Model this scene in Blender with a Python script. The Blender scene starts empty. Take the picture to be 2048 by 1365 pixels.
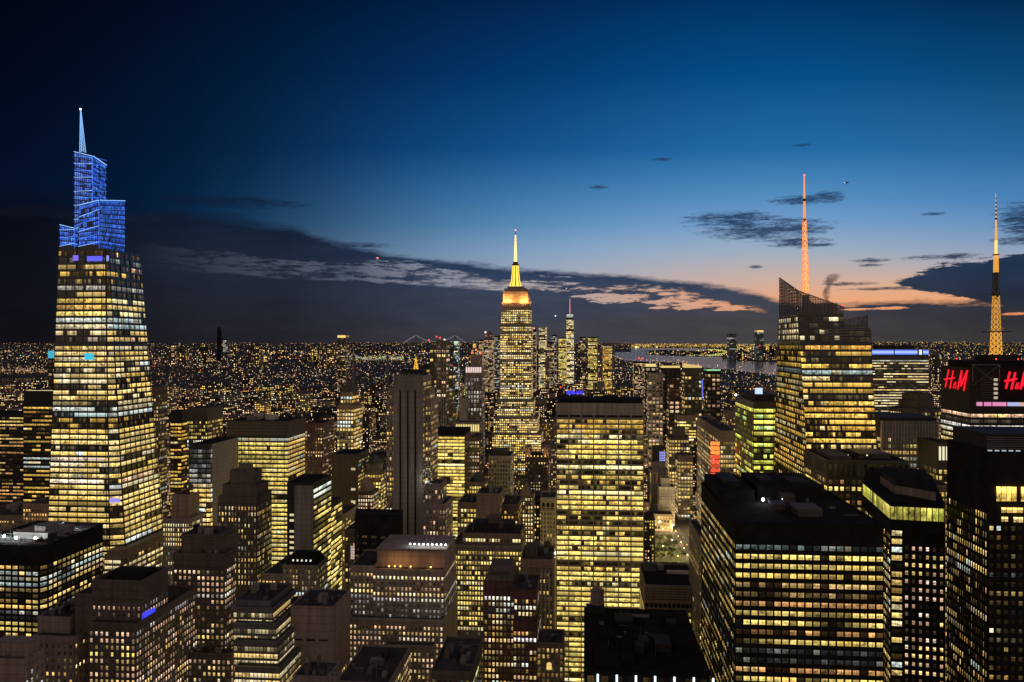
import bpy, bmesh, math, random
from mathutils import Vector, Matrix
S = bpy.context.scene
COL = S.collection
R = math.radians

# ------------------------------------------------------------------ camera
EYE = 260.0            # metres above the street
F = 1640.0             # focal length in pixels of the 2048 wide photograph
HOR = 690.0            # pixel row of the horizon
cam_d = bpy.data.cameras.new('camera')
cam = bpy.data.objects.new('camera', cam_d); COL.objects.link(cam)
cam.location = (0, 0, EYE); cam.rotation_euler = (R(90), 0, 0)
cam_d.sensor_width = 36.0
cam_d.lens = 36.0 * F / 2048
cam_d.shift_y = (HOR - 682.5) / 2048
cam_d.clip_start = 1.0
cam_d.clip_end = 400000
S.camera = cam

# ------------------------------------------------------------------ exposure
S.view_settings.view_transform = 'Standard'
S.view_settings.look = 'None'
S.view_settings.exposure = 0.0
S.view_settings.gamma = 1.0
S.view_settings.use_curve_mapping = False
S.cycles.use_denoising = True
S.cycles.max_bounces = 4
S.cycles.diffuse_bounces = 2
S.cycles.glossy_bounces = 2
S.cycles.transparent_max_bounces = 24
S.cycles.volume_bounces = 0
S.cycles.sample_clamp_indirect = 3.0

def lin(c):
    return tuple(((v / 255) / 12.92 if v / 255 <= 0.04045 else ((v / 255 + 0.055) / 1.055) ** 2.4) for v in c)

# ------------------------------------------------------------------ node maths
class X:
    """one scalar socket with operators"""
    nt = None
    def __init__(s, sock): s.s = sock
    @staticmethod
    def m(op, *a, clamp=False):
        n = X.nt.nodes.new('ShaderNodeMath'); n.operation = op; n.use_clamp = clamp
        for i, v in enumerate(a):
            if isinstance(v, X): X.nt.links.new(v.s, n.inputs[i])
            else: n.inputs[i].default_value = v
        return X(n.outputs[0])
    def __add__(s, o): return X.m('ADD', s, o)
    __radd__ = __add__
    def __sub__(s, o): return X.m('SUBTRACT', s, o)
    def __rsub__(s, o): return X.m('SUBTRACT', o, s)
    def __mul__(s, o): return X.m('MULTIPLY', s, o)
    __rmul__ = __mul__
    def __truediv__(s, o): return X.m('DIVIDE', s, o)
    def map(s, a, b, c=0.0, d=1.0, smooth=False):
        n = X.nt.nodes.new('ShaderNodeMapRange'); n.clamp = True
        if smooth: n.interpolation_type = 'SMOOTHSTEP'
        X.nt.links.new(s.s, n.inputs[0])
        for i, v in enumerate((a, b, c, d)): n.inputs[i + 1].default_value = v
        return X(n.outputs[0])

def vec(x, y, z):
    n = X.nt.nodes.new('ShaderNodeCombineXYZ')
    for i, v in enumerate((x, y, z)):
        if isinstance(v, X): X.nt.links.new(v.s, n.inputs[i])
        else: n.inputs[i].default_value = v
    return n.outputs[0]

def noise(v, scale, detail=3.0, rough=0.55, out=0):
    n = X.nt.nodes.new('ShaderNodeTexNoise')
    n.inputs['Scale'].default_value = scale; n.inputs['Detail'].default_value = detail
    n.inputs['Roughness'].default_value = rough
    if v is not None: X.nt.links.new(v, n.inputs['Vector'])
    return X(n.outputs[out])

def mixc(f, a, b):
    n = X.nt.nodes.new('ShaderNodeMix'); n.data_type = 'RGBA'; n.clamp_factor = True
    for sock, v in ((n.inputs[0], f), (n.inputs[6], a), (n.inputs[7], b)):
        if isinstance(v, X): X.nt.links.new(v.s, sock)
        elif isinstance(v, (int, float)): sock.default_value = v
        elif isinstance(v, tuple): sock.default_value = (*v[:3], 1)
        else: X.nt.links.new(v, sock)
    return n.outputs[2]

def ramp(fac, stops):
    n = X.nt.nodes.new('ShaderNodeValToRGB'); X.nt.links.new(fac.s, n.inputs[0])
    e = n.color_ramp.elements
    stops = sorted(stops)
    e[0].position, e[0].color = stops[0][0], (*stops[0][1], 1)
    e[1].position, e[1].color = stops[-1][0], (*stops[-1][1], 1)
    for p, c in stops[1:-1]:
        k = e.new(p); k.color = (*c, 1)
    return n.outputs[0]

def curve(x, pts):
    n = X.nt.nodes.new('ShaderNodeFloatCurve'); X.nt.links.new(x.s, n.inputs['Value'])
    c = n.mapping.curves[0]; pts = sorted(pts)
    c.points[0].location = pts[0]; c.points[1].location = pts[-1]
    for p in pts[1:-1]: c.points.new(*p)
    for p in c.points: p.handle_type = 'AUTO_CLAMPED'
    n.mapping.use_clip = False
    n.mapping.update()
    return X(n.outputs[0])

# ------------------------------------------------------------------ sky at dusk
def build_sky():
    w = bpy.data.worlds.new('World'); S.world = w; w.use_nodes = True
    nt = w.node_tree; nt.nodes.clear(); X.nt = nt
    out = nt.nodes.new('ShaderNodeOutputWorld'); bg = nt.nodes.new('ShaderNodeBackground')
    nt.links.new(bg.outputs[0], out.inputs[0])
    tc = nt.nodes.new('ShaderNodeTexCoord'); sp = nt.nodes.new('ShaderNodeSeparateXYZ')
    nt.links.new(tc.outputs['Generated'], sp.inputs[0])
    x, y, z = (X(o) for o in sp.outputs)
    az = X.m('ARCTAN2', x, y)                                   # compass bearing, 0 = south
    hor = X.m('SQRT', x * x + y * y)
    t = z / X.m('MAXIMUM', hor, 0.001)                          # tangent of the elevation
    AZ = lambda px: math.atan((px - 1024) / F)
    T = lambda px, py: (HOR - py) / F * math.cos(AZ(px))
    a01 = az.map(-0.64, 0.64)
    A01 = lambda px: (AZ(px) + 0.64) / 1.28
    t01 = t.map(0, 0.42)
    # clear sky: one elevation ramp for each of five bearings
    rows = {0: [(690, (18, 18, 24)), (600, (15, 18, 28)), (500, (10, 18, 34)), (400, (6, 18, 40)), (300, (3, 14, 36)), (150, (2, 9, 27)), (0, (2, 6, 19))],
            512: [(690, (56, 56, 68)), (560, (66, 74, 96)), (500, (46, 70, 96)), (450, (26, 58, 90)), (380, (14, 48, 82)), (300, (7, 38, 71)), (150, (3, 28, 58)), (0, (2, 18, 44))],
            1024: [(690, (170, 150, 145)), (600, (172, 164, 168)), (560, (156, 164, 180)), (500, (124, 156, 190)), (450, (88, 136, 178)), (380, (52, 110, 164)), (300, (20, 80, 137)), (150, (4, 55, 106)), (0, (2, 36, 77))],
            1536: [(690, (228, 142, 100)), (600, (232, 168, 130)), (560, (204, 176, 160)), (500, (156, 174, 194)), (450, (118, 158, 202)), (380, (72, 136, 188)), (300, (34, 106, 165)), (150, (4, 77, 136)), (0, (2, 51, 98))],
            2048: [(690, (232, 138, 88)), (610, (238, 162, 110)), (570, (222, 174, 142)), (530, (172, 170, 178)), (480, (120, 156, 194)), (400, (76, 132, 186)), (300, (38, 103, 156)), (150, (10, 73, 121)), (0, (3, 44, 82))]}
    def samp(c, q):
        st_ = sorted(c)
        if q <= st_[0][0]: return lin(st_[0][1])
        for (q0, c0), (q1, c1) in zip(st_, st_[1:]):
            if q <= q1: f = (q - q0) / (q1 - q0); l0, l1 = lin(c0), lin(c1); return tuple(x + (y_ - x) * f for x, y_ in zip(l0, l1))
        return lin(st_[-1][1])
    QS = (690, 640, 600, 570, 535, 500, 450, 400, 350, 300, 225, 150, 75, 0)
    keys = sorted(rows); px = [128 * k for k in range(17)]
    def at_px(p, q):                                            # smooth curve through the five bearings
        k = min(3, int(p // 512)); f = (p - 512 * k) / 512
        g = [samp(rows[keys[max(0, min(4, k + d))]], q) for d in (-1, 0, 1, 2)]
        return tuple(max(1e-4, .5 * (2 * b_ + (c_ - a_) * f + (2 * a_ - 5 * b_ + 4 * c_ - d_) * f * f + (3 * b_ - a_ - 3 * c_ + d_) * f ** 3)) for a_, b_, c_, d_ in zip(*g))
    cols = [ramp(t01, [(max(0.0, min(1.0, T(p, q) / 0.42)), at_px(p, q)) for q in QS]) for p in px]
    sky = cols[0]
    for i in range(1, len(px)):
        sky = mixc(az.map(AZ(px[i - 1]), AZ(px[i])), sky, cols[i])
    # cloud colour, by bearing and elevation
    crows = {0: [(690, (17, 17, 21)), (560, (17, 19, 26)), (420, (9, 13, 24))],
             512: [(690, (36, 36, 40)), (600, (37, 41, 53)), (540, (35, 43, 59)), (470, (24, 37, 57)), (420, (16, 33, 58))],
             1024: [(690, (68, 67, 72)), (640, (64, 68, 82)), (590, (62, 71, 92)), (540, (46, 64, 94)), (420, (40, 66, 104))],
             1536: [(690, (72, 69, 70)), (640, (72, 70, 74)), (590, (66, 74, 92)), (540, (52, 70, 98)), (420, (38, 62, 98))],
             2048: [(690, (64, 60, 60)), (640, (56, 54, 60)), (590, (42, 50, 66)), (540, (38, 54, 80)), (420, (38, 62, 96))]}
    cc = None
    px = sorted(rows)
    for i, p in enumerate(sorted(crows)):
        r = ramp(t01, [(max(0.0, T(p, q) / 0.42), lin(c)) for q, c in crows[p]])
        cc = r if i == 0 else mixc(az.map(AZ(px[i - 1]), AZ(px[i]), smooth=True), cc, r)
    # noise drawn out along the horizon
    P = vec(az * 1.0, t * 4.2, 0.0)
    n1 = noise(P, 16, 5, 0.6) - 0.5
    P2 = vec(az * 1.0, t * 7.0, 3.7)
    n2 = noise(P2, 42, 5, 0.62) - 0.5
    n4 = noise(vec(az * 1.0, t * 4.0, 5.1), 150, 4, 0.65) - 0.5
    n3 = noise(vec(az, t * 3.0, 9.0), 6, 4, 0.5) - 0.5
    cc = mixc(n1.map(-0.22, 0.22, 0.0, 0.5), cc, mixc(0.5, cc, (0.0, 0.0, 0.004)))
    cv = lambda pts: curve(a01, [(A01(p), T(p, q) / 0.42) for p, q in pts]) * 0.42
    jag = n1 * 0.016 + n2 * 0.008 + n4 * 0.004 + n3 * 0.016
    firm = az.map(AZ(250), AZ(900), 0.18, 1.0)
    band = lambda edge, soft=0.0034, j=1.0: ((edge - t + jag * j) * firm).map(-soft, soft)
    # the long bank, its upper edge falling from left to right
    up = cv([(-60, 400), (110, 403), (250, 412), (400, 432), (590, 458), (650, 480), (720, 497), (800, 514), (900, 522), (1000, 538), (1120, 548), (1230, 553), (1350, 566), (1480, 582), (1560, 602), (1690, 611), (1760, 606), (1850, 603), (1950, 606), (2120, 606)])
    bankA = band(up)
    # the lighter gap under it: upper and lower edge
    g1 = cv([(-60, 478), (260, 496), (400, 506), (520, 520), (640, 532), (760, 528), (860, 538), (960, 556), (1080, 566), (1180, 576), (1300, 585), (1400, 600), (1500, 618), (1600, 640), (2120, 700)])
    g2 = cv([(-60, 512), (260, 530), (400, 543), (560, 556), (700, 562), (800, 568), (900, 574), (1000, 582), (1080, 590), (1180, 604), (1300, 610), (1420, 616), (1500, 624), (1600, 644), (2120, 702)])
    gap = (g1 - t + n1 * 0.036 + n2 * 0.024 + n3 * 0.012 + n4 * 0.006).map(-0.003, 0.003) * (t - g2 + n2 * 0.006).map(-0.0012, 0.0012)
    gapw = az.map(AZ(250), AZ(420)) * az.map(AZ(1480), AZ(1540), 1, 0)
    # near the middle the gap is broken up
    holes = (n2 * 1.0 + n1 * 0.6 + n4 * 0.4 + 0.01).map(-0.08, 0.08)
    wide = az.map(AZ(820), AZ(1000)) * az.map(AZ(1080), AZ(1130), 1, 0)
    brk = (n3 * 1.6 + n1 + az.map(AZ(1060), AZ(1130), 0.10, -0.02)).map(-0.06, 0.0)
    gap = gap * gapw * X.m('MAXIMUM', holes, wide * 0.6) * brk
    cover = bankA * (1 - gap)
    # the dark cloud on the right with its glowing lower edge
    r1 = cv([(1700, 640), (1770, 580), (1800, 562), (1840, 540), (1900, 524), (1990, 512), (2130, 500)])
    r2 = cv([(1700, 560), (1780, 563), (1810, 572), (1840, 582), (1900, 592), (1960, 601), (2000, 612), (2130, 630)])
    rc = (r1 - t + n1 * 0.022 + n2 * 0.026 + n4 * 0.011 + n3 * .02).map(-0.0016, 0.0016) * (t - r2 + n1 * 0.008 + n2 * 0.010 + n4 * 0.006).map(-0.001, 0.001) * az.map(AZ(1775), AZ(1800))
    cover = X.m('MAXIMUM', cover, rc)
    # loose clouds: px, py, half width, half height, ragged, density
    puffs = [(1460, 440, 74, 12, 1.0), (1530, 460, 96, 17, 1.0), (1600, 484, 40, 9, 1.1), (1600, 400, 46, 7, .9), (1660, 394, 24, 9, .9),
             (2046, 440, 34, 24, 1.0), (2040, 482, 40, 7, 1.0), (1325, 319, 16, 3, .8), (1195, 375, 20, 3, .8), (1868, 428, 16, 2.5, .7),
             (1740, 521, 26, 3.5, .8), (1745, 531, 20, 2.5, .8), (1700, 568, 40, 3, .8), (1510, 534, 11, 3, .6), (1640, 490, 24, 3, .8),
             (700, 490, 66, 5, .7), (440, 402, 130, 10, .9), (1480, 430, 34, 6, .9), (1890, 514, 50, 4, 1.0), (1770, 578, 60, 3, .7), (1606, 290, 16, 2.5, .8)]
    pf = None
    for (p, q, hw, hh, k) in puffs:
        da = (az - AZ(p)) * (1 / (hw / F)); db = (t - T(p, q) + da * (0.05 * hh / F)) * (1 / (hh / F))
        v = 1.0 - da * da - db * db + n2 * (5.2 * k) + n1 * 2.8 * k + n4 * (3.6 * k)
        v = v.map(-0.8, 1.1)
        pf = v if pf is None else X.m('MAXIMUM', pf, v)
    cover = X.m('MAXIMUM', cover, pf * az.map(AZ(300), AZ(620), 0.45, 0.93))
    # pink slivers low in the bank
    sl = None
    for (p, q, hw, hh) in [(1460, 617, 34, 6), (1372, 616, 30, 4.5), (1318, 616, 22, 2.5), (1240, 598, 60, 9), (1775, 617, 36, 3), (1715, 619, 30, 2.2), (2030, 628, 24, 2.4), (1190, 592, 44, 4), (1640, 604, 18, 2), (1330, 604, 50, 4)]:
        da = (az - AZ(p)) * (1 / (hw / F)); db = (t - T(p, q) - da * (0.25 * hh / F)) * (1 / (hh / F))
        v = (1.0 - da * da - db * db + n2 * 3.4 + n1 * 1.2 + n4 * 2.0).map(0.0, 0.35)
        sl = v if sl is None else X.m('MAXIMUM', sl, v)
    cover = cover * (1 - sl * 0.92)
    glowc = ramp(a01, [(A01(200), lin((36, 38, 50))), (A01(430), lin((52, 57, 71))), (A01(700), lin((80, 89, 107))), (A01(900), lin((140, 142, 156))), (A01(1080), lin((178, 166, 168))),
                       (A01(1250), lin((202, 166, 150))), (A01(1480), lin((224, 160, 122))), (A01(1800), lin((232, 150, 108)))])
    low = (up - t + jag).map(0.005, 0.014)                                 # inside the bank the gaps show lit cloud behind
    base = mixc(low * az.map(AZ(1500), AZ(1600), 1, 0.0), sky, glowc)
    base = mixc(sl * low, base, mixc(az.map(AZ(1500), AZ(1700)), glowc, lin((224, 136, 94))))
    col = mixc(cover, base, cc)
    # murk close to the horizon
    # the unseen sky behind the camera: city glow, brightened to light the facing walls
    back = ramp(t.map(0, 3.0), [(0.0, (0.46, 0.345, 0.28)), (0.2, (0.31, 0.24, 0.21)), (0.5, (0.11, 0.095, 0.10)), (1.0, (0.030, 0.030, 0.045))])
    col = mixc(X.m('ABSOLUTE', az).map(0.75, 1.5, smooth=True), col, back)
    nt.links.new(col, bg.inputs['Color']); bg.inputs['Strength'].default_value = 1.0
    w.cycles.sampling_method = 'MANUAL'; w.cycles.sample_map_resolution = 512
build_sky()

# ------------------------------------------------------------------ materials
def wallmat(name, c, rough=0.8, var=0.25, scale=0.35, metal=0.0, streak=0.0, joint=1, spec=.5):
    m = bpy.data.materials.new(name); m.use_nodes = True
    nt = m.node_tree; X.nt = nt; b = nt.nodes['Principled BSDF']
    tc = nt.nodes.new('ShaderNodeTexCoord'); mp = nt.nodes.new('ShaderNodeMapping')
    mp.inputs['Scale'].default_value = (1, 1, 0.25 if streak else 1)
    nt.links.new(tc.outputs['Object'], mp.inputs[0])
    n = noise(mp.outputs[0], scale, 5, 0.6)
    n2 = noise(mp.outputs[0], scale * 0.06, 2, 0.5)
    sp = nt.nodes.new('ShaderNodeSeparateXYZ'); nt.links.new(tc.outputs['Object'], sp.inputs[0])
    mp2 = nt.nodes.new('ShaderNodeMapping'); mp2.inputs['Scale'].default_value = (1, 1, .04); nt.links.new(tc.outputs['Object'], mp2.inputs[0])
    n3 = noise(mp2.outputs[0], .55, 4, .65)                       # rain streaks
    f = n.map(0.25, 0.75, 1 - var, 1 + var) * n2.map(0.3, 0.7, 0.78, 1.18)
    if streak or joint:
        f = f * n3.map(.35, .65, .72, 1.16)
        fz = X.m('FRACT', X(sp.outputs[2]) * (1 / 3.45)); f = f * X.m('MINIMUM', fz, 1 - fz).map(.02, .06, .62, 1.0)
    mx = nt.nodes.new('ShaderNodeVectorMath'); mx.operation = 'SCALE'
    mx.inputs[0].default_value = c; nt.links.new(f.s, mx.inputs['Scale'])
    nt.links.new(mx.outputs[0], b.inputs['Base Color'])
    b.inputs['Roughness'].default_value = rough; b.inputs['Metallic'].default_value = metal; b.inputs['Specular IOR Level'].default_value = spec
    return m

M = {
 'dark':   wallmat('dark_metal_cladding', (.022, .020, .022), .7, spec=.25),
 'black':  wallmat('black_roofing', (.017, .015, .017), .95, .5, .2, joint=0, spec=.08),
 'brown':  wallmat('brown_brick', (.095, .074, .068), .85, .3, .8),
 'red':    wallmat('red_brick', (.085, .042, .040), .85, .3, .8),
 'stone':  wallmat('limestone', (.27, .225, .20), .85, .18, .3, streak=1),
 'pale':   wallmat('pale_stone', (.46, .43, .40), .8, .15, .3, streak=1),
 'tan':    wallmat('tan_brick', (.21, .16, .125), .85, .22, .6),
 'conc':   wallmat('grey_concrete', (.20, .18, .175), .85, .2, .25, streak=1),
 'trav':   wallmat('travertine', (.28, .25, .228), .8, .12, .25, streak=1),
 'steel':  wallmat('grey_metal', (.16, .155, .16), .45, .15, .5, .5),
 'glassy': wallmat('dark_glass_skin', (.028, .028, .032), .25, .2, .1),
 'bronze': wallmat('bronze_cladding', (.050, .038, .032), .5, .2, .4),
 'copper': wallmat('weathered_copper', (.06, .075, .065), .7, .3, .4),
 'mauve':  wallmat('mauve_render', (.23, .175, .165), .85, .22, .25, streak=1),
}
M['roof'] = wallmat('roof_felt', (.058, .050, .056), .95, .5, .15, joint=0, spec=.1)

def window_material():
    """window glass: the colour and strength of the room light come per pane (attribute glow), the room behind it is noise"""
    m = bpy.data.materials.new('window_glass'); m.use_nodes = True
    nt = m.node_tree; X.nt = nt; b = nt.nodes['Principled BSDF']
    at = nt.nodes.new('ShaderNodeAttribute'); at.attribute_name = 'glow'
    uv = nt.nodes.new('ShaderNodeUVMap'); uv.uv_map = 'UVMap'
    sp = nt.nodes.new('ShaderNodeSeparateXYZ'); nt.links.new(uv.outputs[0], sp.inputs[0])
    u, v = X(sp.outputs[0]), X(sp.outputs[1]); seed = X(at.outputs['Alpha'])
    # u runs in metres along the wall, v from sill (0) to lintel (1)
    n = noise(vec(u * 0.42 + seed * 191.7, v * 1.1, seed * 37.0), 1.0, 4, 0.72).map(0.34, 0.64, 0.10, 1.62)
    blind = X.m('FRACT', seed * 17.3).map(0.66, 0.8)
    n = n * (1 - blind) + blind * (0.55 + X.m('FRACT', seed * 71.9) * 0.6)
    ceil = v.map(0.40, 0.95, 0.74, 1.5)
    fr = X.m('FRACT', u * (1 / 1.5)); edge = X.m('MINIMUM', fr, 1 - fr).map(0.02, 0.07, 0.30, 1.0)
    st = n * ceil * edge * 1.38
    nt.links.new(at.outputs['Color'], b.inputs['Emission Color']); nt.links.new(st.s, b.inputs['Emission Strength'])
    b.inputs['Base Color'].default_value = (.012, .012, .014, 1); b.inputs['Roughness'].default_value = 0.12
    b.inputs['Specular IOR Level'].default_value = 0.4
    m.cycles.emission_sampling = 'FRONT'
    return m
M['win'] = window_material()

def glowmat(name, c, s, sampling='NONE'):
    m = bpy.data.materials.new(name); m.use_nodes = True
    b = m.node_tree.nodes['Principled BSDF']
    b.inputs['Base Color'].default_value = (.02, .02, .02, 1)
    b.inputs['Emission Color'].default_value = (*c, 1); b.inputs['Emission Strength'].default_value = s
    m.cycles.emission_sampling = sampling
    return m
def facelight():
    """lamps and lit panels whose colour comes per face"""
    m = bpy.data.materials.new('lamp_glow'); m.use_nodes = True
    nt = m.node_tree; b = nt.nodes['Principled BSDF']
    at = nt.nodes.new('ShaderNodeAttribute'); at.attribute_name = 'glow'
    nt.links.new(at.outputs['Color'], b.inputs['Emission Color']); b.inputs['Emission Strength'].default_value = 1
    b.inputs['Base Color'].default_value = (.02, .02, .02, 1)
    m.cycles.emission_sampling = 'NONE'
    return m
M['lamp'] = facelight()

# ------------------------------------------------------------------ mesh builder
class MB:
    def __init__(s): s.v, s.f, s.uv, s.g, s.m = [], [], [], [], []
    def quad(s, a, b, c, d, uv=None, g=None, m=0):
        i = len(s.v); s.v += [tuple(a), tuple(b), tuple(c), tuple(d)]; s.f.append((i, i + 1, i + 2, i + 3))
        s.uv.append(uv or ((0, 0), (1, 0), (1, 1), (0, 1))); s.g.append(g or (0, 0, 0, 0)); s.m.append(m)
    def poly(s, pts, g=None, m=0):
        i = len(s.v); s.v += [tuple(p) for p in pts]; s.f.append(tuple(range(i, i + len(pts))))
        s.uv.append(tuple((0, 0) for _ in pts)); s.g.append(g or (0, 0, 0, 0)); s.m.append(m)
    def hexa(s, b, t, g=None, m=0, bottom=False, top=True):
        """b, t: rings of corners, anticlockwise from above"""
        n = len(b)
        for k in range(n):
            j = (k + 1) % n; s.quad(b[k], b[j], t[j], t[k], g=g, m=m)
        if top: s.poly(t, g, m)
        if bottom: s.poly(b[::-1], g, m)
    def bar(s, p, q, r, g=None, m=0, r2=None, n=4):
        p, q = Vector(p), Vector(q); d = (q - p)
        if d.length < 1e-6: return
        d.normalize(); up = Vector((0, 0, 1)) if abs(d.z) < .9 else Vector((1, 0, 0))
        a = d.cross(up).normalized(); b = d.cross(a).normalized()
        r2 = r if r2 is None else r2
        ring = lambda c, rr: [c + (a * math.cos(2 * math.pi * (k + .5) / n) + b * math.sin(2 * math.pi * (k + .5) / n)) * rr for k in range(n)]
        s.hexa(ring(p, r)[::-1], ring(q, r2)[::-1], g, m, True)
    def cyl(s, c, r, h, n=12, r2=None, g=None, m=0):
        r2 = r if r2 is None else r2
        ring = lambda z, rr: [(c[0] + rr * math.cos(2 * math.pi * k / n), c[1] + rr * math.sin(2 * math.pi * k / n), z) for k in range(n)]
        s.hexa(ring(c[2], r), ring(c[2] + h, r2), g, m, True)
    def ball(s, c, r, g=None, m=0, n=6, k=4):
        c = Vector(c)
        P = lambda i, j: c + Vector((math.sin(math.pi * i / k) * math.cos(2 * math.pi * j / n), math.sin(math.pi * i / k) * math.sin(2 * math.pi * j / n), math.cos(math.pi * i / k))) * r
        for i in range(k):
            for j in range(n):
                s.quad(P(i + 1, j), P(i + 1, j + 1), P(i, j + 1), P(i, j), g=g, m=m)
    def build(s, name, mats, parent=None, loc=None):
        if not s.f: return None
        me = bpy.data.meshes.new(name)
        o0 = Vector(parent.location) if parent is not None and loc is None else Vector(loc or (0, 0, 0))
        if parent is not None and parent.parent is not None: o0 = Vector(parent.parent.location)
        me.from_pydata([(a - o0.x, b - o0.y, c - o0.z) for a, b, c in s.v], [], s.f)
        me.polygons.foreach_set('material_index', s.m)
        if any(g != (0, 0, 0, 0) for g in s.g):
            l = me.uv_layers.new(name='UVMap')
            l.data.foreach_set('uv', [x for f in s.uv for p in f for x in p])
            at = me.attributes.new('glow', 'FLOAT_COLOR', 'FACE')
            at.data.foreach_set('color', [x for g in s.g for x in g])
        for m in (mats if isinstance(mats, (list, tuple)) else [mats]): me.materials.append(M[m] if isinstance(m, str) else m)
        o = bpy.data.objects.new(name, me); COL.objects.link(o)
        if parent is not None: o.parent = parent
        else: o.location = o0
        return o

def tag(o, label=None, cat=None, group=None, kind=None):
    for k, v in (('label', label), ('category', cat), ('group', group), ('kind', kind)):
        if v: o[k] = v
    return o
def empty(name, loc, label, cat, group=None):
    o = bpy.data.objects.new(name, None); COL.objects.link(o); o.location = loc; o.empty_display_size = 5
    return tag(o, label, cat, group)

# ------------------------------------------------------------------ the street grid, turned 5 degrees from the line of sight
VP = 1170.0
AL = math.atan((VP - 1024) / F); CA, SA = math.cos(AL), math.sin(AL)
EU = Vector((CA, -SA, 0)); EV = Vector((SA, CA, 0))
def zp(py, Y): return EYE - (py - HOR) * Y / F
def P(px, py, Y): return Vector(((px - 1024) / F * Y, Y, zp(py, Y)))
def grid(u, v, z=0.0): return EU * u + EV * v + Vector((0, 0, z))
def uvof(p): return (p[0] * CA - p[1] * SA, p[0] * SA + p[1] * CA)
def proj(p): return (1024 + p[0] / p[1] * F, HOR + (EYE - p[2]) / p[1] * F)
def span(px, p0):
    """distance along the street direction from p0 until pixel column px"""
    k = (px - 1024) / F
    return (k * p0.y - p0.x) / (CA + k * SA)
def depth_to(px, p0):
    k = (px - 1024) / F
    return (k * p0.y - p0.x) / (SA - k * CA)

# ------------------------------------------------------------------ facades
PAL = {
 'warm':  [(.50, (.95, .66, .20)), (.25, (.88, .52, .13)), (.18, (1, .80, .42)), (.07, (.72, .84, .74))],
 'lemon': [(.62, (1, .75, .19)), (.22, (.92, .62, .13)), (.16, (1, .86, .40))],
 'gold':  [(.70, (.98, .60, .11)), (.20, (.90, .46, .08)), (.10, (1, .78, .36))],
 'cream': [(.50, (1, .80, .40)), (.25, (.95, .66, .22)), (.22, (1, .84, .5)), (.03, (.80, .88, .85))],
 'pink':  [(.45, (.92, .56, .34)), (.35, (.95, .66, .24)), (.20, (.98, .76, .55))],
 'orange': [(.6, (.95, .48, .16)), (.4, (.95, .62, .22))],
 'mixed': [(.40, (.95, .66, .24)), (.25, (.92, .58, .34)), (.20, (.80, .88, .74)), (.15, (1, .80, .46))],
 'ovw':   [(.45, (1, .73, .27)), (.38, (.95, .64, .17)), (.14, (1, .84, .50)), (.04, (.80, .88, .85))],
 'cool':  [(.50, (.62, .80, .78)), (.30, (.85, .90, .80)), (.20, (.95, .78, .45))],
 'green': [(.55, (.72, .74, .10)), (.30, (.90, .78, .14)), (.15, (.50, .70, .22))],
 'white': [(.6, (.92, .86, .70)), (.4, (.85, .80, .80))],
 'blue':  [(.7, (.035, .13, .80)), (.3, (.06, .22, .95))],
}
def pick(rng, pal):
    r = rng.random() * sum(w for w, c in PAL[pal])
    for w, c in PAL[pal]:
        r -= w
        if r <= 0: return c
    return c
def st(**k):
    d = dict(fh=3.4, bw=2.9, ww=.46, wh=.52, cap=4.5, foot=0, lit=.45, br=.72, pal='warm', rib=0, pan=1, off=.14, full=.10, pd=.35, mul=0, run=.45, grp=0, floors={}, dim=1.0, colvar=.5)
    d.update(k); return d
OCC_V, OCC_F, OCC_ID = [], [], []
def occ(q, ident):
    i = len(OCC_V); OCC_V.extend(tuple(p) for p in q); OCC_F.append(tuple(range(i, i + len(q)))); OCC_ID.append(ident)

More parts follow.
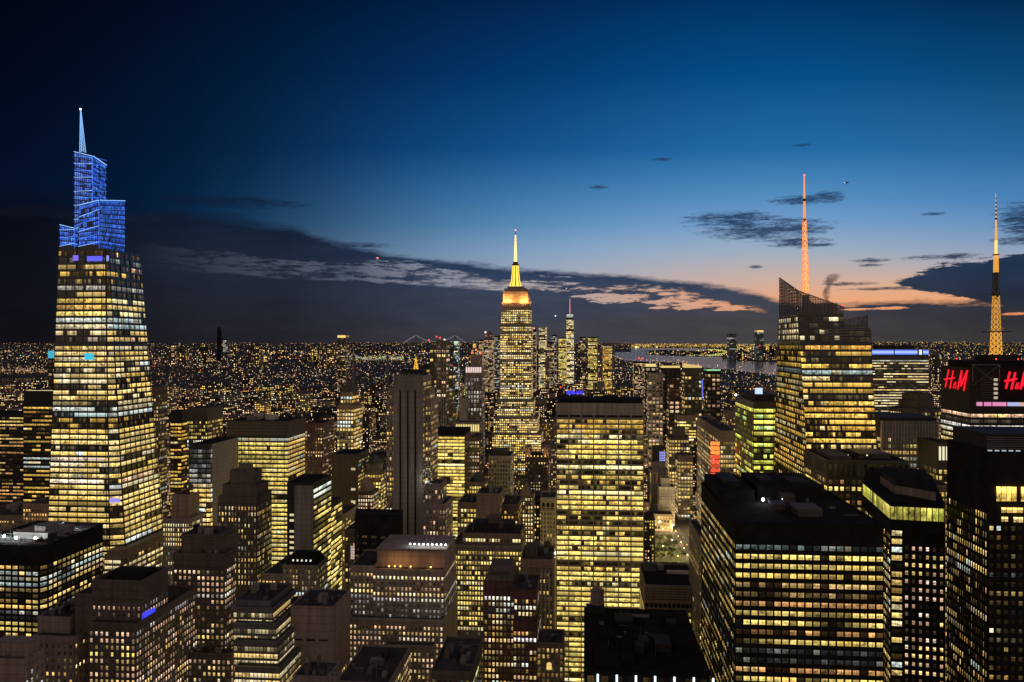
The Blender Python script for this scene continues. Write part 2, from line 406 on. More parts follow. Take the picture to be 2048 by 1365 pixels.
def facade(wall, wins, q, s, rng, face, relief=True):
    bl, br, tr, tl = (Vector(p) for p in q)
    n = (br - bl).cross(tl - bl)
    if n.length < 1e-6: return
    n.normalize()
    L = ((br - bl).length + (tr - tl).length) / 2; H = ((tl - bl).length + (tr - br).length) / 2
    nb = max(1, round(L / s['bw'])); fh = s['fh']
    nf = int((H - s['cap'] - s['foot']) / fh + 1e-6)
    if nf < 1: return
    def pt(u, v, o=0.0):
        return (bl * (1 - u) + br * u) * (1 - v) + (tl * (1 - u) + tr * u) * v + n * o
    def slab(u0, u1, v0, v1, o):
        a, b, c, d = pt(u0, v0), pt(u1, v0), pt(u1, v1), pt(u0, v1)
        k = n * o; A, B, C_, D = a + k, b + k, c + k, d + k
        wall.quad(A, B, C_, D); wall.quad(a, A, D, d); wall.quad(B, b, c, C_); wall.quad(D, C_, c, d); wall.quad(a, b, B, A)
    pd = s['pd']; ww, wh = s['ww'], s['wh']
    top = H - s['cap']; vtop = top / H; vbot = (top - nf * fh) / H
    if relief and pd > 0:
        if ww < .97:
            for b in range(nb + 1):
                w = (1 - ww) / 2 / nb
                if s['grp'] and b % s['grp'] == 0: w *= 1.5
                u0, u1 = max(0, b / nb - w), min(1, b / nb + w)
                slab(u0, u1, vbot, vtop, pd)
        elif s['mul']:
            for b in range(0, nb + 1, s['mul']):
                w = min(.18, s['bw'] * .06) / L
                u0, u1 = max(0, b / nb - w), min(1, b / nb + w)
                slab(u0, u1, vbot, vtop, pd * 1.3)
        for k in range(nf + 1):
            v1 = (top - k * fh + (1 - wh) * fh * .5) / H; v0 = (top - k * fh - (1 - wh) * fh * .5) / H
            slab(0, 1, max(v0, vbot), min(v1, 1), pd * .72)
    for k in range(nf):
        r = rng.random(); lit = s['lit']; p = s['pal']
        if r < s['off']: lit *= .18
        elif r < s['off'] + s['full']: lit = .96
        fb = s['br'] * rng.uniform(.78, 1.15)
        if k in s['floors']:
            e = s['floors'][k]; lit, p, fb = e[0], e[1], e[2]
        fc = pick(rng, p); on = rng.random() < lit
        zc = top - (k + .5) * fh
        v0 = (zc - wh * fh / 2) / H; v1 = (zc + wh * fh / 2) / H
        g0 = rng.choice((.45, .7, .9, 1.0, 1.15)); c = fc; sd = rng.random()
        for b in range(nb):
            if rng.random() > (s['run'] if lit > .6 else s['run'] * .78):
                on = rng.random() < lit; g0 = rng.choice((.55, .75, .9, 1.0, 1.1, 1.25) if s['rib'] else (.30, .55, .8, 1.0, 1.15, 1.4))
                c = pick(rng, p) if rng.random() < s['colvar'] else fc
                if not s['rib'] or rng.random() < .3: sd = rng.random()
            w = ww / 2 / nb; uc = (b + .5) / nb
            u0, u1 = uc - w, uc + w
            if ww >= .97: u0, u1 = b / nb, (b + 1) / nb
            if on: g = fb * g0 * rng.uniform(.85, 1.15)
            else:
                g = rng.choice((.006, .008, .012, .02, .05, .11)) * s['dim'] * s['br']
            x0, x1 = (u0 * L, u1 * L) if s['rib'] else (.09, .09 + (u1 - u0) * L)
            if not s['rib']: sd = rng.random()
            wins.append(((face, k) if s['rib'] else (face, k, b), (pt(u0, v0, .05), pt(u1, v0, .05), pt(u1, v1, .05), pt(u0, v1, .05)), (x0, x1),
                         (c[0] * g, c[1] * g, c[2] * g, sd), n, s['rib']))
    if relief and pd >= .28 and ww < .7 and H > 25:        # belt courses every few floors
        for k in range(6, nf, 7):
            z = (top - k * fh) / H; slab(0, 1, z - .28 / H, z + .28 / H, pd + .22)
        z = (top + s['cap'] * .35) / H; slab(-.002, 1.002, z - .3 / H, z + .3 / H, pd + .3)

PENDING = []          # windows wait until every building stands, so that those in plain view become parts
HERO = []             # footprints: (u0, u1, v0, v1)
class Bld:
    def __init__(s, name, label, cat='office tower', seed=None, group=None, wall='brown', win=True):
        s.name, s.label, s.cat, s.group, s.wallm = name, label, cat, group, wall
        s.root = None; s.z1 = 0.0; s.wins = []; s.rng = random.Random(seed if seed is not None else label)
        s.n = 0; s.ntier = 0
    def start(s, loc):
        if s.root is None:
            s.root = empty(s.name, (loc[0], loc[1], 0), s.label, s.cat, s.group)
            PENDING.append(s)
    def tier(s, xl, xr, yt, Y, d, style=None, right=0, left=0, back=0, zb=None, wall=None, roof='roof', par=1.1, units=0, tank=0, zt=None, relief=None, name=None, near_right=False):
        p0 = Vector(((xl - 1024) / F * Y, Y, 0)); L = span(xr, p0)
        C = [p0, p0 + EU * L, p0 + EU * L + EV * d, p0 + EV * d]
        return s.prism(C, zp(yt, Y) if zt is None else zt, style, right, left, back, zb, wall, roof, par, units, tank, relief, name)
    def prism(s, C, z1, style=None, right=0, left=0, back=0, zb=None, wall=None, roof='roof', par=1.1, units=0, tank=0, relief=None, name=None):
        C = [Vector((c[0], c[1], 0)) for c in C]
        n = len(C); cen = sum(C, Vector()) / n
        s.start(cen)
        zb = s.z1 if zb is None else zb
        up = lambda p, z: Vector((p.x, p.y, z))
        us = [uvof(c) for c in C]
        if zb < 1: HERO.append((min(u for u, v in us), max(u for u, v in us), min(v for u, v in us), max(v for u, v in us)))
        near = min(c.y for c in C)
        relief = (near < 900) if relief is None else relief
        w = MB()
        styles = [style, style if right == 0 else right] + [style if back == 0 else back] * (n - 3) + [style if left == 0 else left]
        for k in range(n):
            j = (k + 1) % n
            q = (up(C[k], zb), up(C[j], zb), up(C[j], z1), up(C[k], z1))
            w.quad(*q); occ(q, s)
            if styles[k]:
                nn = (q[1] - q[0]).cross(q[3] - q[0])
                front = nn.dot(-q[0]) > 0
                sty = styles[k]; vd = (-(q[0] + q[1] + q[2] + q[3]) / 4 + Vector((0, 0, EYE))).normalized()
                if nn.normalized().dot(vd) < .45: sty = dict(sty, pd=sty['pd'] * .3)
                facade(w, s.wins, q, sty, s.rng, (s.ntier, k), relief and front)
        w.build(name or ('wall' if s.ntier == 0 else 'setback_tier'), wall or s.wallm, s.root)
        s.ntier += 1
        rf = MB(); ins = [cen + (c - cen) * (1 - .4 / max(1, (c - cen).length)) for c in C]
        rf.poly([up(c, z1 + .02) for c in ins]); occ([up(c, z1) for c in C], s)
        ro = rf.build('roof', roof, s.root)
        if par:
            pm = MB(); inn = [cen + (c - cen) * (1 - .9 / max(1, (c - cen).length)) for c in C]
            out = [cen + (c - cen) * (1 + .15 / max(1, (c - cen).length)) for c in C]
            for k in range(n):
                j = (k + 1) % n
                a, b, c, e = up(out[k], z1 - .3), up(out[j], z1 - .3), up(inn[j], z1 - .3), up(inn[k], z1 - .3)
                h = Vector((0, 0, par + .3))
                pm.quad(a, b, b + h, a + h); pm.quad(c, e, e + h, c + h); pm.quad(a + h, b + h, c + h, e + h)
            pm.build('parapet', wall or s.wallm, s.root)
        s.C, s.z1, s.cen = C, z1, cen
        if not units and near < 700 and roof == 'roof' and (C[1] - C[0]).length > 14: units = 4
        if units: s.units(units)
        for _ in range(tank): s.tank()
        return s
    def at(s, a, b, z=None):
        """point on the last roof: a along the street, b away from the camera, 0..1"""
        c = s.C; p = (c[0] * (1 - a) + c[1] * a) * (1 - b) + (c[3] * (1 - a) + c[2] * a) * b
        return Vector((p.x, p.y, s.z1 if z is None else z))
    def box(s, a0, a1, b0, b1, h, mat='conc', name='rooftop_unit', z=None):
        z = s.z1 if z is None else z
        q = [s.at(a0, b0, z), s.at(a1, b0, z), s.at(a1, b1, z), s.at(a0, b1, z)]
        m = MB(); t = [p + Vector((0, 0, h)) for p in q]; m.hexa(q, t)
        cen = sum(t, Vector()) / 4
        # a lip round the top and louvres
        t2 = [cen + (p - cen) * 1.02 for p in t]; m.hexa([p + Vector((0, 0, .02)) for p in t2], [p + Vector((0, 0, .35)) for p in t2])
        o = m.build(name, mat, s.root)
        for k in range(4): occ((q[k], q[(k + 1) % 4], t[(k + 1) % 4], t[k]), s)
        occ(t, s)
        return o
    def units(s, n):
        for _ in range(n):
            a, b = s.rng.uniform(.08, .8), s.rng.uniform(.12, .8)
            s.box(a, a + s.rng.uniform(.06, .18), b, b + s.rng.uniform(.06, .18), s.rng.uniform(1.2, 3.6), s.rng.choice(('dark', 'black', 'bronze', 'dark') if s.wallm == 'black' else ('conc', 'steel', 'brown', 'dark')))
        for _ in range(n):                                  # pipes, masts, fans and skylights
            p = s.at(s.rng.uniform(.1, .9), s.rng.uniform(.15, .9)); m = MB()
            if s.rng.random() < .5: m.bar(p, p + Vector((0, 0, s.rng.uniform(2, 6))), .12); m.build('roof_mast', 'steel', s.root)
            else: m.bar(p + Vector((0, 0, .4)), p + EU * s.rng.uniform(3, 9) + Vector((0, 0, .4)), .2); m.build('roof_pipe', 'steel', s.root)
            p = s.at(s.rng.uniform(.1, .9), s.rng.uniform(.15, .9)); m = MB()
            if s.rng.random() < .5: m.cyl((p.x, p.y, p.z), s.rng.uniform(.5, 1.1), s.rng.uniform(.8, 1.6), 10); m.build('roof_fan', 'steel', s.root)
            else: m.hexa([p, p + EU * 2.2, p + EU * 2.2 + EV * 1.4, p + EV * 1.4], [q + Vector((0, 0, .7)) for q in (p, p + EU * 2.2, p + EU * 2.2 + EV * 1.4, p + EV * 1.4)]); m.build('roof_hatch', 'steel', s.root)
    def tank(s, a=None, b=None, r=1.9, h=3.6, leg=2.6):
        p = s.at(a if a is not None else s.rng.uniform(.2, .8), b if b is not None else s.rng.uniform(.3, .8))
        m = MB()
        for sx in (-1, 1):
            for sy in (-1, 1):
                m.bar(p + Vector((sx * r * .6, sy * r * .6, 0)), p + Vector((sx * r * .6, sy * r * .6, leg)), .14)
        m.cyl((p.x, p.y, p.z + leg), r, h, 14); m.cyl((p.x, p.y, p.z + leg + h), r * 1.08, r * .55, 14, .05)
        m.build('water_tank', 'brown', s.root)
    def facet(s, q, style, wall='glassy', relief=True, name='wall', flip=False):
        q = [Vector(p) for p in q]; s.start(sum(q, Vector()) / 4)
        w = MB(); w.quad(*q); occ(q, s)
        if style: facade(w, s.wins, q, style, s.rng, (s.ntier, 9), relief)
        s.ntier += 1
        return w.build(name, wall, s.root)
    def part(s, mb, name, mat, parent=None, label=None):
        o = mb.build(name, mat, parent or s.root)
        if label and o: o['label'] = label
        return o

def prim(n, r, m):   # helper for rings
    pass

def flood(root, loc, col, power, r=.5, name='floodlight', g=None, aim=None, spot=False):
    """a lamp body with its own light"""
    m = MB(); m.bar(loc, Vector(loc) + Vector((0, 0, 1.4)), .09); m.ball(Vector(loc) + Vector((0, 0, 1.6)), r, g=(*(g or col), 0) if not isinstance(g, float) else (col[0] * g, col[1] * g, col[2] * g, 0), m=1)
    o = m.build(name, ['steel', 'lamp'], root)
    if power:
        d = bpy.data.lights.new(name, 'POINT'); d.energy = power; d.color = col; d.shadow_soft_size = r * 1.2
        l = bpy.data.objects.new('lamp_light', d); COL.objects.link(l); l.parent = o
        l.location = Vector(loc) + Vector((0, 0, 2.6)) - Vector(root.location)
    return o

# ================================================================== landmark towers
def dpx(xr, xl, Y, px):          # depth of a right side that ends at pixel column px
    p0 = Vector(((xl - 1024) / F * Y, Y, 0)); return depth_to(px, p0 + EU * span(xr, p0))
def dlx(xl, Y, px):              # depth of a left side that ends at pixel column px
    return depth_to(px, Vector(((xl - 1024) / F * Y, Y, 0)))
def dy(yt, Y, py):               # depth of a roof whose far edge is at pixel row py
    return Y * (yt - HOR) / (py - HOR) - Y

# ---- tapering glass skyscraper with the blue crown (left)
def glass_skyscraper():
    b = Bld('glass_skyscraper', 'tall tapering glass skyscraper glowing yellow under a stepped blue crown and spire', 'skyscraper', 11)
    Y0 = 600.0
    def ring(z):
        py = HOR + (EYE - z) * F / Y0; k = (py - 500) / 540
        pa, pb, pc, pd = 118 - 21 * k, 211 + 8 * k, 217 + 30 * k, 280 + 43 * k
        A = Vector(((pa - 1024) / F * Y0, Y0, 0)); B = A + EU * span(pb, A)
        k2 = (pc - 1024) / F; Yc = B.y + 2.5; C = Vector((k2 * Yc, Yc, 0)); D = C + EV * depth_to(pd, C)
        E = A + EV * (D - C).length
        return [Vector((p.x, p.y, z)) for p in (A, B, C, D, E)]
    zs = [0, 96, zp(690, Y0), zp(556, Y0), zp(498, Y0)]
    white = {6: (.9, 'cool', .5)}
    fl_top = {0: (.35, 'orange', .8), 1: (.25, 'gold', .5)}
    base = st(fh=4.05, bw=1.75, ww=1, wh=.62, cap=0, lit=.92, br=.86, pal='ovw', rib=1, pan=2, off=.03, full=.3, pd=.55, mul=4, run=.84, colvar=.3)
    upper = dict(base); upper.update(fh=4.7, cap=.5, floors={0: (.28, 'gold', .6), 1: (.85, 'white', .34), 2: (.25, 'cream', .5), 3: (.93, 'lemon', .85), 4: (.9, 'warm', .75), 5: (.9, 'lemon', .8), 6: (.85, 'cool', .5), 7: (.9, 'cool', .55), 8: (.7, 'warm', .7), 9: (.75, 'pink', .75)})
    top = dict(base); top.update(fh=5.0, cap=1.0, lit=.3, off=0, full=0, floors={0: (.30, 'orange', .9), 1: (.12, 'cool', .4), 2: (.3, 'pink', .6), 3: (.40, 'gold', .7)})
    mid = dict(base); mid.update(cap=.4, floors={4: (.55, 'cream', .75), 10: (.7, 'cream', .5), 11: (.8, 'cool', .55), 12: (.85, 'cool', .5), 13: (.35, 'gold', .5), 14: (.4, 'gold', .55), 20: (.75, 'pink', .8), 24: (.8, 'pink', .9)})
    for i, sty in enumerate((base, mid, upper, top)):
        lo, hi = ring(zs[i]), ring(zs[i + 1])
        for k in range(3):
            j = k + 1
            b.facet((lo[k], lo[j], hi[j], hi[k]), sty, 'glassy', name='curtain_wall')
        for k in (3, 4):
            j = (k + 1) % 5
            b.facet((lo[k], lo[j], hi[j], hi[k]), dict(sty, pd=0), 'glassy', name='curtain_wall')
    r = ring(zs[-1]); m = MB(); m.poly(r); b.part(m, 'roof', 'roof')
    lo = ring(0); us = [uvof(p) for p in lo]; HERO.append((min(u for u, v in us), max(u for u, v in us), min(v for u, v in us), max(v for u, v in us)))
    # dark edge posts
    m = MB()
    for k in (1,):
        m.bar(ring(0)[k], ring(zs[-1])[k], .55)
    b.part(m, 'corner_post', 'dark')
    # blue crown: three stepped volumes with slanting tops
    crown = st(fh=3.4, bw=1.6, ww=.74, wh=.74, cap=.6, lit=.9, br=.85, pal='blue', off=.0, full=0, pd=.25, run=.1, dim=5, colvar=.6, rib=1)
    blue = (.14, .36, 1.0)
    lm = glowmat('blue_led', (.06, .24, 1.0), 1.2); lm2 = glowmat('pale_blue_led', (.24, .50, 1.0), 1.5)
    z0 = zs[-1]
    def vol(xl, xc, xr, Y, tl, tc, tr, strips, name):
        A = Vector(((xl - 1024) / F * Y, Y, 0)); B = A + EU * span(xc, A); C = B + EV * depth_to(xr, B); D = A + EV * (C - B).length
        zl, zc, zr = zp(tl, A.y), zp(tc, B.y), zp(tr, C.y)
        lift = lambda p, z: Vector((p.x, p.y, z))
        a0, b0, c0, d0 = (lift(p, z0) for p in (A, B, C, D)); a1, b1, c1, d1 = lift(A, zl), lift(B, zc), lift(C, zr), lift(D, zl + (zr - zc) * .4)
        for q in ((a0, b0, b1, a1), (b0, c0, c1, b1), (d0, a0, a1, d1), (c0, d0, d1, c1)):
            b.facet(q, crown, 'glassy', name=name)
        m = MB(); m.poly((a1, b1, c1, d1)); b.part(m, 'crown_roof', 'dark')
        m = MB(); off = -EV * .5; m.bar(a1 + off, b1 + off, .30); b.part(m, 'light_strip', lm2)
        m = MB(); m.bar(b1 + EU * .5, c1 + EU * .5, .30); b.part(m, 'light_strip', lm2)
        m = MB(); m.bar(b0 + off, b1 + off, .12); b.part(m, 'light_strip', lm)
        H = zc - z0; nn = strips
        for k in range(nn):                                   # slanting strips up the faces
            f0 = (k + .35) / nn; f1 = (k + .85) / nn
            m = MB(); m.bar(a0.lerp(a1, f0) + off * 1.4, b0.lerp(b1, f1) + off * 1.4, .17); b.part(m, 'light_strip', lm if k % 2 else lm2)
            m = MB(); m.bar(b0.lerp(b1, f1) + EU * .7, c0.lerp(c1, f0 + .1) + EU * .7, .12); b.part(m, 'light_strip', lm)
    vol(120, 150, 156, 603, 450, 457, 456, 3, 'crown_tier')
    vol(149, 186, 212, 608, 304, 313, 331, 14, 'crown_tier')
    vol(158, 199, 249, 602, 411, 401, 402, 6, 'crown_tier')
    # spire
    Ys = 618; n = 16
    m = MB(); lamps = MB(); ring_at = lambda f: (P(165.5 - 4 * f, 305 - 82 * f, Ys), 1.35 * (1 - f) + .2)
    cs = []
    for k in range(n + 1):
        c, r = ring_at(k / n); cs.append([c + Vector((sx * r, sy * r, 0)) for sx, sy in ((-1, -1), (1, -1), (1, 1), (-1, 1))])
    m.hexa([c + Vector((0, 0, -6)) for c in cs[0]], cs[0])
    for k in range(n):
        for j in range(4):
            lamps.bar(cs[k][j], cs[k + 1][j], .15)
            lamps.bar(cs[k][j], cs[k + 1][(j + 1) % 4], .10)
    m.bar(P(165.5, 306, Ys), P(161.3, 224, Ys), .35, r2=.15); sp = b.part(m, 'spire', 'steel')
    b.part(lamps, 'spire_lattice', lm2, sp)
    m = MB(); m.ball(P(161, 219, Ys), .75); b.part(m, 'beacon', glowmat('white_beacon', (.75, .9, 1), 4))
    # coloured screens on the upper floors
    for (x0, x1, y0, y1, g) in [(147, 158, 511, 522, (.25, .14, .9)), (175, 206, 513, 523, (.12, .12, 1.0)), (214, 219, 512, 523, (.3, .35, .9)), (170, 189, 707, 720, (.05, .55, .75)), (220, 241, 995, 1004, (.35, .30, .9))]:
        a, c_ = ring(zp(y1, Y0 - 2)), ring(zp(y0, Y0 - 2))
        def on(px, R_):
            A, B = R_[0], R_[1]; L = span(px, A); return A + EU * L - EV * .75
        m = MB(); m.quad(on(x0, a), on(x1, a), on(x1, c_), on(x0, c_), g=(*g, .1), m=0); b.part(m, 'light_screen', 'lamp')
    # stone clad podium stepping out on the right
    pod = st(fh=4.0, bw=3.2, ww=1, wh=.55, cap=2.2, lit=.85, br=.7, pal='cream', rib=1, pan=2, pd=.6, mul=2)
    b.tier(209, 243, 1112, 583, 78, pod, right=pod, left=False, back=False, zb=0, wall='tan', units=0, name='podium')
    b.box(.05, .95, .03, .97, 3.0, 'tan', 'podium_screen')
    return b
glass_skyscraper()

# ---- the tiered Art Deco skyscraper with the golden mast (centre)
def deco_skyscraper():
    b = Bld('art_deco_skyscraper', 'tiered stone skyscraper with golden lit mast and orange crown standing tallest at the centre', 'skyscraper', 21, wall='stone')
    Y = 1300
    s = st(fh=3.7, bw=3.05, ww=.60, wh=.56, cap=3, lit=.90, br=1.25, pal='ovw', off=.04, full=.25, pd=.3, run=.3, colvar=.35, floors={})
    def t(xl, xr, yt, d, dY=0, zb=None, sty=s, **k):
        b.tier(xl, xr, yt, Y + dY, d, sty, zb=zb, relief=True, par=.8, **k)
    t(984, 1082, 866, 70, -14)
    t(987, 1074, 834, 62, -8, zb=0)
    t(994, 1066, 800, 56, -4, zb=0)
    sh = dict(s); sh.update(floors={2: (.35, 'warm', .5), 14: (.2, 'warm', .5), 15: (.75, 'cream', 1.), 23: (.25, 'warm', .5)})
    t(1000.5, 1062, 650, 46, 0, sty=sh)
    gold = dict(s); gold.update(pal='lemon', br=1.1, cap=1.5)
    t(1002, 1060, 618, 44, 1, sty=gold)
    t(1003.5, 1058.5, 606, 42, 2, sty=st(fh=6, bw=3, ww=.4, wh=.6, lit=.3, br=.3, cap=1))
    # floodlit shoulders: stone piers washed by lamps set on the ledge
    z = b.z1; p = st(fh=22, bw=3.0, ww=.35, wh=.9, cap=1, lit=0, pd=.9)
    t(1006, 1056, 584, 38, 6, sty=p)
    zt = b.z1
    for f in (.04, .16, .28, .72, .84, .96):
        q = b.at(f, 0, z) - EV * 5.5
        flood(b.root, q, (1, .43, .09), 13000, .5, g=2.0)
    for f in (.2, .8):
        q = b.at(1, f, z) + EU * 3; flood(b.root, q, (1, .45, .10), 5200, .5, g=2.0)
    t(1009, 1053, 578, 32, 9, sty=None)
    t(1015, 1047, 574, 24, 12, sty=None)
    # mast
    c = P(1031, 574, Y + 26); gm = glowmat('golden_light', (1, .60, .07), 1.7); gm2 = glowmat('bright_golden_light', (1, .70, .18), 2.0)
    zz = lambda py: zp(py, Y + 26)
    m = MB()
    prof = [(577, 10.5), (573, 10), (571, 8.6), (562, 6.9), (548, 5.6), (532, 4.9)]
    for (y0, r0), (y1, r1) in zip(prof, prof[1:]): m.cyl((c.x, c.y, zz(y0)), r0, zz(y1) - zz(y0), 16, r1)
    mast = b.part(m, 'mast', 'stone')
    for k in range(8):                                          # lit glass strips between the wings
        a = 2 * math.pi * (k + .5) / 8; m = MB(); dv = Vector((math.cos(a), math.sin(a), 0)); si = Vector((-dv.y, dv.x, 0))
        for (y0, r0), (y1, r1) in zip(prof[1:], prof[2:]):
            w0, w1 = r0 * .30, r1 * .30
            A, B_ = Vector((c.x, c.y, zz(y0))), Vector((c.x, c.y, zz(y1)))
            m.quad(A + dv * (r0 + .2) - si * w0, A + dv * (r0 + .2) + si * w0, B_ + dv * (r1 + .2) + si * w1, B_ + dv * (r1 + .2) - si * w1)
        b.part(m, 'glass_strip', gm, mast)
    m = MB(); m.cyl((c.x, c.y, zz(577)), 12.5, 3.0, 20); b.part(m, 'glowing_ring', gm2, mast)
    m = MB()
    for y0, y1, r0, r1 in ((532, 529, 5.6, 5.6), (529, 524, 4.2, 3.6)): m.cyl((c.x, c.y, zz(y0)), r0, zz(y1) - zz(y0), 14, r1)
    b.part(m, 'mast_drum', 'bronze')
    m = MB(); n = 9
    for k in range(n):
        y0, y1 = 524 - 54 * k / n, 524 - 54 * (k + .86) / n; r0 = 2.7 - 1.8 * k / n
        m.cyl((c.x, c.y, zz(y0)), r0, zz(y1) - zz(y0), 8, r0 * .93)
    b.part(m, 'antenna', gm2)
    m = MB(); m.bar((c.x, c.y, zz(472)), (c.x, c.y, zz(462)), .6); b.part(m, 'antenna_tip', 'dark')
    m = MB(); m.ball((c.x, c.y, zz(461)), 1.2); b.part(m, 'beacon', glowmat('pink_beacon', (1, .25, .35), 3))
    q = P(1031, 575, Y - 6)
    for dx in (-12, 12): flood(b.root, Vector((c.x + dx, c.y - 12, zz(578))), (1, .6, .12), 9000, .4, g=2.0)
    return b
deco_skyscraper()

# ---- slab with seven bays of lit ribbon windows (right of centre)
def slab_tower():
    b = Bld('slab_office_tower', 'broad flat topped office slab with seven lit window bays under a blank stone band', 'office tower', 31, wall='trav')
    Y = 600
    s = st(fh=3.7, bw=2.24, ww=1, wh=.64, cap=11.6, lit=.80, br=.95, pal='lemon', rib=1, pan=1, off=.16, full=.25, pd=.7, mul=4, run=.62, colvar=.25,
           floors={0: (.8, 'gold', .55), 1: (.8, 'gold', .55), 2: (.85, 'gold', .6), 3: (.85, 'lemon', .8), 6: (.95, 'lemon', .8), 7: (.96, 'lemon', 1.0), 8: (.12, 'lemon', .7), 10: (.22, 'lemon', .7), 12: (.35, 'gold', .6), 15: (.95, 'lemon', .95), 13: (.55, 'lemon', .8)})
    b.tier(1113, 1287, 806, Y, 36, s, right=s, left=False, back=dict(s, pd=0), roof='black', par=0)
    # dark plant floor on top, drip slot under the band
    b.box(.02, .99, .1, .9, 2.4, 'black', 'plant_floor')
    b.box(.55, .72, .3, .6, 4.5, 'dark'); b.box(.12, .3, .3, .6, 4.0, 'dark')
    m = MB()
    for k in range(7):
        a, c = b.at((k + .07) / 7, 0), b.at((k + .93) / 7, 0); o = -EV * .32
        z1, z0 = b.z1 - 8.8, b.z1 - 10.3
        for p in (a, c): p.z = 0
        up = lambda p, z: p + o + Vector((0, 0, z))
        m.quad(up(a, z0), up(c, z0), up(c, z1), up(a, z1))
    b.part(m, 'drip_slot', 'black')
    m = MB()
    for k in range(8):
        p = b.at(k / 7, 0, 0) - EV * .6; q = p + Vector((0, 0, b.z1 - 9)); m.bar(p, q, .55)
    b.part(m, 'stone_pier', 'trav')
    m = MB()
    for k in range(7):
        a = b.at((k + .5) / 7, 0, b.z1); m.bar(a - EV * .05 + Vector((0, 0, -.2)), a - EV * .05 + Vector((0, 0, -8.5)), .06)
    return b
slab_tower()

# ---- crystalline tower with the orange spire (right)
def crystal_tower():
    b = Bld('crystal_tower', 'faceted glass tower with slanted lattice crown and tall orange lit spire', 'skyscraper', 41)
    Y0 = 520
    def ring(py):
        k = (py - 690) / 265
        z = zp(py, Y0)
        K = Vector(((1600 + 16 * k - 1024) / F * Y0, Y0, 0)); L_ = K + EV * depth_to(1557 - 7 * k, K)
        Rr = K + EU * span(1742 + 14 * k, K)
        R2 = Rr + EV * (L_ - K).length
        return [Vector((p.x, p.y, z)) for p in (L_, K, Rr, R2)]
    lo, mid = ring(1500), ring(688)
    s = st(fh=3.93, bw=1.5, ww=1, wh=.60, cap=.4, lit=.74, br=.9, pal='gold', rib=1, pan=1, off=.10, full=.12, pd=.5, mul=4, run=.76, colvar=.25,
           floors={0: (.8, 'gold', .7), 4: (.95, 'cool', .42), 11: (.9, 'gold', .95), 16: (.6, 'cream', .8)})
    for k in range(4):
        j = (k + 1) % 4; b.facet((lo[k], lo[j], mid[j], mid[k]), s, 'glassy', relief=k < 2, name='curtain_wall')
    us = [uvof(p) for p in lo]; HERO.append((min(u for u, v in us), max(u for u, v in us), min(v for u, v in us), max(v for u, v in us)))
    # dark upper storeys
    top = ring(628); K = mid[1]
    cut = span(1690, K) / span(1742, K)
    d0 = mid; lerp = lambda a, c, f: a.lerp(c, f)
    sd = st(fh=3.95, bw=3.0, ww=1, wh=.62, cap=1.5, lit=.0, br=.6, pal='cream', rib=1, pan=2, off=0, full=0, pd=.4, mul=2, dim=.5)
    sl = dict(sd); sl.update(lit=.75, br=.62, pal='cream', run=.3)
    fk = .22
    b.facet((d0[0], d0[1], top[1], top[0]), sl, 'glassy', name='curtain_wall')
    fr0, fr1 = lerp(d0[1], d0[2], cut), lerp(top[1], top[2], cut)
    b.facet((d0[1], fr0, fr1, top[1]), dict(sd, lit=.16), 'glassy', name='curtain_wall')
    low = ring(656)
    b.facet((fr0, d0[2], low[2], lerp(low[1], low[2], cut)), sd, 'glassy', name='curtain_wall')
    b.facet((d0[2], d0[3], low[3], low[2]), sd, 'glassy', name='curtain_wall')
    b.facet((lerp(low[1], low[2], cut), lerp(low[0], low[3], cut), lerp(top[0], top[3], cut), fr1), None, 'glassy', name='curtain_wall')
    m = MB(); m.poly((top[0], top[1], fr1, lerp(top[0], top[3], cut))); b.part(m, 'roof', 'roof')
    m = MB(); m.poly((lerp(low[1], low[2], cut), low[2], low[3], lerp(low[0], low[3], cut))); b.part(m, 'lower_roof', 'roof')
    # sloping bands of dark louvres under the crown
    m = MB()
    for k in range(5):
        z = lambda p, h: p + Vector((0, 0, h)) - EV * .7
        a = lerp(d0[1], d0[2], .30); c = lerp(d0[1], d0[2], .99)
        m.bar(z(a, 2 + k * 1.7), z(c, 1.2 + k * 2.0), .35)
    b.part(m, 'louvre_band', 'mauve')
    # lattice screens: the tall slanted one and the lower one
    SCREEN = bpy.data.materials.new('frosted_screen_glass'); SCREEN.use_nodes = True; sb = SCREEN.node_tree.nodes['Principled BSDF']
    sb.inputs['Base Color'].default_value = (.10, .09, .11, 1); sb.inputs['Roughness'].default_value = .3; sb.inputs['Alpha'].default_value = .48
    def lattice(a, c, ha, hc, nx, nz, r=.21):
        m = MB(); H = max(ha, hc)
        for i in range(nx + 1):
            f = i / nx; p = a.lerp(c, f); h = ha + (hc - ha) * f; m.bar(p, p + Vector((0, 0, h)), r)
        m.bar(a + Vector((0, 0, ha)), c + Vector((0, 0, hc)), r * 1.8)
        for k in range(nz):
            h = H * k / nz
            f0 = 0.0; f1 = 1.0
            if hc < ha: f1 = min(1, (h - ha) / (hc - ha)) if h > hc else 1
            elif h > ha: f0 = (h - ha) / (hc - ha)
            m.bar(a.lerp(c, f0) + Vector((0, 0, h)), a.lerp(c, f1) + Vector((0, 0, h)), r)
        o = b.part(m, 'lattice_screen', 'steel'); m = MB(); nrm = (c - a).cross(Vector((0, 0, 1))).normalized() * -.35; m.quad(a + nrm, c + nrm, c + nrm + Vector((0, 0, hc)), a + nrm + Vector((0, 0, ha))); b.part(m, 'glass_pane', SCREEN, o)
    g = glowmat('dim_frosted_screen', (.30, .28, .33), .10)
    Lp, Kp = top[0], top[1]
    Hl = zp(556, Lp.y) - top[0].z; Hk = zp(582, Kp.y) - top[0].z; He = zp(614, fr1.y) - top[0].z
    lattice(Lp, Kp, Hl, Hk, 12, 12); lattice(Kp, fr1, Hk, He, 18, 10)
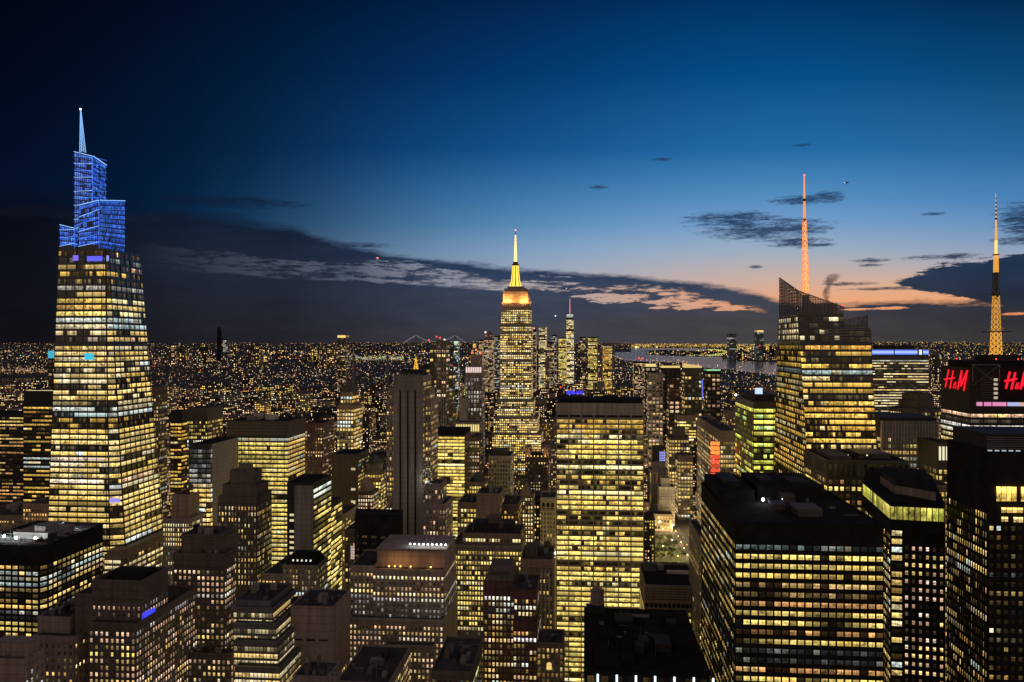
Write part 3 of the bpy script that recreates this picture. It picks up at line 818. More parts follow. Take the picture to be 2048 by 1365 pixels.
    bk = lerp(top[0], top[3], cut); lattice(Lp, bk, Hl, He + 1, 16, 12)
    p0, p1, p2 = lerp(low[1], low[2], cut), low[2].lerp(low[1], .04), low[2]
    h0 = zp(640, p0.y) - low[0].z; h1 = zp(631, p1.y) - low[0].z
    lattice(p0, p1, h0, h1, 12, 8); lattice(p1, low[3].lerp(low[2], .5), h1, 1.5, 12, 8)
    q0, q1 = lerp(low[0], low[3], cut), low[3].lerp(low[2], .5); lattice(q0, q1, h0, 2, 10, 8)
    # dark plant blocks behind the screens
    for (fa, fb, ga, gb, h) in [(.32, .95, .15, .5, 7), (.45, .8, .5, .8, 4)]:
        A = lambda f, g_: (top[1].lerp(fr1, f)).lerp(top[0].lerp(bk, f), g_)
        q = [A(fa, ga), A(fb, ga), A(fb, gb), A(fa, gb)]; m = MB(); m.hexa(q, [p + Vector((0, 0, h)) for p in q]); b.part(m, 'rooftop_unit', 'mauve')
    # spire
    Ys = 556; n = 15; base_y, tip_y = 590, 354
    lm = glowmat('orange_led', (1, .44, .05), 1.5); lm2 = glowmat('pink_led', (1, .20, .06), 1.2)
    cs = []
    for k in range(n + 1):
        f = k / n; c = P(1612 - 3 * f, base_y - (base_y - 440) * f, Ys); r = 1.75 * (1 - f) + .9 * f
        cs.append([c + Vector((sx * r, sy * r, 0)) for sx, sy in ((-1, -1), (1, -1), (1, 1), (-1, 1))])
    m = MB(); m2 = MB()
    for k in range(n):
        for j in range(4):
            m2.bar(cs[k][j], cs[k + 1][j], .24)
            if j in (0, 2) or k % 2: m.bar(cs[k][j], cs[k + 1][(j + 1) % 4], .2)
            m.bar(cs[k][j], cs[k][(j + 1) % 4], .14)
    sp = b.part(m2, 'spire', lm2); b.part(m, 'spire_lattice', lm, sp)
    m = MB(); m.bar(P(1609, 440, Ys), P(1608.6, 402, Ys), .85, r2=.7, n=8); m.bar(P(1608.6, 398, Ys), P(1608.4, tip_y, Ys), .7, r2=.35, n=8); b.part(m, 'spire_tube', glowmat('salmon_led', (1, .28, .08), 1.2), sp)
    m = MB(); m.bar(P(1609, 443, Ys), P(1609, 438, Ys), 1.1, n=8); m.bar(P(1608.6, 403, Ys), P(1608.6, 398, Ys), .95, n=8); b.part(m, 'spire_collar', 'dark', sp)
    m = MB(); m.ball(P(1608.4, 351, Ys), .8); b.part(m, 'beacon', glowmat('red_beacon', (1, .12, .12), 2.5))
    m = MB(); m.ball(P(1684, 611, 530), .7); b.part(m, 'beacon', glowmat('red_lamp', (1, .05, .03), 3))
    foot = [p + Vector((0, 0, -14)) for p in cs[0]]; m = MB(); m.hexa(foot, cs[0]); b.part(m, 'spire_base', 'steel')
    return b
crystal_tower()

# ---- tower with the two red letter signs and the golden antenna (far right)
def letters(o, ux, uz, h, name_root, mat, kr=1.0):
    """the slanted red sign letters: H, a small ampersand, M"""
    def stroke(pts, r):
        m = MB()
        for a, c in zip(pts, pts[1:]): m.bar(o + ux * (a[0] + a[1] * .22) * h + uz * a[1] * h, o + ux * (c[0] + c[1] * .22) * h + uz * c[1] * h, r * h * kr, n=6)
        return m
    def glyph(strokes, r):
        m = MB()
        for s_ in strokes:
            k = stroke(s_, r); i = len(m.v); m.v += k.v; m.f += [tuple(x + i for x in f) for f in k.f]; m.uv += k.uv; m.g += k.g; m.m += k.m
        return m
    H_ = glyph([[(.05, 0), (.05, 1.0)], [(.36, -.04), (.36, .96)], [(-.12, .44), (.52, .58)]], .068)
    A_ = glyph([[(.74, .0), (.56, .22), (.62, .36), (.70, .30), (.54, .10), (.58, .0), (.66, .02), (.74, .18)]], .034)
    M_ = glyph([[(.86, -.02), (.88, 1.0)], [(.88, 1.0), (1.02, .16), (1.22, 1.02)], [(1.22, 1.02), (1.24, -.06)]], .075)
    for g, nm in ((H_, 'sign_letter'), (A_, 'sign_letter'), (M_, 'sign_letter')): name_root.part(g, nm, mat)

def sign_tower():
    b = Bld('sign_tower', 'dark tower carrying two red letter signs and a tall golden lattice antenna', 'skyscraper', 51, wall='dark')
    Y = 560
    s = st(fh=3.9, bw=2.9, ww=1, wh=.55, cap=30, lit=.75, br=.9, pal='cream', rib=1, pan=2, off=.12, full=.2, pd=.5, mul=3, run=.6, colvar=.5,
           floors={0: (.95, 'pink', .9), 1: (.0, 'white', .5), 2: (.95, 'white', .8), 3: (.9, 'white', .8)})
    sl = dict(s); sl.update(lit=.55, br=.42)
    b.tier(1940, 2140, 738, Y, dlx(1940, Y, 1882), s, left=sl, roof='black', par=1)
    z = b.z1
    red = glowmat('red_sign_light', (1, .008, .03), 1.1, 'AUTO')
    # front sign and left sign on dark sign boards
    a = b.at(.36, 0) - EV * .8; h = 15.5
    m = MB(); q = b.at(.30, 0, z - 23) - EV * .4; m.hexa([q, q + EU * 36, q + EU * 36 + EV * .3, q + EV * .3], [p + Vector((0, 0, 24)) for p in (q, q + EU * 36, q + EU * 36 + EV * .3, q + EV * .3)]); b.part(m, 'sign_board', 'black')
    letters(P(2010, 778, Y - 6.5), EU, Vector((0, 0, 1)), 11.6, b, red)
    c0 = b.at(0, .82); c0.z = zp(775, c0.y) ; c0 = c0 - EU * .9
    letters(c0, -EV * 1.9, Vector((0, 0, 1)), 13.0, b, red, .62)
    # pink lit band of windows
    m = MB()
    for (f0, f1, g) in ((.06, .12, (.9, .35, .55)), (.135, .21, (.95, .30, .60)), (.22, .36, (.98, .32, .62)), (.37, .5, (.55, .6, .95)), (.5, .7, (.9, .5, .4))):
        zz = zp(812, Y); p, q = b.at(f0, 0, zz) - EV * .85, b.at(f1, 0, zz) - EV * .85; u = Vector((0, 0, 2.6))
        m.quad(p, q, q + u, p + u, g=(*[x * .8 for x in g], .2))
    b.part(m, 'lit_band', 'lamp')
    # louvred column in the corner and open roof frame
    m = MB()
    for k in range(9):
        zz = zp(795 - k * 5, Y); p, q = b.at(.10, 0, zz) - EV * .6, b.at(.24, 0, zz) - EV * .6; m.bar(p, q, .12)
    b.part(m, 'louvre_panel', 'steel')
    m = MB()
    for k in range(5):
        zz = zp(762 + k * 9, Y); p, q = b.at(.235, 0, zz) - EV * .7, b.at(.275, 0, zz) - EV * .7; u = Vector((0, 0, 1.7)); m.quad(p, q, q + u, p + u, g=(.55, .42, .33, .5))
    b.part(m, 'stair_window', 'lamp')
    m = MB(); top = zp(730, Y)
    pts = [(-.01, 0), (.29, 0)]
    for f in (0.02, .29):
        p = b.at(f, 0, z - 9) - EV * .9; m.bar(p, Vector((p.x, p.y, top)), .35)
    p, q = b.at(.02, 0, top) - EV * .9, b.at(.29, 0, top) - EV * .9; m.bar(p, q, .35)
    m.bar(p, q + Vector((0, 0, -14)), .2); m.bar(q, p + Vector((0, 0, -14)), .2)
    b.part(m, 'roof_frame', 'steel')
    b.box(.05, .98, .1, .9, 5, 'black', 'plant_floor'); b.box(.28, .62, .3, .75, 9, 'dark', 'antenna_base')
    for f, g in ((.33, .2), (.02, .5), (.52, .1), (.62, .1)):
        p = b.at(f, g, z + 6.5); m = MB(); m.ball(p, .55); b.part(m, 'beacon', glowmat('red_lamp', (1, .04, .03), 2.5))
    # antenna: a lattice tower in stages
    Ya = 590; gm = glowmat('gold_floodlit_lattice', (1, .44, .045), 1.0); gm2 = glowmat('gold_tube', (1, .64, .15), 1.3); wh = 'steel'  # floodlighting on the antenna bars put into their emission
    def stage(y0, y1, w0, w1, n, mat, r=.22, name='antenna_stage'):
        m = MB(); cs = []
        for k in range(n + 1):
            f = k / n; c = P(1992, y0 + (y1 - y0) * f, Ya); w = (w0 + (w1 - w0) * f) * Ya / F
            cs.append([c + Vector((sx * w, sy * w, 0)) for sx, sy in ((-1, -1), (1, -1), (1, 1), (-1, 1))])
        for k in range(n):
            for j in range(4):
                m.bar(cs[k][j], cs[k + 1][j], r); m.bar(cs[k][j], cs[k + 1][(j + 1) % 4], r * .8); m.bar(cs[k][(j + 1) % 4], cs[k + 1][j], r * .8); m.bar(cs[k][j], cs[k][(j + 1) % 4], r * .7)
        return b.part(m, name, mat)
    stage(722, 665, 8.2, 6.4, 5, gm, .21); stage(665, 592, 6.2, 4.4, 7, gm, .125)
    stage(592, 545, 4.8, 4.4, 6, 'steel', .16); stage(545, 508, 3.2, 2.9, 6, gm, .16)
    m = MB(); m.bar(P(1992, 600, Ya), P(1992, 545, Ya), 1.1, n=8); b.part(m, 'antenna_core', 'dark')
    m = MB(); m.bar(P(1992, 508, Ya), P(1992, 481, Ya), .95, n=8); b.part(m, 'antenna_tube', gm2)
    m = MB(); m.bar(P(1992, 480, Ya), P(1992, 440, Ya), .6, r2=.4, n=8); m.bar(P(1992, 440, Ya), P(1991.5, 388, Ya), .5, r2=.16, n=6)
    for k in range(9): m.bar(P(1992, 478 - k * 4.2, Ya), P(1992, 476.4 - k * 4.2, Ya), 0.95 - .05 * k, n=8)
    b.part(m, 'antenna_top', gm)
    for k in range(6):
        m = MB(); m.bar(P(1992, 440 - k * 8, Ya), P(1992, 436 - k * 8, Ya), .72 - .07 * k, n=6); b.part(m, 'antenna_dipole', 'pale' if k % 2 else 'dark')
    for yy, ww in ((511, 4.5), (589, 6.5), (665, 19)):
        m = MB(); c = P(1992, yy, Ya); w = ww * Ya / F; q = [c + Vector((sx * w, sy * w, 0)) for sx, sy in ((-1, -1), (1, -1), (1, 1), (-1, 1))]
        m.hexa(q, [p + Vector((0, 0, .8)) for p in q], bottom=True); b.part(m, 'antenna_platform', 'bronze')
    for dx, yy, r in ((14, 658, 1.1), (-15, 662, .9), (-5, 615, .9), (17, 668, .8)): m = MB(); m.ball(P(1992 + dx, yy, Ya), r); b.part(m, 'dish_antenna', 'pale')
    return b
sign_tower()

# ================================================================== the other towers one can tell apart
def T(name, label, wall='brown', cat='office tower', seed=None): return Bld(name, label, cat, seed, wall=wall)
def lamprow(b, spots, col, power, g=3.0, r=.45):
    for a, c in spots: flood(b.root, b.at(a, c), col, power, r, g=g)

# --- foreground right
b = T('black_office_tower', 'black flat roofed office tower with long rows of square yellow windows', 'black'); Y = 300
s = st(fh=3.43, bw=2.7, ww=.80, wh=.50, cap=7, lit=.90, br=.78, pal='lemon', off=.0, full=0, pd=.3, run=.55, pan=1, dim=1.6, colvar=.2,
       floors={0: (.35, 'cool', .16), 5: (.55, 'orange', .35), 6: (.75, 'orange', .5), 9: (.3, 'orange', .6), 11: (.0, 'white', .3), 12: (.03, 'white', .4), 4: (.7, 'orange', .5), 13: (.65, 'orange', .6), 10: (.9, 'lemon', .8)})
sl = st(fh=3.43, bw=2.7, ww=.52, wh=.46, cap=7, lit=.62, br=.52, pal='warm', off=.1, full=.1, pd=.3, dim=1.2, floors={11: (0.1, 'white', .3), 12: (.05, 'white', .4), 6: (.95, 'lemon', .7)})
b.tier(1470, 1767, 1046, Y, dy(1046, Y, 966), s, left=sl, right=sl, roof='black', par=.4)
b.box(.02, .30, .50, .98, 4.2, 'black', 'plant_block'); b.box(.34, .86, .55, .98, 5.2, 'black', 'plant_block'); b.box(.1, .22, .6, .9, 6.2, 'dark')
b.units(6); b.box(.4, .5, .65, .8, 6.5, 'dark'); b.box(.62, .78, .62, .78, 6.3, 'dark')
m = MB()
for k in range(9): m.bar(b.at(.03 + k * .03, .55 + .04 * k, b.z1 + 4.3), b.at(.06 + k * .03, .62 + .04 * k, b.z1 + 4.3), .3)
b.part(m, 'roof_conduit', 'dark')
flood(b.root, b.at(.345, .44), (.85, .9, 1), 700, .7, g=8.0); flood(b.root, b.at(.50, .46), (.8, .88, 1), 0, .22, g=4.0)

b = T('penthouse_tower', 'dark corner tower with a glazed yellow penthouse floor below its flat roof', 'black'); Y = 330
s = st(fh=3.3, bw=2.75, ww=.42, wh=.46, cap=9, lit=.66, br=.72, pal='pink', off=.1, full=.1, pd=.3)
C0 = P(1725, 700, 385); C1 = P(1781, 700, Y); C2 = P(1806, 700, Y - 1); C3 = P(1890, 700, Y - 5); C4 = P(1862, 700, 400); C5 = P(1740, 700, 425)
z = zp(1042, Y)
b.prism([C1, C2, C3, C4, C5, C0], z, st(fh=3.3, bw=5, ww=.82, wh=.62, cap=3.2, lit=.7, br=.7, pal='warm', rib=0, pan=3, pd=.3), right=s, left=st(fh=3.3, bw=2.4, ww=.5, wh=.55, cap=5, lit=.6, br=.6, pal='warm', pd=.3), back=s, roof='black', par=0)
zt = zp(1006, Y)
cen = b.cen; inset = lambda p, k: cen + (Vector((p.x, p.y, 0)) - cen) * k
ring_ = [inset(p, .985) for p in (C1, C2, C3, C4, C5, C0)]
gl = st(fh=6.0, bw=2.2, ww=1, wh=.86, cap=.5, lit=.95, br=.62, pal='green', rib=1, pan=2, pd=.25, mul=1, off=0, colvar=.6)
b.prism(ring_, z + 6.6, gl, right=gl, left=gl, back=gl, roof='black', par=0, name='glazed_penthouse')
b.prism([inset(p, 1.01) for p in (C1, C2, C3, C4, C5, C0)], b.z1 + .9, None, roof='black', par=0, name='roof_slab')
b.prism([inset(p, k) for p, k in ((C1, .5), (C2, .5), (C3, .82), (C4, .8), (C5, .6), (C0, .5))], b.z1 + 3.6, None, roof='black', par=0, wall='mauve', name='rooftop_housing')
b.prism([inset(p, .45) for p in (C1, C2, C3, C4, C5, C0)], b.z1 + 1.8, None, roof='black', par=0, wall='dark', name='rooftop_housing')

b = T('dark_corner_tower', 'nearly black tower at the far right edge with two big yellow windows near its top', 'black'); Y = 300
s = st(fh=3.4, bw=2.6, ww=.62, wh=.48, cap=26, lit=.24, br=.8, pal='warm', off=.3, full=.06, pd=.5, run=.75)
sl = st(fh=3.4, bw=1.9, ww=.50, wh=.62, cap=22, lit=.38, br=.7, pal='warm', off=.3, full=.1, pd=.7, run=.7)
b.tier(1975, 2180, 905, Y, dlx(1975, Y, 1894), s, left=sl, roof='black', par=1.0)
b.box(.03, .98, .08, .92, 6.2, 'dark', 'crown_block')
m = MB()
for k in range(6): m.bar(b.at(.03, .075, b.z1 + 1.2 + k * .8), b.at(.98, .075, b.z1 + 1.2 + k * .8), .16)
b.part(m, 'louvre_band', 'steel')
def bigwin(x0, x1, y0, y1, n, m_, lab=None):
    mb = MB(); p, q = P(x0, y1, Y - 2), P(x1, y1, Y - 2)
    f = lambda px, py: (lambda a: b.C[0] + EU * span(px, b.C[0]) - EV * .8 + Vector((0, 0, zp(py, Y - 4))))(0)
    mb.quad(f(x0, y1), f(x1, y1), f(x1, y0), f(x0, y0), ((0, 0), (n * 1.5, 0), (n * 1.5, 1), (0, 1)), (*m_, .31))
    w = b.part(mb, 'bay_window', 'win')
    fr = MB()
    for i in range(n + 1):
        a = f(x0 + (x1 - x0) * i / n, y0) - EV * .1; c = f(x0 + (x1 - x0) * i / n, y1) - EV * .1; fr.bar(a, c, .07)
    for i in range(3):
        a = f(x0, y0 + (y1 - y0) * i / 2) - EV * .1; c = f(x1, y0 + (y1 - y0) * i / 2) - EV * .1; fr.bar(a, c, .07)
    b.part(fr, 'window_frame', 'dark', w)
bigwin(1990, 2031, 976, 1006, 4, (1.0, .66, .14)); bigwin(2039, 2090, 976, 1006, 4, (1.0, .66, .14)); bigwin(2000, 2044, 1018, 1029, 4, (.95, .62, .16))
bigwin(2000, 2014, 1037, 1047, 2, (.95, .62, .2)); bigwin(2024, 2044, 1037, 1048, 2, (.95, .66, .25))
m = MB()
for k in range(5): m.quad(*[(lambda px, py: b.C[0] + EU * span(px, b.C[0]) - EV * .9 + Vector((0, 0, zp(py, Y - 4))))(px, py) for px, py in ((1973 + k * 14, 905), (1982 + k * 14, 905), (1982 + k * 14, 902.5), (1973 + k * 14, 902.5))], g=(.45, .5, .55, .3))
b.part(m, 'light_strip', 'lamp')

b = T('pier_block_tower', 'dark brown block with tall piers and a yellow window row, beyond the black tower', 'bronze'); Y = 430
s = st(fh=16, bw=2.9, ww=.55, wh=.9, cap=2.5, lit=0, pd=.9, dim=.3)
d = dy(922, Y, 900); dl = dlx(1655, Y, 1621)
low = st(fh=3.6, bw=2.9, ww=.62, wh=.56, cap=1, lit=.6, br=.7, pal='gold', pd=.5, floors={0: (.35, 'orange', .4), 1: (.75, 'lemon', .85), 2: (.05, 'gold', .4), 3: (.4, 'orange', .5)})
b.tier(1655, 1817, 953, Y, d, low, left=dict(low, br=.45, lit=.3), roof='black', par=0)
b.tier(1655, 1817, 923, Y, d, st(fh=6.3, bw=2.9, ww=.55, wh=.94, cap=1.2, lit=0, pd=.8, dim=.3), roof='black', par=.6)
b.box(.1, .35, .15, .8, 1.5, 'brown'); b.box(.5, .9, .3, .8, 2.2, 'bronze')
flood(b.root, b.at(.36, .3), (1, .9, .7), 0, .3, g=2.5); flood(b.root, b.at(.6, .3), (1, .9, .7), 0, .3, g=2.5)

b = T('white_pinstripe_tower', 'white pinstriped office block with closely spaced vertical fins and lit lower floors', 'pale'); Y = 520
s = st(fh=4.0, bw=2.15, ww=.74, wh=.52, cap=10, lit=.85, br=.70, pal='warm', off=.1, full=.2, pd=.3, run=.7, floors={0: (.2, 'warm', .6), 1: (.5, 'lemon', .6)})
b.tier(1762, 1876, 842, Y, 45, s, left=s, roof='black', par=0, wall='dark')
m = MB()
for k in range(38):
    p = b.at((k + .5) / 38, 0, 0) - EV * .5; m.bar(p, p + Vector((0, 0, b.z1)), .22)
b.part(m, 'facade_fins', 'pale')
m = MB()
for f in (0.0, 1.0):
    p = b.at(f, 0, 0) - EV * .6; m.bar(p, p + Vector((0, 0, b.z1)), .5)
b.part(m, 'corner_pier', 'pale')
b.box(.0, 1, .05, .95, 1.6, 'dark', 'roof_slab')

b = T('blue_lit_tower', 'dark slab with a glowing blue band around its top and thin broken rows of lights', 'glassy'); Y = 850
s = st(fh=2.75, bw=3, ww=1, wh=.40, cap=11, lit=.50, br=.85, pal='cream', rib=1, pan=2, pd=.3, run=.74, off=.18, full=.2, colvar=.3, floors={0: (.95, 'white', .5)})
b.tier(1744, 1857, 698, Y, 40, s, left=False, roof='black', par=0)
m = MB()
for (x0, x1) in ((.0, .38), (.40, .80), (.90, 1.0)):
    p, q = b.at(x0, 0, b.z1 - 6) - EV * .6, b.at(x1, 0, b.z1 - 6) - EV * .6; u = Vector((0, 0, 5.0))
    m.quad(p, q, q + u, p + u, g=(.10, .22, 1.0, .2)); e = Vector((0, 0, 1.2)); f = Vector((0, 0, 3.8)); o = -EV * .1
    m.quad(p + e + o, q + e + o, q + f + o, p + f + o, g=(.42, .56, 1.0, .4))
p, q = b.at(.83, 0, b.z1 - 6) - EV * .6, b.at(.88, 0, b.z1 - 6) - EV * .6; m.quad(p, q, q + u, p + u, g=(.85, .9, 1, .2))
b.part(m, 'blue_light_band', 'lamp')
b.box(.2, .8, .2, .8, 3.0, 'dark')

b = T('stepped_crown_building', 'brown stepped building with a round topped crown below the blue lit slab', 'bronze'); Y = 720
def octa(px, py, Y, r):
    c = P(px, py, Y); return [Vector((c.x + r * math.cos(2 * math.pi * (k - 4.0) / 10), c.y + r * math.sin(2 * math.pi * (k - 4.0) / 10), 0)) for k in range(10)]
w = st(fh=3.6, bw=2.6, ww=.6, wh=.6, cap=2, lit=.6, br=.7, pal='warm', pd=.3)
b.prism(octa(1829, 800, Y + 30, 22), zp(822, Y), w, roof='black', par=.8)
b.prism(octa(1832, 800, Y + 30, 15), zp(806, Y), None, roof='black', par=.8)
b.prism(octa(1832, 800, Y + 30, 12), zp(792, Y), st(fh=5, bw=3, ww=.5, wh=.6, cap=2, lit=.1, pd=.3), roof='black', par=.8)

b = T('green_lit_tower', 'glass tower lit yellow green beside the crystal tower, a bright screen on its roof', 'glassy'); Y = 660
s = st(fh=4.6, bw=2.6, ww=1, wh=.58, cap=4, lit=.92, br=1.15, pal='green', rib=1, pan=1, pd=.4, mul=3, off=.12, full=.2, run=.6, colvar=.6, floors={5: (.05, 'green', .3), 7: (.3, 'green', .4)})
sl = dict(s); sl.update(lit=.65, br=.75, off=.25)
b.tier(1507, 1560, 806, Y, dlx(1507, Y, 1471), s, left=sl, roof='black', par=1)
b.box(.1, .9, .1, .9, 6, 'dark', 'plant_floor')
m = MB(); p = b.at(.15, .12, b.z1 + 6.5); p2 = p + EU * 6
m.quad(p, p2, p2 + Vector((0, 0, 5)), p + Vector((0, 0, 5)), g=(.62, .8, 1.0, 0)); m.bar(p + EV * .5 + Vector((0, 0, -6)), p + EV * .5 + Vector((0, 0, 5)), .3, m=1); b.part(m, 'roof_screen', ['lamp', 'steel'])
flood(b.root, b.at(-.0, .98, b.z1), (.8, .9, 1), 0, 1.1, g=4.0)

b = T('red_strip_building', 'brown office building with a glowing red strip down its corner', 'mauve'); Y = 800
s = st(fh=4.4, bw=2.6, ww=.7, wh=.6, cap=9, lit=.75, br=.72, pal='warm', pd=.3)
b.tier(1441, 1472, 864, Y, dlx(1441, Y, 1394), s, left=dict(s, lit=.5), roof='roof', units=2)
m = MB(); c = b.C[0] - EV * .2
A = c - EU * 1.0; 
for k in range(26):
    z0 = b.z1 - 10 - k * 4.4; g = 1.0 if k < 3 else .62 + .3 * math.sin(k * 2.1)
    q0 = A - EU * 8.0 + EV * 3.2; m.quad(q0 + Vector((0, 0, z0 - 3.4)), A + Vector((0, 0, z0 - 3.4)), A + Vector((0, 0, z0)), q0 + Vector((0, 0, z0)), g=(1.7 * g, (.36 if k < 3 else .13) * g, .06 * g, 0))
b.part(m, 'red_light_strip', 'lamp')

# --- park side
b = T('perforated_top_building', 'flat black roofed block with a pierced brick parapet band in front of the park', 'tan'); Y = 450
s = st(fh=3.5, bw=1.9, ww=.72, wh=.56, cap=13.5, lit=.92, br=.85, pal='lemon', pd=.3, off=.05)
b.tier(1290, 1397, 1172, Y, dy(1172, Y, 1128), s, left=s, roof='black', par=.5)
m = MB()
for r_ in range(5):
    for k in range(30):
        p = b.at((k + .25 + .5 * (r_ % 2)) / 30.6, 0, b.z1 - 1.8 - r_ * 1.45) - EV * .06; q = p + EU * .5; u = Vector((0, 0, .8)); m.quad(p, q, q + u, p + u)
b.part(m, 'pierced_openings', 'black')
m = MB()
for k in range(12):
    p = b.at((k + .1) / 12, 0, b.z1 - 11.6) - EV * .08; q = p + EU * 1.9; u = Vector((0, 0, 2.2)); m.quad(p, q, q + u, p + u)
b.part(m, 'open_gallery', 'black')
b.box(.5, .92, .55, .62, 1.0, 'pale', 'roof_bench'); b.box(.05, .3, .5, .9, 1.6, 'dark'); b.box(.34, .46, .7, .9, 2.2, 'conc')

b = T('flat_black_roof', 'broad flat black roof at the bottom edge with white light tubes under its eaves', 'black'); Y = 330
b.tier(1168, 1420, 1343, Y, dy(1343, Y, 1216), st(fh=9, bw=5.3, ww=.5, wh=.9, cap=1, lit=0, pd=.6, dim=.6), left=st(fh=5, bw=5, ww=.5, wh=.5, cap=3, lit=.05, pd=.3), roof='black', par=.25)
tube = glowmat('white_tube_light', (.78, .95, .95), 1.6)
for k in range(7):
    p = b.at(.11 + k * .152, 0, b.z1 - .5) - EV * 1.3; m = MB(); m.bar(p, p + Vector((0, 0, -11)), .42, n=6); b.part(m, 'light_tube', tube)
b.box(.09, .30, .05, .40, .6, 'black', 'roof_hatch'); b.box(.55, .75, .5, .55, .5, 'dark'); b.box(.3, .62, .85, .88, .5, 'conc', 'roof_ridge')
b.box(.02, .2, .9, .99, 2.4, 'dark'); b.units(7)
m = MB()
for k in range(5): m.ball(b.at(-.004, .1 + k * .17, b.z1 - .6 - .5 * k), .22, g=(1, 1, 1.2, 0))
b.part(m, 'edge_lamp', 'lamp')
p = b.at(.13, .985); m = MB(); m.cyl((p.x, p.y, p.z), 3.4, 9.5, 20); m.cyl((p.x, p.y, p.z + 9.5), 3.0, .4, 20)
for k in range(14):
    a = 2 * math.pi * k / 14; q = Vector((p.x + 3.4 * math.cos(a), p.y + 3.4 * math.sin(a), p.z + 9.4)); m.bar(q, q + Vector((0, 0, 1.2)), .12)
b.part(m, 'cooling_tower', 'mauve')

# --- centre foreground
b = T('yellow_window_block', 'stepped stone block densely filled with small yellow windows left of the slab', 'tan'); Y = 520
s = st(fh=3.2, bw=1.86, ww=.62, wh=.60, cap=2.2, lit=.80, br=.92, pal='lemon', pd=.3, off=.06, full=.2, run=.35, colvar=.3)
b.tier(903, 1043, 1093, Y, 40, s, roof='roof', units=0, wall='stone')
b.tier(925, 1042, 1070, Y + 6, 32, dict(s, cap=1.6), roof='roof', units=4, tank=1)
b.box(.15, .85, .3, .8, 5, 'dark', 'rooftop_housing'); b.box(.4, .62, .35, .7, 9, 'brown', 'rooftop_housing')

b = T('mansard_building', 'dark red brick building with a sloping mansard roof and one bright white window row', 'red'); Y = 410
s = st(fh=3.0, bw=2.0, ww=.55, wh=.58, cap=6.5, lit=.42, br=.72, pal='warm', pd=.3, dim=3, floors={0: (.96, 'white', 1.0), 2: (.5, 'white', .8), 7: (.8, 'pink', .8)})
b.tier(968, 1029, 1164, Y, 26, s, roof='roof', par=.5)
q = [b.at(.02, .02), b.at(.98, .02), b.at(.98, .98), b.at(.02, .98)]; tq = [b.at(x, y, b.z1 + 6.5) for x, y in ((.15, .2), (.85, .2), (.85, .8), (.15, .8))]
m = MB(); m.hexa(q, tq); b.part(m, 'mansard_roof', 'brown'); m = MB()
for f in (.2, .4, .6, .8):
    a = q[0].lerp(q[1], f).lerp(tq[0].lerp(tq[1], f), .45) - EV * .6; m.hexa([a - EU * .6, a + EU * .6, a + EU * .6 + EV * 1.5, a - EU * .6 + EV * 1.5], [p + Vector((0, 0, 1.6)) for p in (a - EU * .6, a + EU * .6, a + EU * .6 + EV * 1.5, a - EU * .6 + EV * 1.5)])
b.part(m, 'dormer', 'red')

b = T('dark_brick_building', 'dark brick building with a setback top and bright white row, right of the mansard building', 'red'); Y = 396
s = st(fh=3.0, bw=1.95, ww=.55, wh=.58, cap=3.5, lit=.35, br=.72, pal='warm', pd=.3, dim=3, floors={1: (.96, 'white', 1.0), 0: (.3, 'orange', .6), 4: (.55, 'lemon', .8), 7: (.7, 'pink', .7)})
b.tier(1026, 1074, 1246, Y - 3, 30, s, roof='roof', par=.6)
b.tier(1028, 1073, 1182, Y, 26, s, roof='roof', par=.6, units=3)

b = T('arched_window_house', 'small greenish stone house front with a glowing arched window at the bottom', 'conc', 'building'); Y = 400
s = st(fh=3.0, bw=2.0, ww=.45, wh=.6, cap=1.5, lit=.35, br=.5, pal='warm', pd=.3, dim=3, floors={0: (.9, 'cream', .8)})
b.tier(1074, 1127, 1288, Y, 20, s, roof='roof', par=.6, units=2, wall='tan')
m = MB(); c = b.at(.46, 0, zp(1338, Y)) - EV * .6; pts = [c - EU * 1.2, c + EU * 1.2] + [c + EU * 1.2 * math.cos(a) + Vector((0, 0, 2.4 + 1.2 * math.sin(a))) for a in [math.pi * k / 8 for k in range(9)]]
m.poly(pts, g=(1, .68, .2, 0)); w = b.part(m, 'arched_window', 'lamp'); m = MB()
m.bar(c - EV * .1, c + Vector((0, 0, 3.6)) - EV * .1, .08); m.bar(c - EU * 1.2 + Vector((0, 0, 2.2)) - EV * .1, c + EU * 1.2 + Vector((0, 0, 2.2)) - EV * .1, .08); b.part(m, 'window_frame', 'dark', w)

b = T('column_front_building', 'pale fronted building with tall thin columns between the dark brick house and the slab', 'tan'); Y = 480
s = st(fh=3.4, bw=1.9, ww=.5, wh=.55, cap=6.5, lit=.22, br=.6, pal='warm', pd=.35)
b.tier(1041, 1105, 1122, Y, 34, s, roof='roof', units=5, tank=1)
m = MB()
for k in range(3):
    p = b.at(.66 + k * .12, 0, 0) - EV * .7; m.bar(p, p + Vector((0, 0, b.z1 - 5)), .55)
b.part(m, 'column', 'pale'); b.box(0, 1, -.03, .02, 1.2, 'tan', 'cornice', b.z1 - 3.5)
b.box(.1, .5, .3, .8, 4, 'brown', 'rooftop_housing')

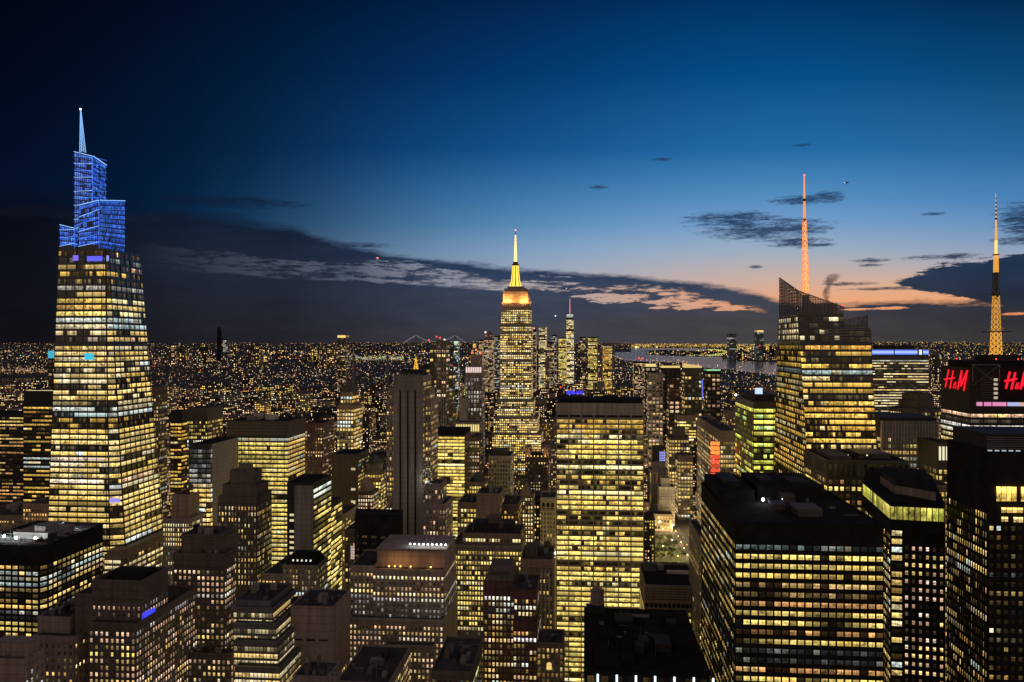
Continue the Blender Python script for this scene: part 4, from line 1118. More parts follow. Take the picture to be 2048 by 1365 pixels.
b = T('ornate_white_building', 'narrow ornate white building with arched top windows beside the slab', 'pale', 'building'); Y = 640
s = st(fh=3.4, bw=2.3, ww=.42, wh=.6, cap=10, lit=.06, br=.6, pal='warm', pd=.45)
b.tier(1081, 1111, 998, Y, 30, s, roof='roof', par=1, units=1)
m = MB()
for k in range(3):
    c = b.at(.2 + .3 * k, 0, b.z1 - 8) - EV * .12; pts = [c - EU * 1.1, c + EU * 1.1] + [c + EU * 1.1 * math.cos(a) + Vector((0, 0, 4 + 1.1 * math.sin(a))) for a in [math.pi * j / 6 for j in range(7)]]; m.poly(pts)
b.part(m, 'arched_window', 'black'); b.box(-.03, 1.03, -.05, .05, .8, 'pale', 'cornice', b.z1 - 1.2); b.box(-.03, 1.03, -.05, .05, .5, 'pale', 'cornice', b.z1 - 10)
flood(b.root, b.at(1.12, -.06, 95), (1, .95, .85), 2500, .3, g=2.0)

b = T('gabled_tower', 'narrow yellow lit building with a pointed gable, behind the blank brown block', 'tan', 'building'); Y = 660
s = st(fh=3.3, bw=2.1, ww=.5, wh=.6, cap=2, lit=.85, br=.8, pal='cream', pd=.35)
b.tier(1034, 1066, 990, Y, 24, s, roof='roof', par=.5)
m = MB(); q = [b.at(.15, 0), b.at(.85, 0), b.at(.85, .8), b.at(.15, .8)]; a, c = b.at(.5, 0, b.z1 + 8), b.at(.5, .8, b.z1 + 8)
m.poly((q[0], q[1], a)); m.poly((q[2], q[3], c)); m.quad(q[1], q[2], c, a); m.quad(q[3], q[0], a, c); b.part(m, 'gable_roof', 'tan')

b = T('blank_brown_block', 'windowless brown block rising behind the yellow window block', 'brown', 'building'); Y = 590
b.tier(953, 1000, 990, Y, 30, st(fh=30, bw=12, ww=.1, wh=.3, cap=4, lit=0, pd=0), right=st(fh=3.4, bw=2.4, ww=.5, wh=.55, cap=3, lit=.4, pd=.3), roof='roof', units=2, wall='mauve')
b = T('amber_block', 'brown block with scattered amber windows left of the windowless block', 'tan', 'building'); Y = 600
b.tier(915, 953, 1008, Y, 36, st(fh=3.6, bw=2.3, ww=.6, wh=.55, cap=3, lit=.62, br=.8, pal='lemon', pd=.3), roof='roof', units=2)
b = T('low_amber_block', 'brown block with amber windows right of the windowless block', 'brown', 'building'); Y = 600
b.tier(1000, 1036, 1012, Y, 36, st(fh=3.6, bw=2.6, ww=.5, wh=.5, cap=3, lit=.4, br=.75, pal='gold', pd=.3), roof='roof', units=2)
b = T('white_grid_block', 'white gridded office block standing in front of the deco skyscraper base', 'pale', 'office building'); Y = 800
b.tier(977, 1021, 914, Y, 40, st(fh=4, bw=2.7, ww=.58, wh=.62, cap=3, lit=.10, br=.6, pal='warm', pd=.6), right=st(fh=4, bw=3, ww=.4, wh=.6, cap=5, lit=.3, pd=.3), roof='roof', relief=True)
b.box(.1, .8, .2, .8, 5, 'brown', 'rooftop_housing')
b = T('lamp_terrace_block', 'brown block with a row of orange lamps on its roof terrace', 'brown', 'building'); Y = 880
b.tier(1050, 1097, 916, Y, 40, st(fh=3.5, bw=2.8, ww=.45, wh=.5, cap=4, lit=.25, pal='pink', pd=0), roof='roof', par=1)
b.box(0, .2, .2, .9, 10, 'mauve', 'rooftop_housing'); b.box(.78, 1, .2, .9, 10, 'mauve', 'rooftop_housing')
for k in range(6): flood(b.root, b.at(.1 + k * .15, .06), (1, .55, .15), 700, .5, g=2.6)

b = T('bowed_glass_block', 'glass block with brilliant yellow floors beside the striped pillar tower', 'glassy'); Y = 720
s = st(fh=2.95, bw=2.6, ww=1, wh=.66, cap=1.2, lit=.95, br=1.0, pal='lemon', rib=1, pan=1, pd=.3, mul=5, off=.03, full=.4, run=.8, colvar=.15)
b.tier(861, 929, 870, Y, 40, s, right=st(fh=3.2, bw=3, ww=.5, wh=.5, cap=6, lit=.08, pd=.3), roof='black', par=0)
b.box(.0, 1, .0, 1, 3, 'black', 'plant_floor')
b = T('slim_brown_block', 'slim brown block with warm window columns right of the brilliant glass block', 'brown', 'building'); Y = 780
b.tier(939, 959, 876, Y, 30, st(fh=3.4, bw=2.2, ww=.5, wh=.55, cap=3, lit=.8, br=.75, pal='pink', pd=.3), right=st(fh=3.4, bw=3, ww=.4, wh=.4, cap=3, lit=.2, pd=0), roof='roof', units=1)
b = T('domed_block', 'lit stone block with a dark low dome in front of the brilliant glass block', 'tan', 'building'); Y = 690
b.tier(934, 968, 966, Y, 26, st(fh=3.4, bw=2.2, ww=.6, wh=.6, cap=2.5, lit=.75, br=.85, pal='lemon', pd=.3), roof='roof', par=.6)
m = MB(); c = b.at(.5, .5)
for k in range(4): m.cyl((c.x, c.y, c.z + 2.0 * k), 6.5 * math.cos(.38 * k), 2.0, 14, 6.5 * math.cos(.38 * (k + 1)))
b.part(m, 'dome', 'copper')

# --- striped pillar tower
b = T('striped_pillar_tower', 'slender tan tower with three black vertical stripes down its windowless face', 'trav', 'skyscraper'); Y = 560
w = st(fh=3.5, bw=2.0, ww=.5, wh=.55, cap=4, lit=.42, br=.8, pal='warm', pd=.35, dim=2)
b.tier(773, 862, 800, Y + 6, 26, w, roof='roof', par=.8, zb=0, wall='stone')
b.tier(779, 858, 778, Y + 9, 22, w, zb=0, roof='roof', par=.8, wall='stone')
b.tier(787, 846, 752, Y, 30, None, zb=0, right=w, roof='roof', par=0, wall='trav')
m = MB(); mm = MB(); zt, zb_ = b.z1 - 9, 20
for f in (.22, .475, .73):
    p, q = b.at(f - .025, 0, zb_) - EV * .08, b.at(f + .04, 0, zb_) - EV * .08; u = Vector((0, 0, zt - zb_)); m.quad(p, q, q + u, p + u)
b.part(m, 'dark_stripe', 'black')
for k in range(18):
    f = (k + .5) / 18; p = b.at(f, 0, zt - 1.5 if k % 3 else zt - 6) - EV * .3; mm.bar(p, Vector((p.x, p.y, b.z1 + (1.2 if k % 3 else 2.0))), .30)
b.part(mm, 'crown_fins', 'trav'); m = MB()
for f in (.0, .19, .29, .445, .55, .70, .81, 1.0): p = b.at(f, 0, 20) - EV * .15; m.bar(p, p + Vector((0, 0, zt - 22)), .32)
b.part(m, 'pier_rib', 'trav')
b.box(.2, .9, .2, .8, 3.5, 'dark', 'rooftop_housing')
m = MB()
for k in range(5): m.bar(b.at(.15 + k * .17, .3, b.z1 + 3), b.at(.15 + k * .17, .3, b.z1 + 9), .15)
for zz in (5, 7, 9): m.bar(b.at(.15, .3, b.z1 + zz), b.at(.83, .3, b.z1 + zz), .12)
b.part(m, 'roof_frame', 'steel')
b = T('pillar_annex', 'stone block with sparse windows stepping down right of the striped pillar tower', 'stone', 'building'); Y = 545
b.tier(846, 891, 1010, Y, 30, st(fh=3.5, bw=2.1, ww=.5, wh=.6, cap=3, lit=.35, br=.8, pal='pink', pd=.35, dim=2), zb=0, roof='roof', par=.8)
b.tier(850, 882, 970, Y + 5, 22, st(fh=3.5, bw=2.1, ww=.5, wh=.6, cap=3, lit=.35, br=.8, pal='pink', pd=.35, dim=2), roof='roof', par=.8, units=1)
flood(b.root, b.at(.05, .1), (.8, 1, .9), 1200, .5, g=4.0)

# --- cream building with roof lamps
b = T('cream_block', 'broad cream stone block with white and orange lamps on its roof', 'stone', 'office building'); Y = 430
s = st(fh=2.84, bw=2.15, ww=.45, wh=.55, cap=2.4, lit=.72, br=.62, pal='pink', pd=.35, off=.2, full=.1, dim=2)
b.tier(768, 868, 1292, Y - 14, 30, s, roof='roof', par=.6, zb=0)
b.tier(698, 887, 1238, Y - 6, 46, dict(s, floors={0: (.7, 'pink', .7)}), zb=0, roof='roof', par=.8, right=st(fh=40, bw=20, ww=.1, wh=.1, lit=0, pd=0, cap=9))
up = dict(s); up.update(floors={0: (.97, 'cream', .95), 1: (.15, 'pink', .5), 2: (.6, 'pink', .5), 3: (.97, 'cream', .95), 4: (.8, 'white', .75), 5: (.1, 'white', .3), 6: (.3, 'white', .4), 7: (.15, 'white', .4)})
b.tier(700, 748, 1134, Y, 34, dict(up, lit=.3), zb=0, roof='roof', par=.8)
b.tier(745, 889, 1140, Y - 2, 38, up, zb=0, roof='roof', par=.8, right=False)
c5 = [(.1, 0), (.2, 0)]
for f in (.22, .30, .38, .52, .80): flood(b.root, b.at(f, .05), (1, .5, .12), 330, .45, g=4.0)
b.box(.02, .99, .17, .98, 9.5, 'mauve', 'rooftop_housing'); z = b.z1 + 9.5
m = MB(); m.bar(b.at(.02, .16, z - 1), b.at(.99, .16, z - 1), .25); b.part(m, 'cornice', 'mauve')
for k in range(9): flood(b.root, b.at(.46 + k * .063, .3, z), (.9, 1, .95), 260, .5, g=6.0)
m = MB()
for k in range(6): m.bar(b.at(.4 + k * .1, .55, z), b.at(.45 + k * .1, .55, z + 2.2), .12)
b.part(m, 'roof_frame', 'steel')
b.box(1.0, 1.07, -.1, .6, 6, 'stone', 'chimney_wall', b.z1 - 10)

b = T('shrouded_dark_block', 'black shrouded block with rounded edges in front of the striped pillar tower', 'black', 'building'); Y = 490
c0 = [P(709, 900, Y + 3), P(720, 900, Y), P(795, 900, Y - 4), P(806, 900, Y), P(806, 900, Y + 30), P(712, 900, Y + 34)]
b.prism(c0, zp(1040, Y), st(fh=4, bw=6, ww=.5, wh=.3, cap=8, lit=.03, pd=0), roof='black', par=0)
b.box(.1, .9, .15, .85, 3, 'black', 'rooftop_housing'); b.box(.35, .6, -.03, .0, 12, 'dark', 'wall_panel', b.z1 - 18)
m = MB(); r_ = random.Random(3)
for k in range(26): p = b.at(r_.random(), r_.random()); m.bar(p, p + Vector((0, 0, r_.uniform(2, 5))), .1)
for k in range(8): m.bar(b.at(r_.random(), r_.random(), b.z1 + 4), b.at(r_.random(), r_.random(), b.z1 + 4), .1)
b.part(m, 'scaffold', 'dark')

b = T('blank_grey_block', 'plain grey box building with a dark flat roof and few windows low on its front', 'mauve', 'building'); Y = 380
s = st(fh=3.6, bw=3.1, ww=.42, wh=.55, cap=37 - 4, lit=.72, br=.8, pal='warm', pd=.18, dim=3)
b.tier(581, 667, 1214, Y, dy(1214, Y, 1179), s, right=False, left=False, roof='roof', par=.5)
m = MB()
for k in range(3):
    p = b.at(.08 + k * .29, 0, b.z1 - 15.5) - EV * .06; q = p + EU * 4.2; u = Vector((0, 0, .8)); m.quad(p, q, q + u, p + u)
b.part(m, 'louvre_slot', 'black'); b.box(-.005, 1.005, -.01, .02, .5, 'mauve', 'ledge', b.z1 - 17)
b.box(.3, .55, .4, .6, .8, 'roof')
b = T('small_flat_block', 'small grey box at the bottom edge in front of the plain grey building', 'mauve', 'building'); Y = 318
b.tier(585, 656, 1354, Y, dy(1354, Y, 1323), st(fh=4, bw=3, ww=.4, wh=.4, cap=6, lit=.2, pd=0), right=False, roof='roof', par=.5)
m = MB(); 
for k in range(20): p = b.at(k / 19, 0, b.z1) - EV * .15; m.bar(p, p + Vector((0, 0, -1.0)), .08)
b.part(m, 'railing', 'pale')
b = T('dark_roof_block', 'low building with a dark cluttered roof right of the plain grey box', 'mauve', 'building'); Y = 345
b.tier(672, 778, 1366, Y, dy(1366, Y, 1292), st(fh=3.2, bw=2.4, ww=.5, wh=.5, cap=3, lit=.4, pd=.3), right=st(fh=3.2, bw=2.6, ww=.5, wh=.55, cap=2.5, lit=.6, pal='pink', pd=.3), roof='roof', par=.7, units=7)
b = T('tile_roof_block', 'low dark building with a cluttered roof below the cream block', 'brown', 'building'); Y = 352
b.tier(862, 941, 1345, Y, dy(1345, Y, 1276), st(fh=3.2, bw=2.4, ww=.5, wh=.5, cap=2.2, lit=.2, pd=.3), right=st(fh=3.4, bw=2.4, ww=.6, wh=.6, cap=6, lit=.55, pal='lemon', br=.9, pd=.3), roof='roof', par=.7, units=8)

# --- left foreground
b = T('lamp_roof_block', 'black office block at the left edge with brilliant white lamps along its roof', 'black', 'office building'); Y = 430
s = st(fh=2.95, bw=3.75, ww=.76, wh=.58, cap=9, lit=.78, br=.72, pal='warm', pan=3, pd=.3, off=.14, full=.1, run=.6, floors={1: (.8, 'cream', .8), 2: (.9, 'cool', .6), 3: (.9, 'cool', .6), 4: (.9, 'pink', .5), 5: (.2, 'pink', .4), 8: (.4, 'white', .4), 9: (.9, 'white', .5), 10: (.9, 'lemon', .8), 11: (.96, 'lemon', .85), 13: (.9, 'white', .4)})
A = P(-70, 900, Y + 5); B_ = P(78, 900, Y); C_ = P(96, 900, Y + 4); D_ = C_ + EV * depth_to(206, C_); E_ = A + EV * 58
b.prism([A, B_, C_, D_, E_], zp(1097, Y), s, right=s, back=s, roof='roof', par=1.2)
b.C = [A, B_, D_, E_]
b.box(.30, .80, .35, .75, 3.0, 'conc', 'rooftop_housing'); b.box(.55, .7, .4, .6, 6, 'conc')
for a, c in ((.22, .30), (.45, .24), (.70, .26), (.52, .86), (.74, .78), (.3, .8)): flood(b.root, b.at(a, c), (.82, .95, .90), 3600, .8, g=9.0)
m = MB(); r_ = random.Random(5)
for k in range(5): m.bar(b.at(.05, .15 + k * .16, b.z1 + .5), b.at(.95, .15 + k * .16, b.z1 + .5), .18)
b.part(m, 'roof_conduit', 'pale'); b.units(5)

b = T('blue_sign_building', 'brown building with a blue lit sign on its corner and pinkish windows', 'brown', 'building'); Y = 350
s = st(fh=2.85, bw=2.2, ww=.5, wh=.58, cap=9, lit=.55, br=.66, pal='pink', pd=.35, dim=3, floors={1: (.45, 'pink', .5), 0: (.2, 'white', .4)})
b.tier(178, 272, 1248, Y - 6, 54, dict(s, cap=2.5, floors={3: (.7, 'lemon', .9)}), zb=0, roof='roof', par=.6, right=dict(s, cap=2.5))
b.tier(150, 186, 1190, Y + 1, 34, None, zb=0, roof='roof', par=.5, right=False, wall='brown')
b.tier(184, 283, 1166, Y, dpx(283, 184, Y, 336), st(fh=2.9, bw=2.3, ww=.42, wh=.5, cap=9, lit=.35, br=.55, pal='pink', pd=.35, dim=3), right=dict(s, lit=.4), zb=0, roof='black', par=1.4)
b.box(-.02, 1.02, -.02, .03, 1.0, 'brown', 'cornice', b.z1 - 2); b.box(-.01, 1.01, -.015, .03, .6, 'brown', 'cornice', b.z1 - 8.5)
b.box(.2, .9, .3, .7, 2.5, 'black', 'rooftop_housing')
m = MB(); p = b.at(1.02, .03, zp(1237, Y)); 
m.quad(p, p + EV * 10, p + EV * 10 + Vector((0, 0, 2.0)), p + Vector((0, 0, 2.8)), g=(.05, .06, 1.1, 0)); q = p - EU * 1.5 - EV * .4
m.quad(q - EU * 2, p - EV * .4, p - EV * .4 + Vector((0, 0, 2.6)), q - EU * 2 + Vector((0, 0, 2.2)), g=(.06, .07, 1.0, 0)); b.part(m, 'blue_sign', 'lamp')

b = T('corniced_brown_tower', 'tall brown brick tower with a heavy cornice and paired pink and yellow windows', 'brown'); Y = 400
s = st(fh=2.86, bw=2.35, ww=.54, wh=.56, cap=6.2, lit=.55, br=.68, pal='pink', pd=.4, dim=2.5, off=.2, full=.15, floors={4: (.95, 'white', .8), 8: (0.02, 'pink', .4), 7: (.03, 'pink', .4), 11: (.95, 'lemon', .9), 16: (.95, 'cool', .7), 14: (.9, 'warm', .85)})
b.tier(347, 449, 1112, Y, dpx(449, 347, Y, 470), s, zb=0, roof='roof', par=1.5)
b.box(-.025, 1.025, -.03, 1.02, 1.1, 'brown', 'cornice', b.z1 - 1.4)
b.tier(362, 441, 1074, Y + 4, 20, st(fh=6, bw=2.6, ww=.4, wh=.7, cap=4, lit=.2, pal='cream', pd=.4), roof='roof', par=1.2)
b.box(-.02, 1.02, -.03, 1.02, .8, 'brown', 'cornice', b.z1 - 1.0); b.units(3)
b = T('brown_tower_wing', 'lower brown wing with a few windows in front of the corniced tower', 'brown', 'building'); Y = 388
b.tier(338, 462, 1308, Y, dpx(462, 338, Y, 474), st(fh=2.9, bw=2.4, ww=.5, wh=.55, cap=1.6, lit=.35, br=.6, pal='pink', pd=.35, dim=2), roof='roof', par=1)

b = T('glass_ziggurat', 'glass office block stepping forward in terraces with bands of white and yellow light', 'steel', 'office building'); Y = 372
s = st(fh=3.0, bw=1.7, ww=1, wh=.62, cap=1.6, lit=.62, br=.6, pal='cream', rib=1, pan=1, pd=.25, mul=1, off=.3, full=.2, run=.82, dim=8, colvar=.3)
steps = [(470, 560, 1335, -16), (468, 556, 1283, -10), (467, 552, 1248, -5), (467, 546, 1216, 0)]
for (xl, xr, yt, dY) in steps: b.tier(xl, xr, yt, Y + dY, 30 - dY, s, zb=0, roof='roof', par=.5)
b.tier(470, 541, 1204, Y + 2, 28, st(fh=3, bw=1.7, ww=1, wh=.6, cap=.4, lit=.3, br=.7, pal='green', rib=1, pd=.25, mul=1), roof='roof', par=.8, units=3)

b = T('small_grey_block', 'small grey block with a row of yellow windows near the bottom left corner', 'mauve', 'building'); Y = 345
b.tier(66, 148, 1275, Y, 34, st(fh=2.9, bw=2.6, ww=.42, wh=.5, cap=2, lit=.5, br=.85, pal='warm', pd=.3, off=.35), roof='roof', par=.7)
b.tier(75, 140, 1236, Y + 6, 22, st(fh=4, bw=2.6, ww=.4, wh=.5, cap=3, lit=.3, pd=.3, pal='lemon'), roof='roof', par=.7); b.units(3)
b = T('corner_dark_block', 'dark low block in the bottom left corner with a few white side windows', 'mauve', 'building'); Y = 305
b.tier(-60, 48, 1318, Y, dpx(48, -60, Y, 88), st(fh=3.2, bw=3, ww=.4, wh=.4, cap=9, lit=.3, pal='white', br=.5, pd=.3), right=st(fh=3.2, bw=2.6, ww=.5, wh=.5, cap=4, lit=.6, pal='white', pd=.3, br=.6), roof='roof', par=.6)
b.box(.3, .95, .3, .9, 5, 'mauve', 'rooftop_housing'); b.units(3)

# --- left middle
b = T('crenellated_tower', 'dark brown tower with scalloped battlements and stepped shoulders', 'brown'); Y = 560
s = st(fh=3.9, bw=2.35, ww=.46, wh=.58, cap=5, lit=.46, br=.82, pal='warm', pd=.5, dim=2, off=.1, grp=3)
b.tier(436, 514, 996, Y, dpx(514, 436, Y, 543), s, zb=0, roof='roof', par=1)
b.tier(445, 514, 972, Y + 3, dpx(514, 445, Y + 3, 537), st(fh=9, bw=4.2, ww=.4, wh=.6, cap=5, lit=.15, br=.7, pd=.5, pal='cream'), roof='roof', par=1)
def battlement(b):
    m = MB()
    for k in range(5):
        c = b.at((k + .5) / 5, 0) - EV * .5; pts = [c - EU * 1.5, c + EU * 1.5] + [c + EU * 1.5 * math.cos(a) + Vector((0, 0, 1.6 + 1.2 * math.sin(a))) for a in [math.pi * j / 6 for j in range(7)]]
        m.poly(pts); m.poly([p + EV * .8 for p in pts][::-1])
        for i in range(len(pts)): j = (i + 1) % len(pts); m.quad(pts[j], pts[i], pts[i] + EV * .8, pts[j] + EV * .8)
    b.part(m, 'battlement', 'brown')
b.tier(460, 511, 945, Y + 6, dpx(511, 460, Y + 6, 524), st(fh=7, bw=3.2, ww=.5, wh=.6, cap=2, lit=0, pd=.5, dim=3), roof='roof', par=1.2); battlement(b)
b.box(.25, .7, .3, .8, 5, 'tan', 'rooftop_housing')
b = T('brown_shoulder_block', 'low brown setback block with pale ledges right of the crenellated tower', 'stone', 'building'); Y = 520
b.tier(524, 566, 1150, Y, 40, st(fh=3.4, bw=2.4, ww=.62, wh=.55, cap=3, lit=.75, br=.8, pal='warm', pd=.3), roof='roof', par=.8, units=2)
b = T('stone_palazzo', 'stone block with a colonnaded top storey and skylights in its dark roof', 'stone', 'building'); Y = 500
s = st(fh=3.4, bw=1.9, ww=.5, wh=.6, cap=1.6, lit=.1, br=.6, pd=.4, dim=5, pal='cream', floors={4: (.95, 'cool', .95)})
b.tier(566, 634, 1132, Y, dpx(634, 566, Y, 655), s, roof='black', par=.6, zb=0)
b.box(-.02, 1.02, -.02, 1.01, .8, 'stone', 'cornice', b.z1 - 1.2)
q = [b.at(.03, .05), b.at(.97, .05), b.at(.97, .95), b.at(.03, .95)]; tq = [b.at(x, y, b.z1 + 6) for x, y in ((.15, .35), (.85, .35), (.85, .75), (.15, .75))]; m = MB(); m.hexa(q, tq); b.part(m, 'hipped_roof', 'black')
for k in range(5):
    f = .2 + k * .15; a = q[0].lerp(q[1], f).lerp(tq[0].lerp(tq[1], f), .35) - EV * .15; m = MB(); m.quad(a - EU * .5, a + EU * .5, a + EU * .5 + EV * .6 + Vector((0, 0, 1.0)), a - EU * .5 + EV * .6 + Vector((0, 0, 1.0)), g=(.95, .9, .8, 0)); b.part(m, 'skylight', 'lamp')
b = T('ribbon_window_block', 'broad office block with rows of yellow ribbon windows under a banded dark cap', 'glassy'); Y = 700
s = st(fh=3.73, bw=3.1, ww=1, wh=.60, cap=1, lit=.93, br=.78, pal='lemon', rib=1, pan=1, pd=.4, mul=2, off=.03, full=.3, run=.75, colvar=.2, floors={0: (.9, 'cool', .4)})
b.tier(455, 576, 872, Y, dpx(576, 455, Y, 610), s, right=dict(s, br=.62, pal='warm'), roof='roof', par=0)
b.tier(453, 577, 843, Y - 2, dpx(577, 453, Y - 2, 612), None, right=False, left=False, roof='black', par=.5, wall='bronze', name='plant_cap')
m = MB()
for k in range(4):
    z = b.z1 - 2 - k * 2.7; a, c, e = b.at(0, 0, z) - EV * .2, b.at(1, 0, z) - EV * .2 + EU * .2, b.at(1, 1, z) + EU * .2; m.bar(a, c, .22); m.bar(c, e, .22)
b.part(m, 'ledge', 'tan'); b.units(6); b.box(.3, .4, .4, .6, 5, 'pale'); b.box(.5, .66, .4, .6, 3.4, 'pale')
b = T('blank_sided_tower', 'grey glass tower whose broad right side is a blank pale wall', 'glassy'); Y = 620
s = st(fh=3.7, bw=3.1, ww=1, wh=.62, cap=3, lit=.72, br=.8, pal='warm', rib=1, pan=1, pd=.3, mul=2, off=.2, run=.7, floors={0: (.5, 'white', .2), 1: (.05, 'white', .2), 2: (0, 'white', .2), 3: (.2, 'white', .25), 4: (0, 'white', .2), 5: (.0, 'white', .2), 6: (.4, 'white', .3), 7: (.5, 'cream', .5)}, dim=4)
b.tier(379, 421, 890, Y, dpx(421, 379, Y, 476), s, right=False, left=False, roof='black', par=.6)
m = MB(); a, c = b.at(1, .06, 0) + EU * .25, b.at(1, 1, 0) + EU * .25; u = Vector((0, 0, b.z1 + .3)); m.quad(a, c, c + u, a + u); m.quad(a - EU * .25, a, a + u, a + u - EU * .25); b.part(m, 'blank_side_wall', 'trav')
b = T('panel_front_tower', 'dark block with one blank grey panel on its front and aqua lit side windows', 'dark', 'office building'); Y = 540
s = st(fh=3.6, bw=4.5, ww=.5, wh=.4, cap=22, lit=.55, br=.7, pal='cream', pd=.2)
b.tier(574, 627, 968, Y, dpx(627, 574, Y, 662), None, right=st(fh=3.7, bw=3, ww=1, wh=.55, cap=3, lit=.75, br=.8, pal='lemon', rib=1, pd=.3, mul=3, run=.7, floors={0: (.9, 'cool', .85), 1: (.9, 'cool', .85), 2: (.9, 'cool', .8), 3: (.6, 'cream', .6)}), left=False, roof='black', par=.6, zb=0)
m = MB(); a, c = b.at(.28, 0, 0) - EV * .3, b.at(1, 0, 0) - EV * .3; u = Vector((0, 0, b.z1 - 1)); m.quad(a, c, c + u, a + u); m.quad(a, a + u, a + u + EV * .3, a + EV * .3); b.part(m, 'blank_panel', 'conc')
m = MB()
for k in range(12):
    if k in (0, 1, 4): continue
    p, q = b.at(.10, 0, b.z1 - 14 - k * 3.6) - EV * .1, b.at(.26, 0, b.z1 - 14 - k * 3.6) - EV * .1; v_ = Vector((0, 0, 1.5)); m.quad(p, q, q + v_, p + v_, g=(.75, .6, .32, .3))
b.part(m, 'window_column', 'lamp')
b = T('dark_blank_tower', 'dark brown tower with a single column of lit windows at its right corner', 'brown'); Y = 780
b.tier(663, 716, 910, Y, 40, None, right=st(fh=3.5, bw=3, ww=.5, wh=.5, cap=5, lit=.5, pd=.3), left=False, roof='black', par=.8, wall='bronze')
m = MB(); r_ = random.Random(8)
for k in range(13):
    if r_.random() < .25: continue
    p, q = b.at(.74, 0, b.z1 - 8 - k * 6.4) - EV * .1, b.at(.90, 0, b.z1 - 8 - k * 6.4) - EV * .1; v_ = Vector((0, 0, r_.choice((2.2, 3.2)))); g = r_.uniform(.4, .9); m.quad(p, q, q + v_, p + v_, g=(g, .85 * g, .5 * g, .3))
b.part(m, 'window_column', 'lamp')
b = T('yellow_corner_block', 'low glass block with broad yellow windows in front of the dark blank tower', 'dark', 'building'); Y = 610
b.tier(627, 660, 1012, Y, 30, st(fh=3.6, bw=2.6, ww=1, wh=.6, cap=2, lit=.75, br=.95, pal='lemon', rib=1, pd=.3, mul=3, run=.7), roof='roof', units=3)
b = T('avenue_lit_block', 'narrow pale stone block glowing yellow from the avenue beside it', 'stone', 'building'); Y = 660
b.tier(664, 690, 1030, Y, 40, st(fh=3.5, bw=2.0, ww=.5, wh=.6, cap=3, lit=.6, br=.9, pal='lemon', pd=.35), roof='roof', units=2)
b = T('neon_sign_block', 'small brown block with a pale pink vertical sign panel by the avenue', 'brown', 'building'); Y = 560
b.tier(690, 712, 1062, Y, 26, st(fh=3.5, bw=2.2, ww=.5, wh=.5, cap=4, lit=.2, pd=.3), roof='roof', units=1)
m = MB(); p, q = b.at(.55, 0, b.z1 - 19) - EV * .7, b.at(.98, 0, b.z1 - 19) - EV * .7; u = Vector((0, 0, 9)); m.quad(p, q, q + u, p + u, g=(.55, .38, .34, 0)); o = b.part(m, 'sign_panel', 'lamp')
m = MB()
for k in range(4): a_ = p.lerp(q, .5) + Vector((0, 0, 1.2 + k * 2.2)) - EV * .1; m.bar(a_ - EU * .9, a_ + EU * .9, .16); m.bar(a_ - EU * .7, a_ - EU * .7 + Vector((0, 0, 1.2)), .16)
b.part(m, 'sign_frame', 'dark', o)
b = T('pink_dotted_block', 'dark block dotted with pinkish windows left of the dark blank tower', 'red', 'building'); Y = 930
b.tier(610, 645, 848, Y, dpx(645, 610, Y, 668), st(fh=3.8, bw=3, ww=.4, wh=.5, cap=4, lit=.28, br=.7, pal='pink', pd=0), roof='black', units=1)
b = T('hip_roof_tower', 'tower with bright yellow windows and a dark pyramid hipped roof', 'tan', 'skyscraper'); Y = 1000
s = st(fh=4.6, bw=3.4, ww=.62, wh=.60, cap=4, lit=.82, br=.95, pal='warm', pd=.4)
b.tier(674, 707, 812, Y, dpx(707, 674, Y, 725), s, zb=0, roof='roof', par=.6, relief=True)
b.tier(681, 704, 786, Y + 3, dpx(704, 681, Y + 3, 718), s, roof='roof', par=.6, relief=True)
m = MB(); q = [b.at(0, 0), b.at(1, 0), b.at(1, 1), b.at(0, 1)]; c = b.at(.5, .5, b.z1 + 17); c1, c2 = c - EU * 3, c + EU * 3
m.quad(q[0], q[1], c2, c1); m.poly((q[1], q[2], c2)); m.quad(q[2], q[3], c1, c2); m.poly((q[3], q[0], c1)); b.part(m, 'hipped_roof', 'brown')
b = T('copper_roof_block', 'yellow lit stone block with an octagonal dark copper roof', 'tan', 'building'); Y = 800
s = st(fh=3.6, bw=2.6, ww=.66, wh=.62, cap=2, lit=.85, br=.9, pal='lemon', pd=.35)
b.tier(724, 762, 945, Y, dpx(762, 724, Y, 771), s, zb=0, roof='roof', par=.6)
b.tier(733, 759, 929, Y + 4, dpx(759, 733, Y + 4, 766), None, roof='roof', par=.8, wall='stone')
m = MB(); c = b.at(.5, .5); m.cyl((c.x, c.y, c.z), 8.5, 5, 8, 5.2); m.cyl((c.x, c.y, c.z + 5), 5.2, 4, 8, 1.5); b.part(m, 'octagonal_roof', 'copper')
b = T('pitched_small_block', 'small brown block with a neat grid of yellow windows below the copper roofed block', 'brown', 'building'); Y = 740
b.tier(716, 745, 985, Y, 22, st(fh=3.6, bw=2.2, ww=.55, wh=.6, cap=2, lit=.85, br=.85, pal='pink', pd=.3), roof='roof', par=.6, zb=0)
m = MB(); q = [b.at(.1, 0), b.at(.8, 0), b.at(.8, 1), b.at(.1, 1)]; a, c = b.at(.3, 0, b.z1 + 11), b.at(.3, 1, b.z1 + 11); m.poly((q[0], q[1], a)); m.poly((q[2], q[3], c)); m.quad(q[1], q[2], c, a); m.quad(q[3], q[0], a, c); b.part(m, 'gable_roof', 'mauve')

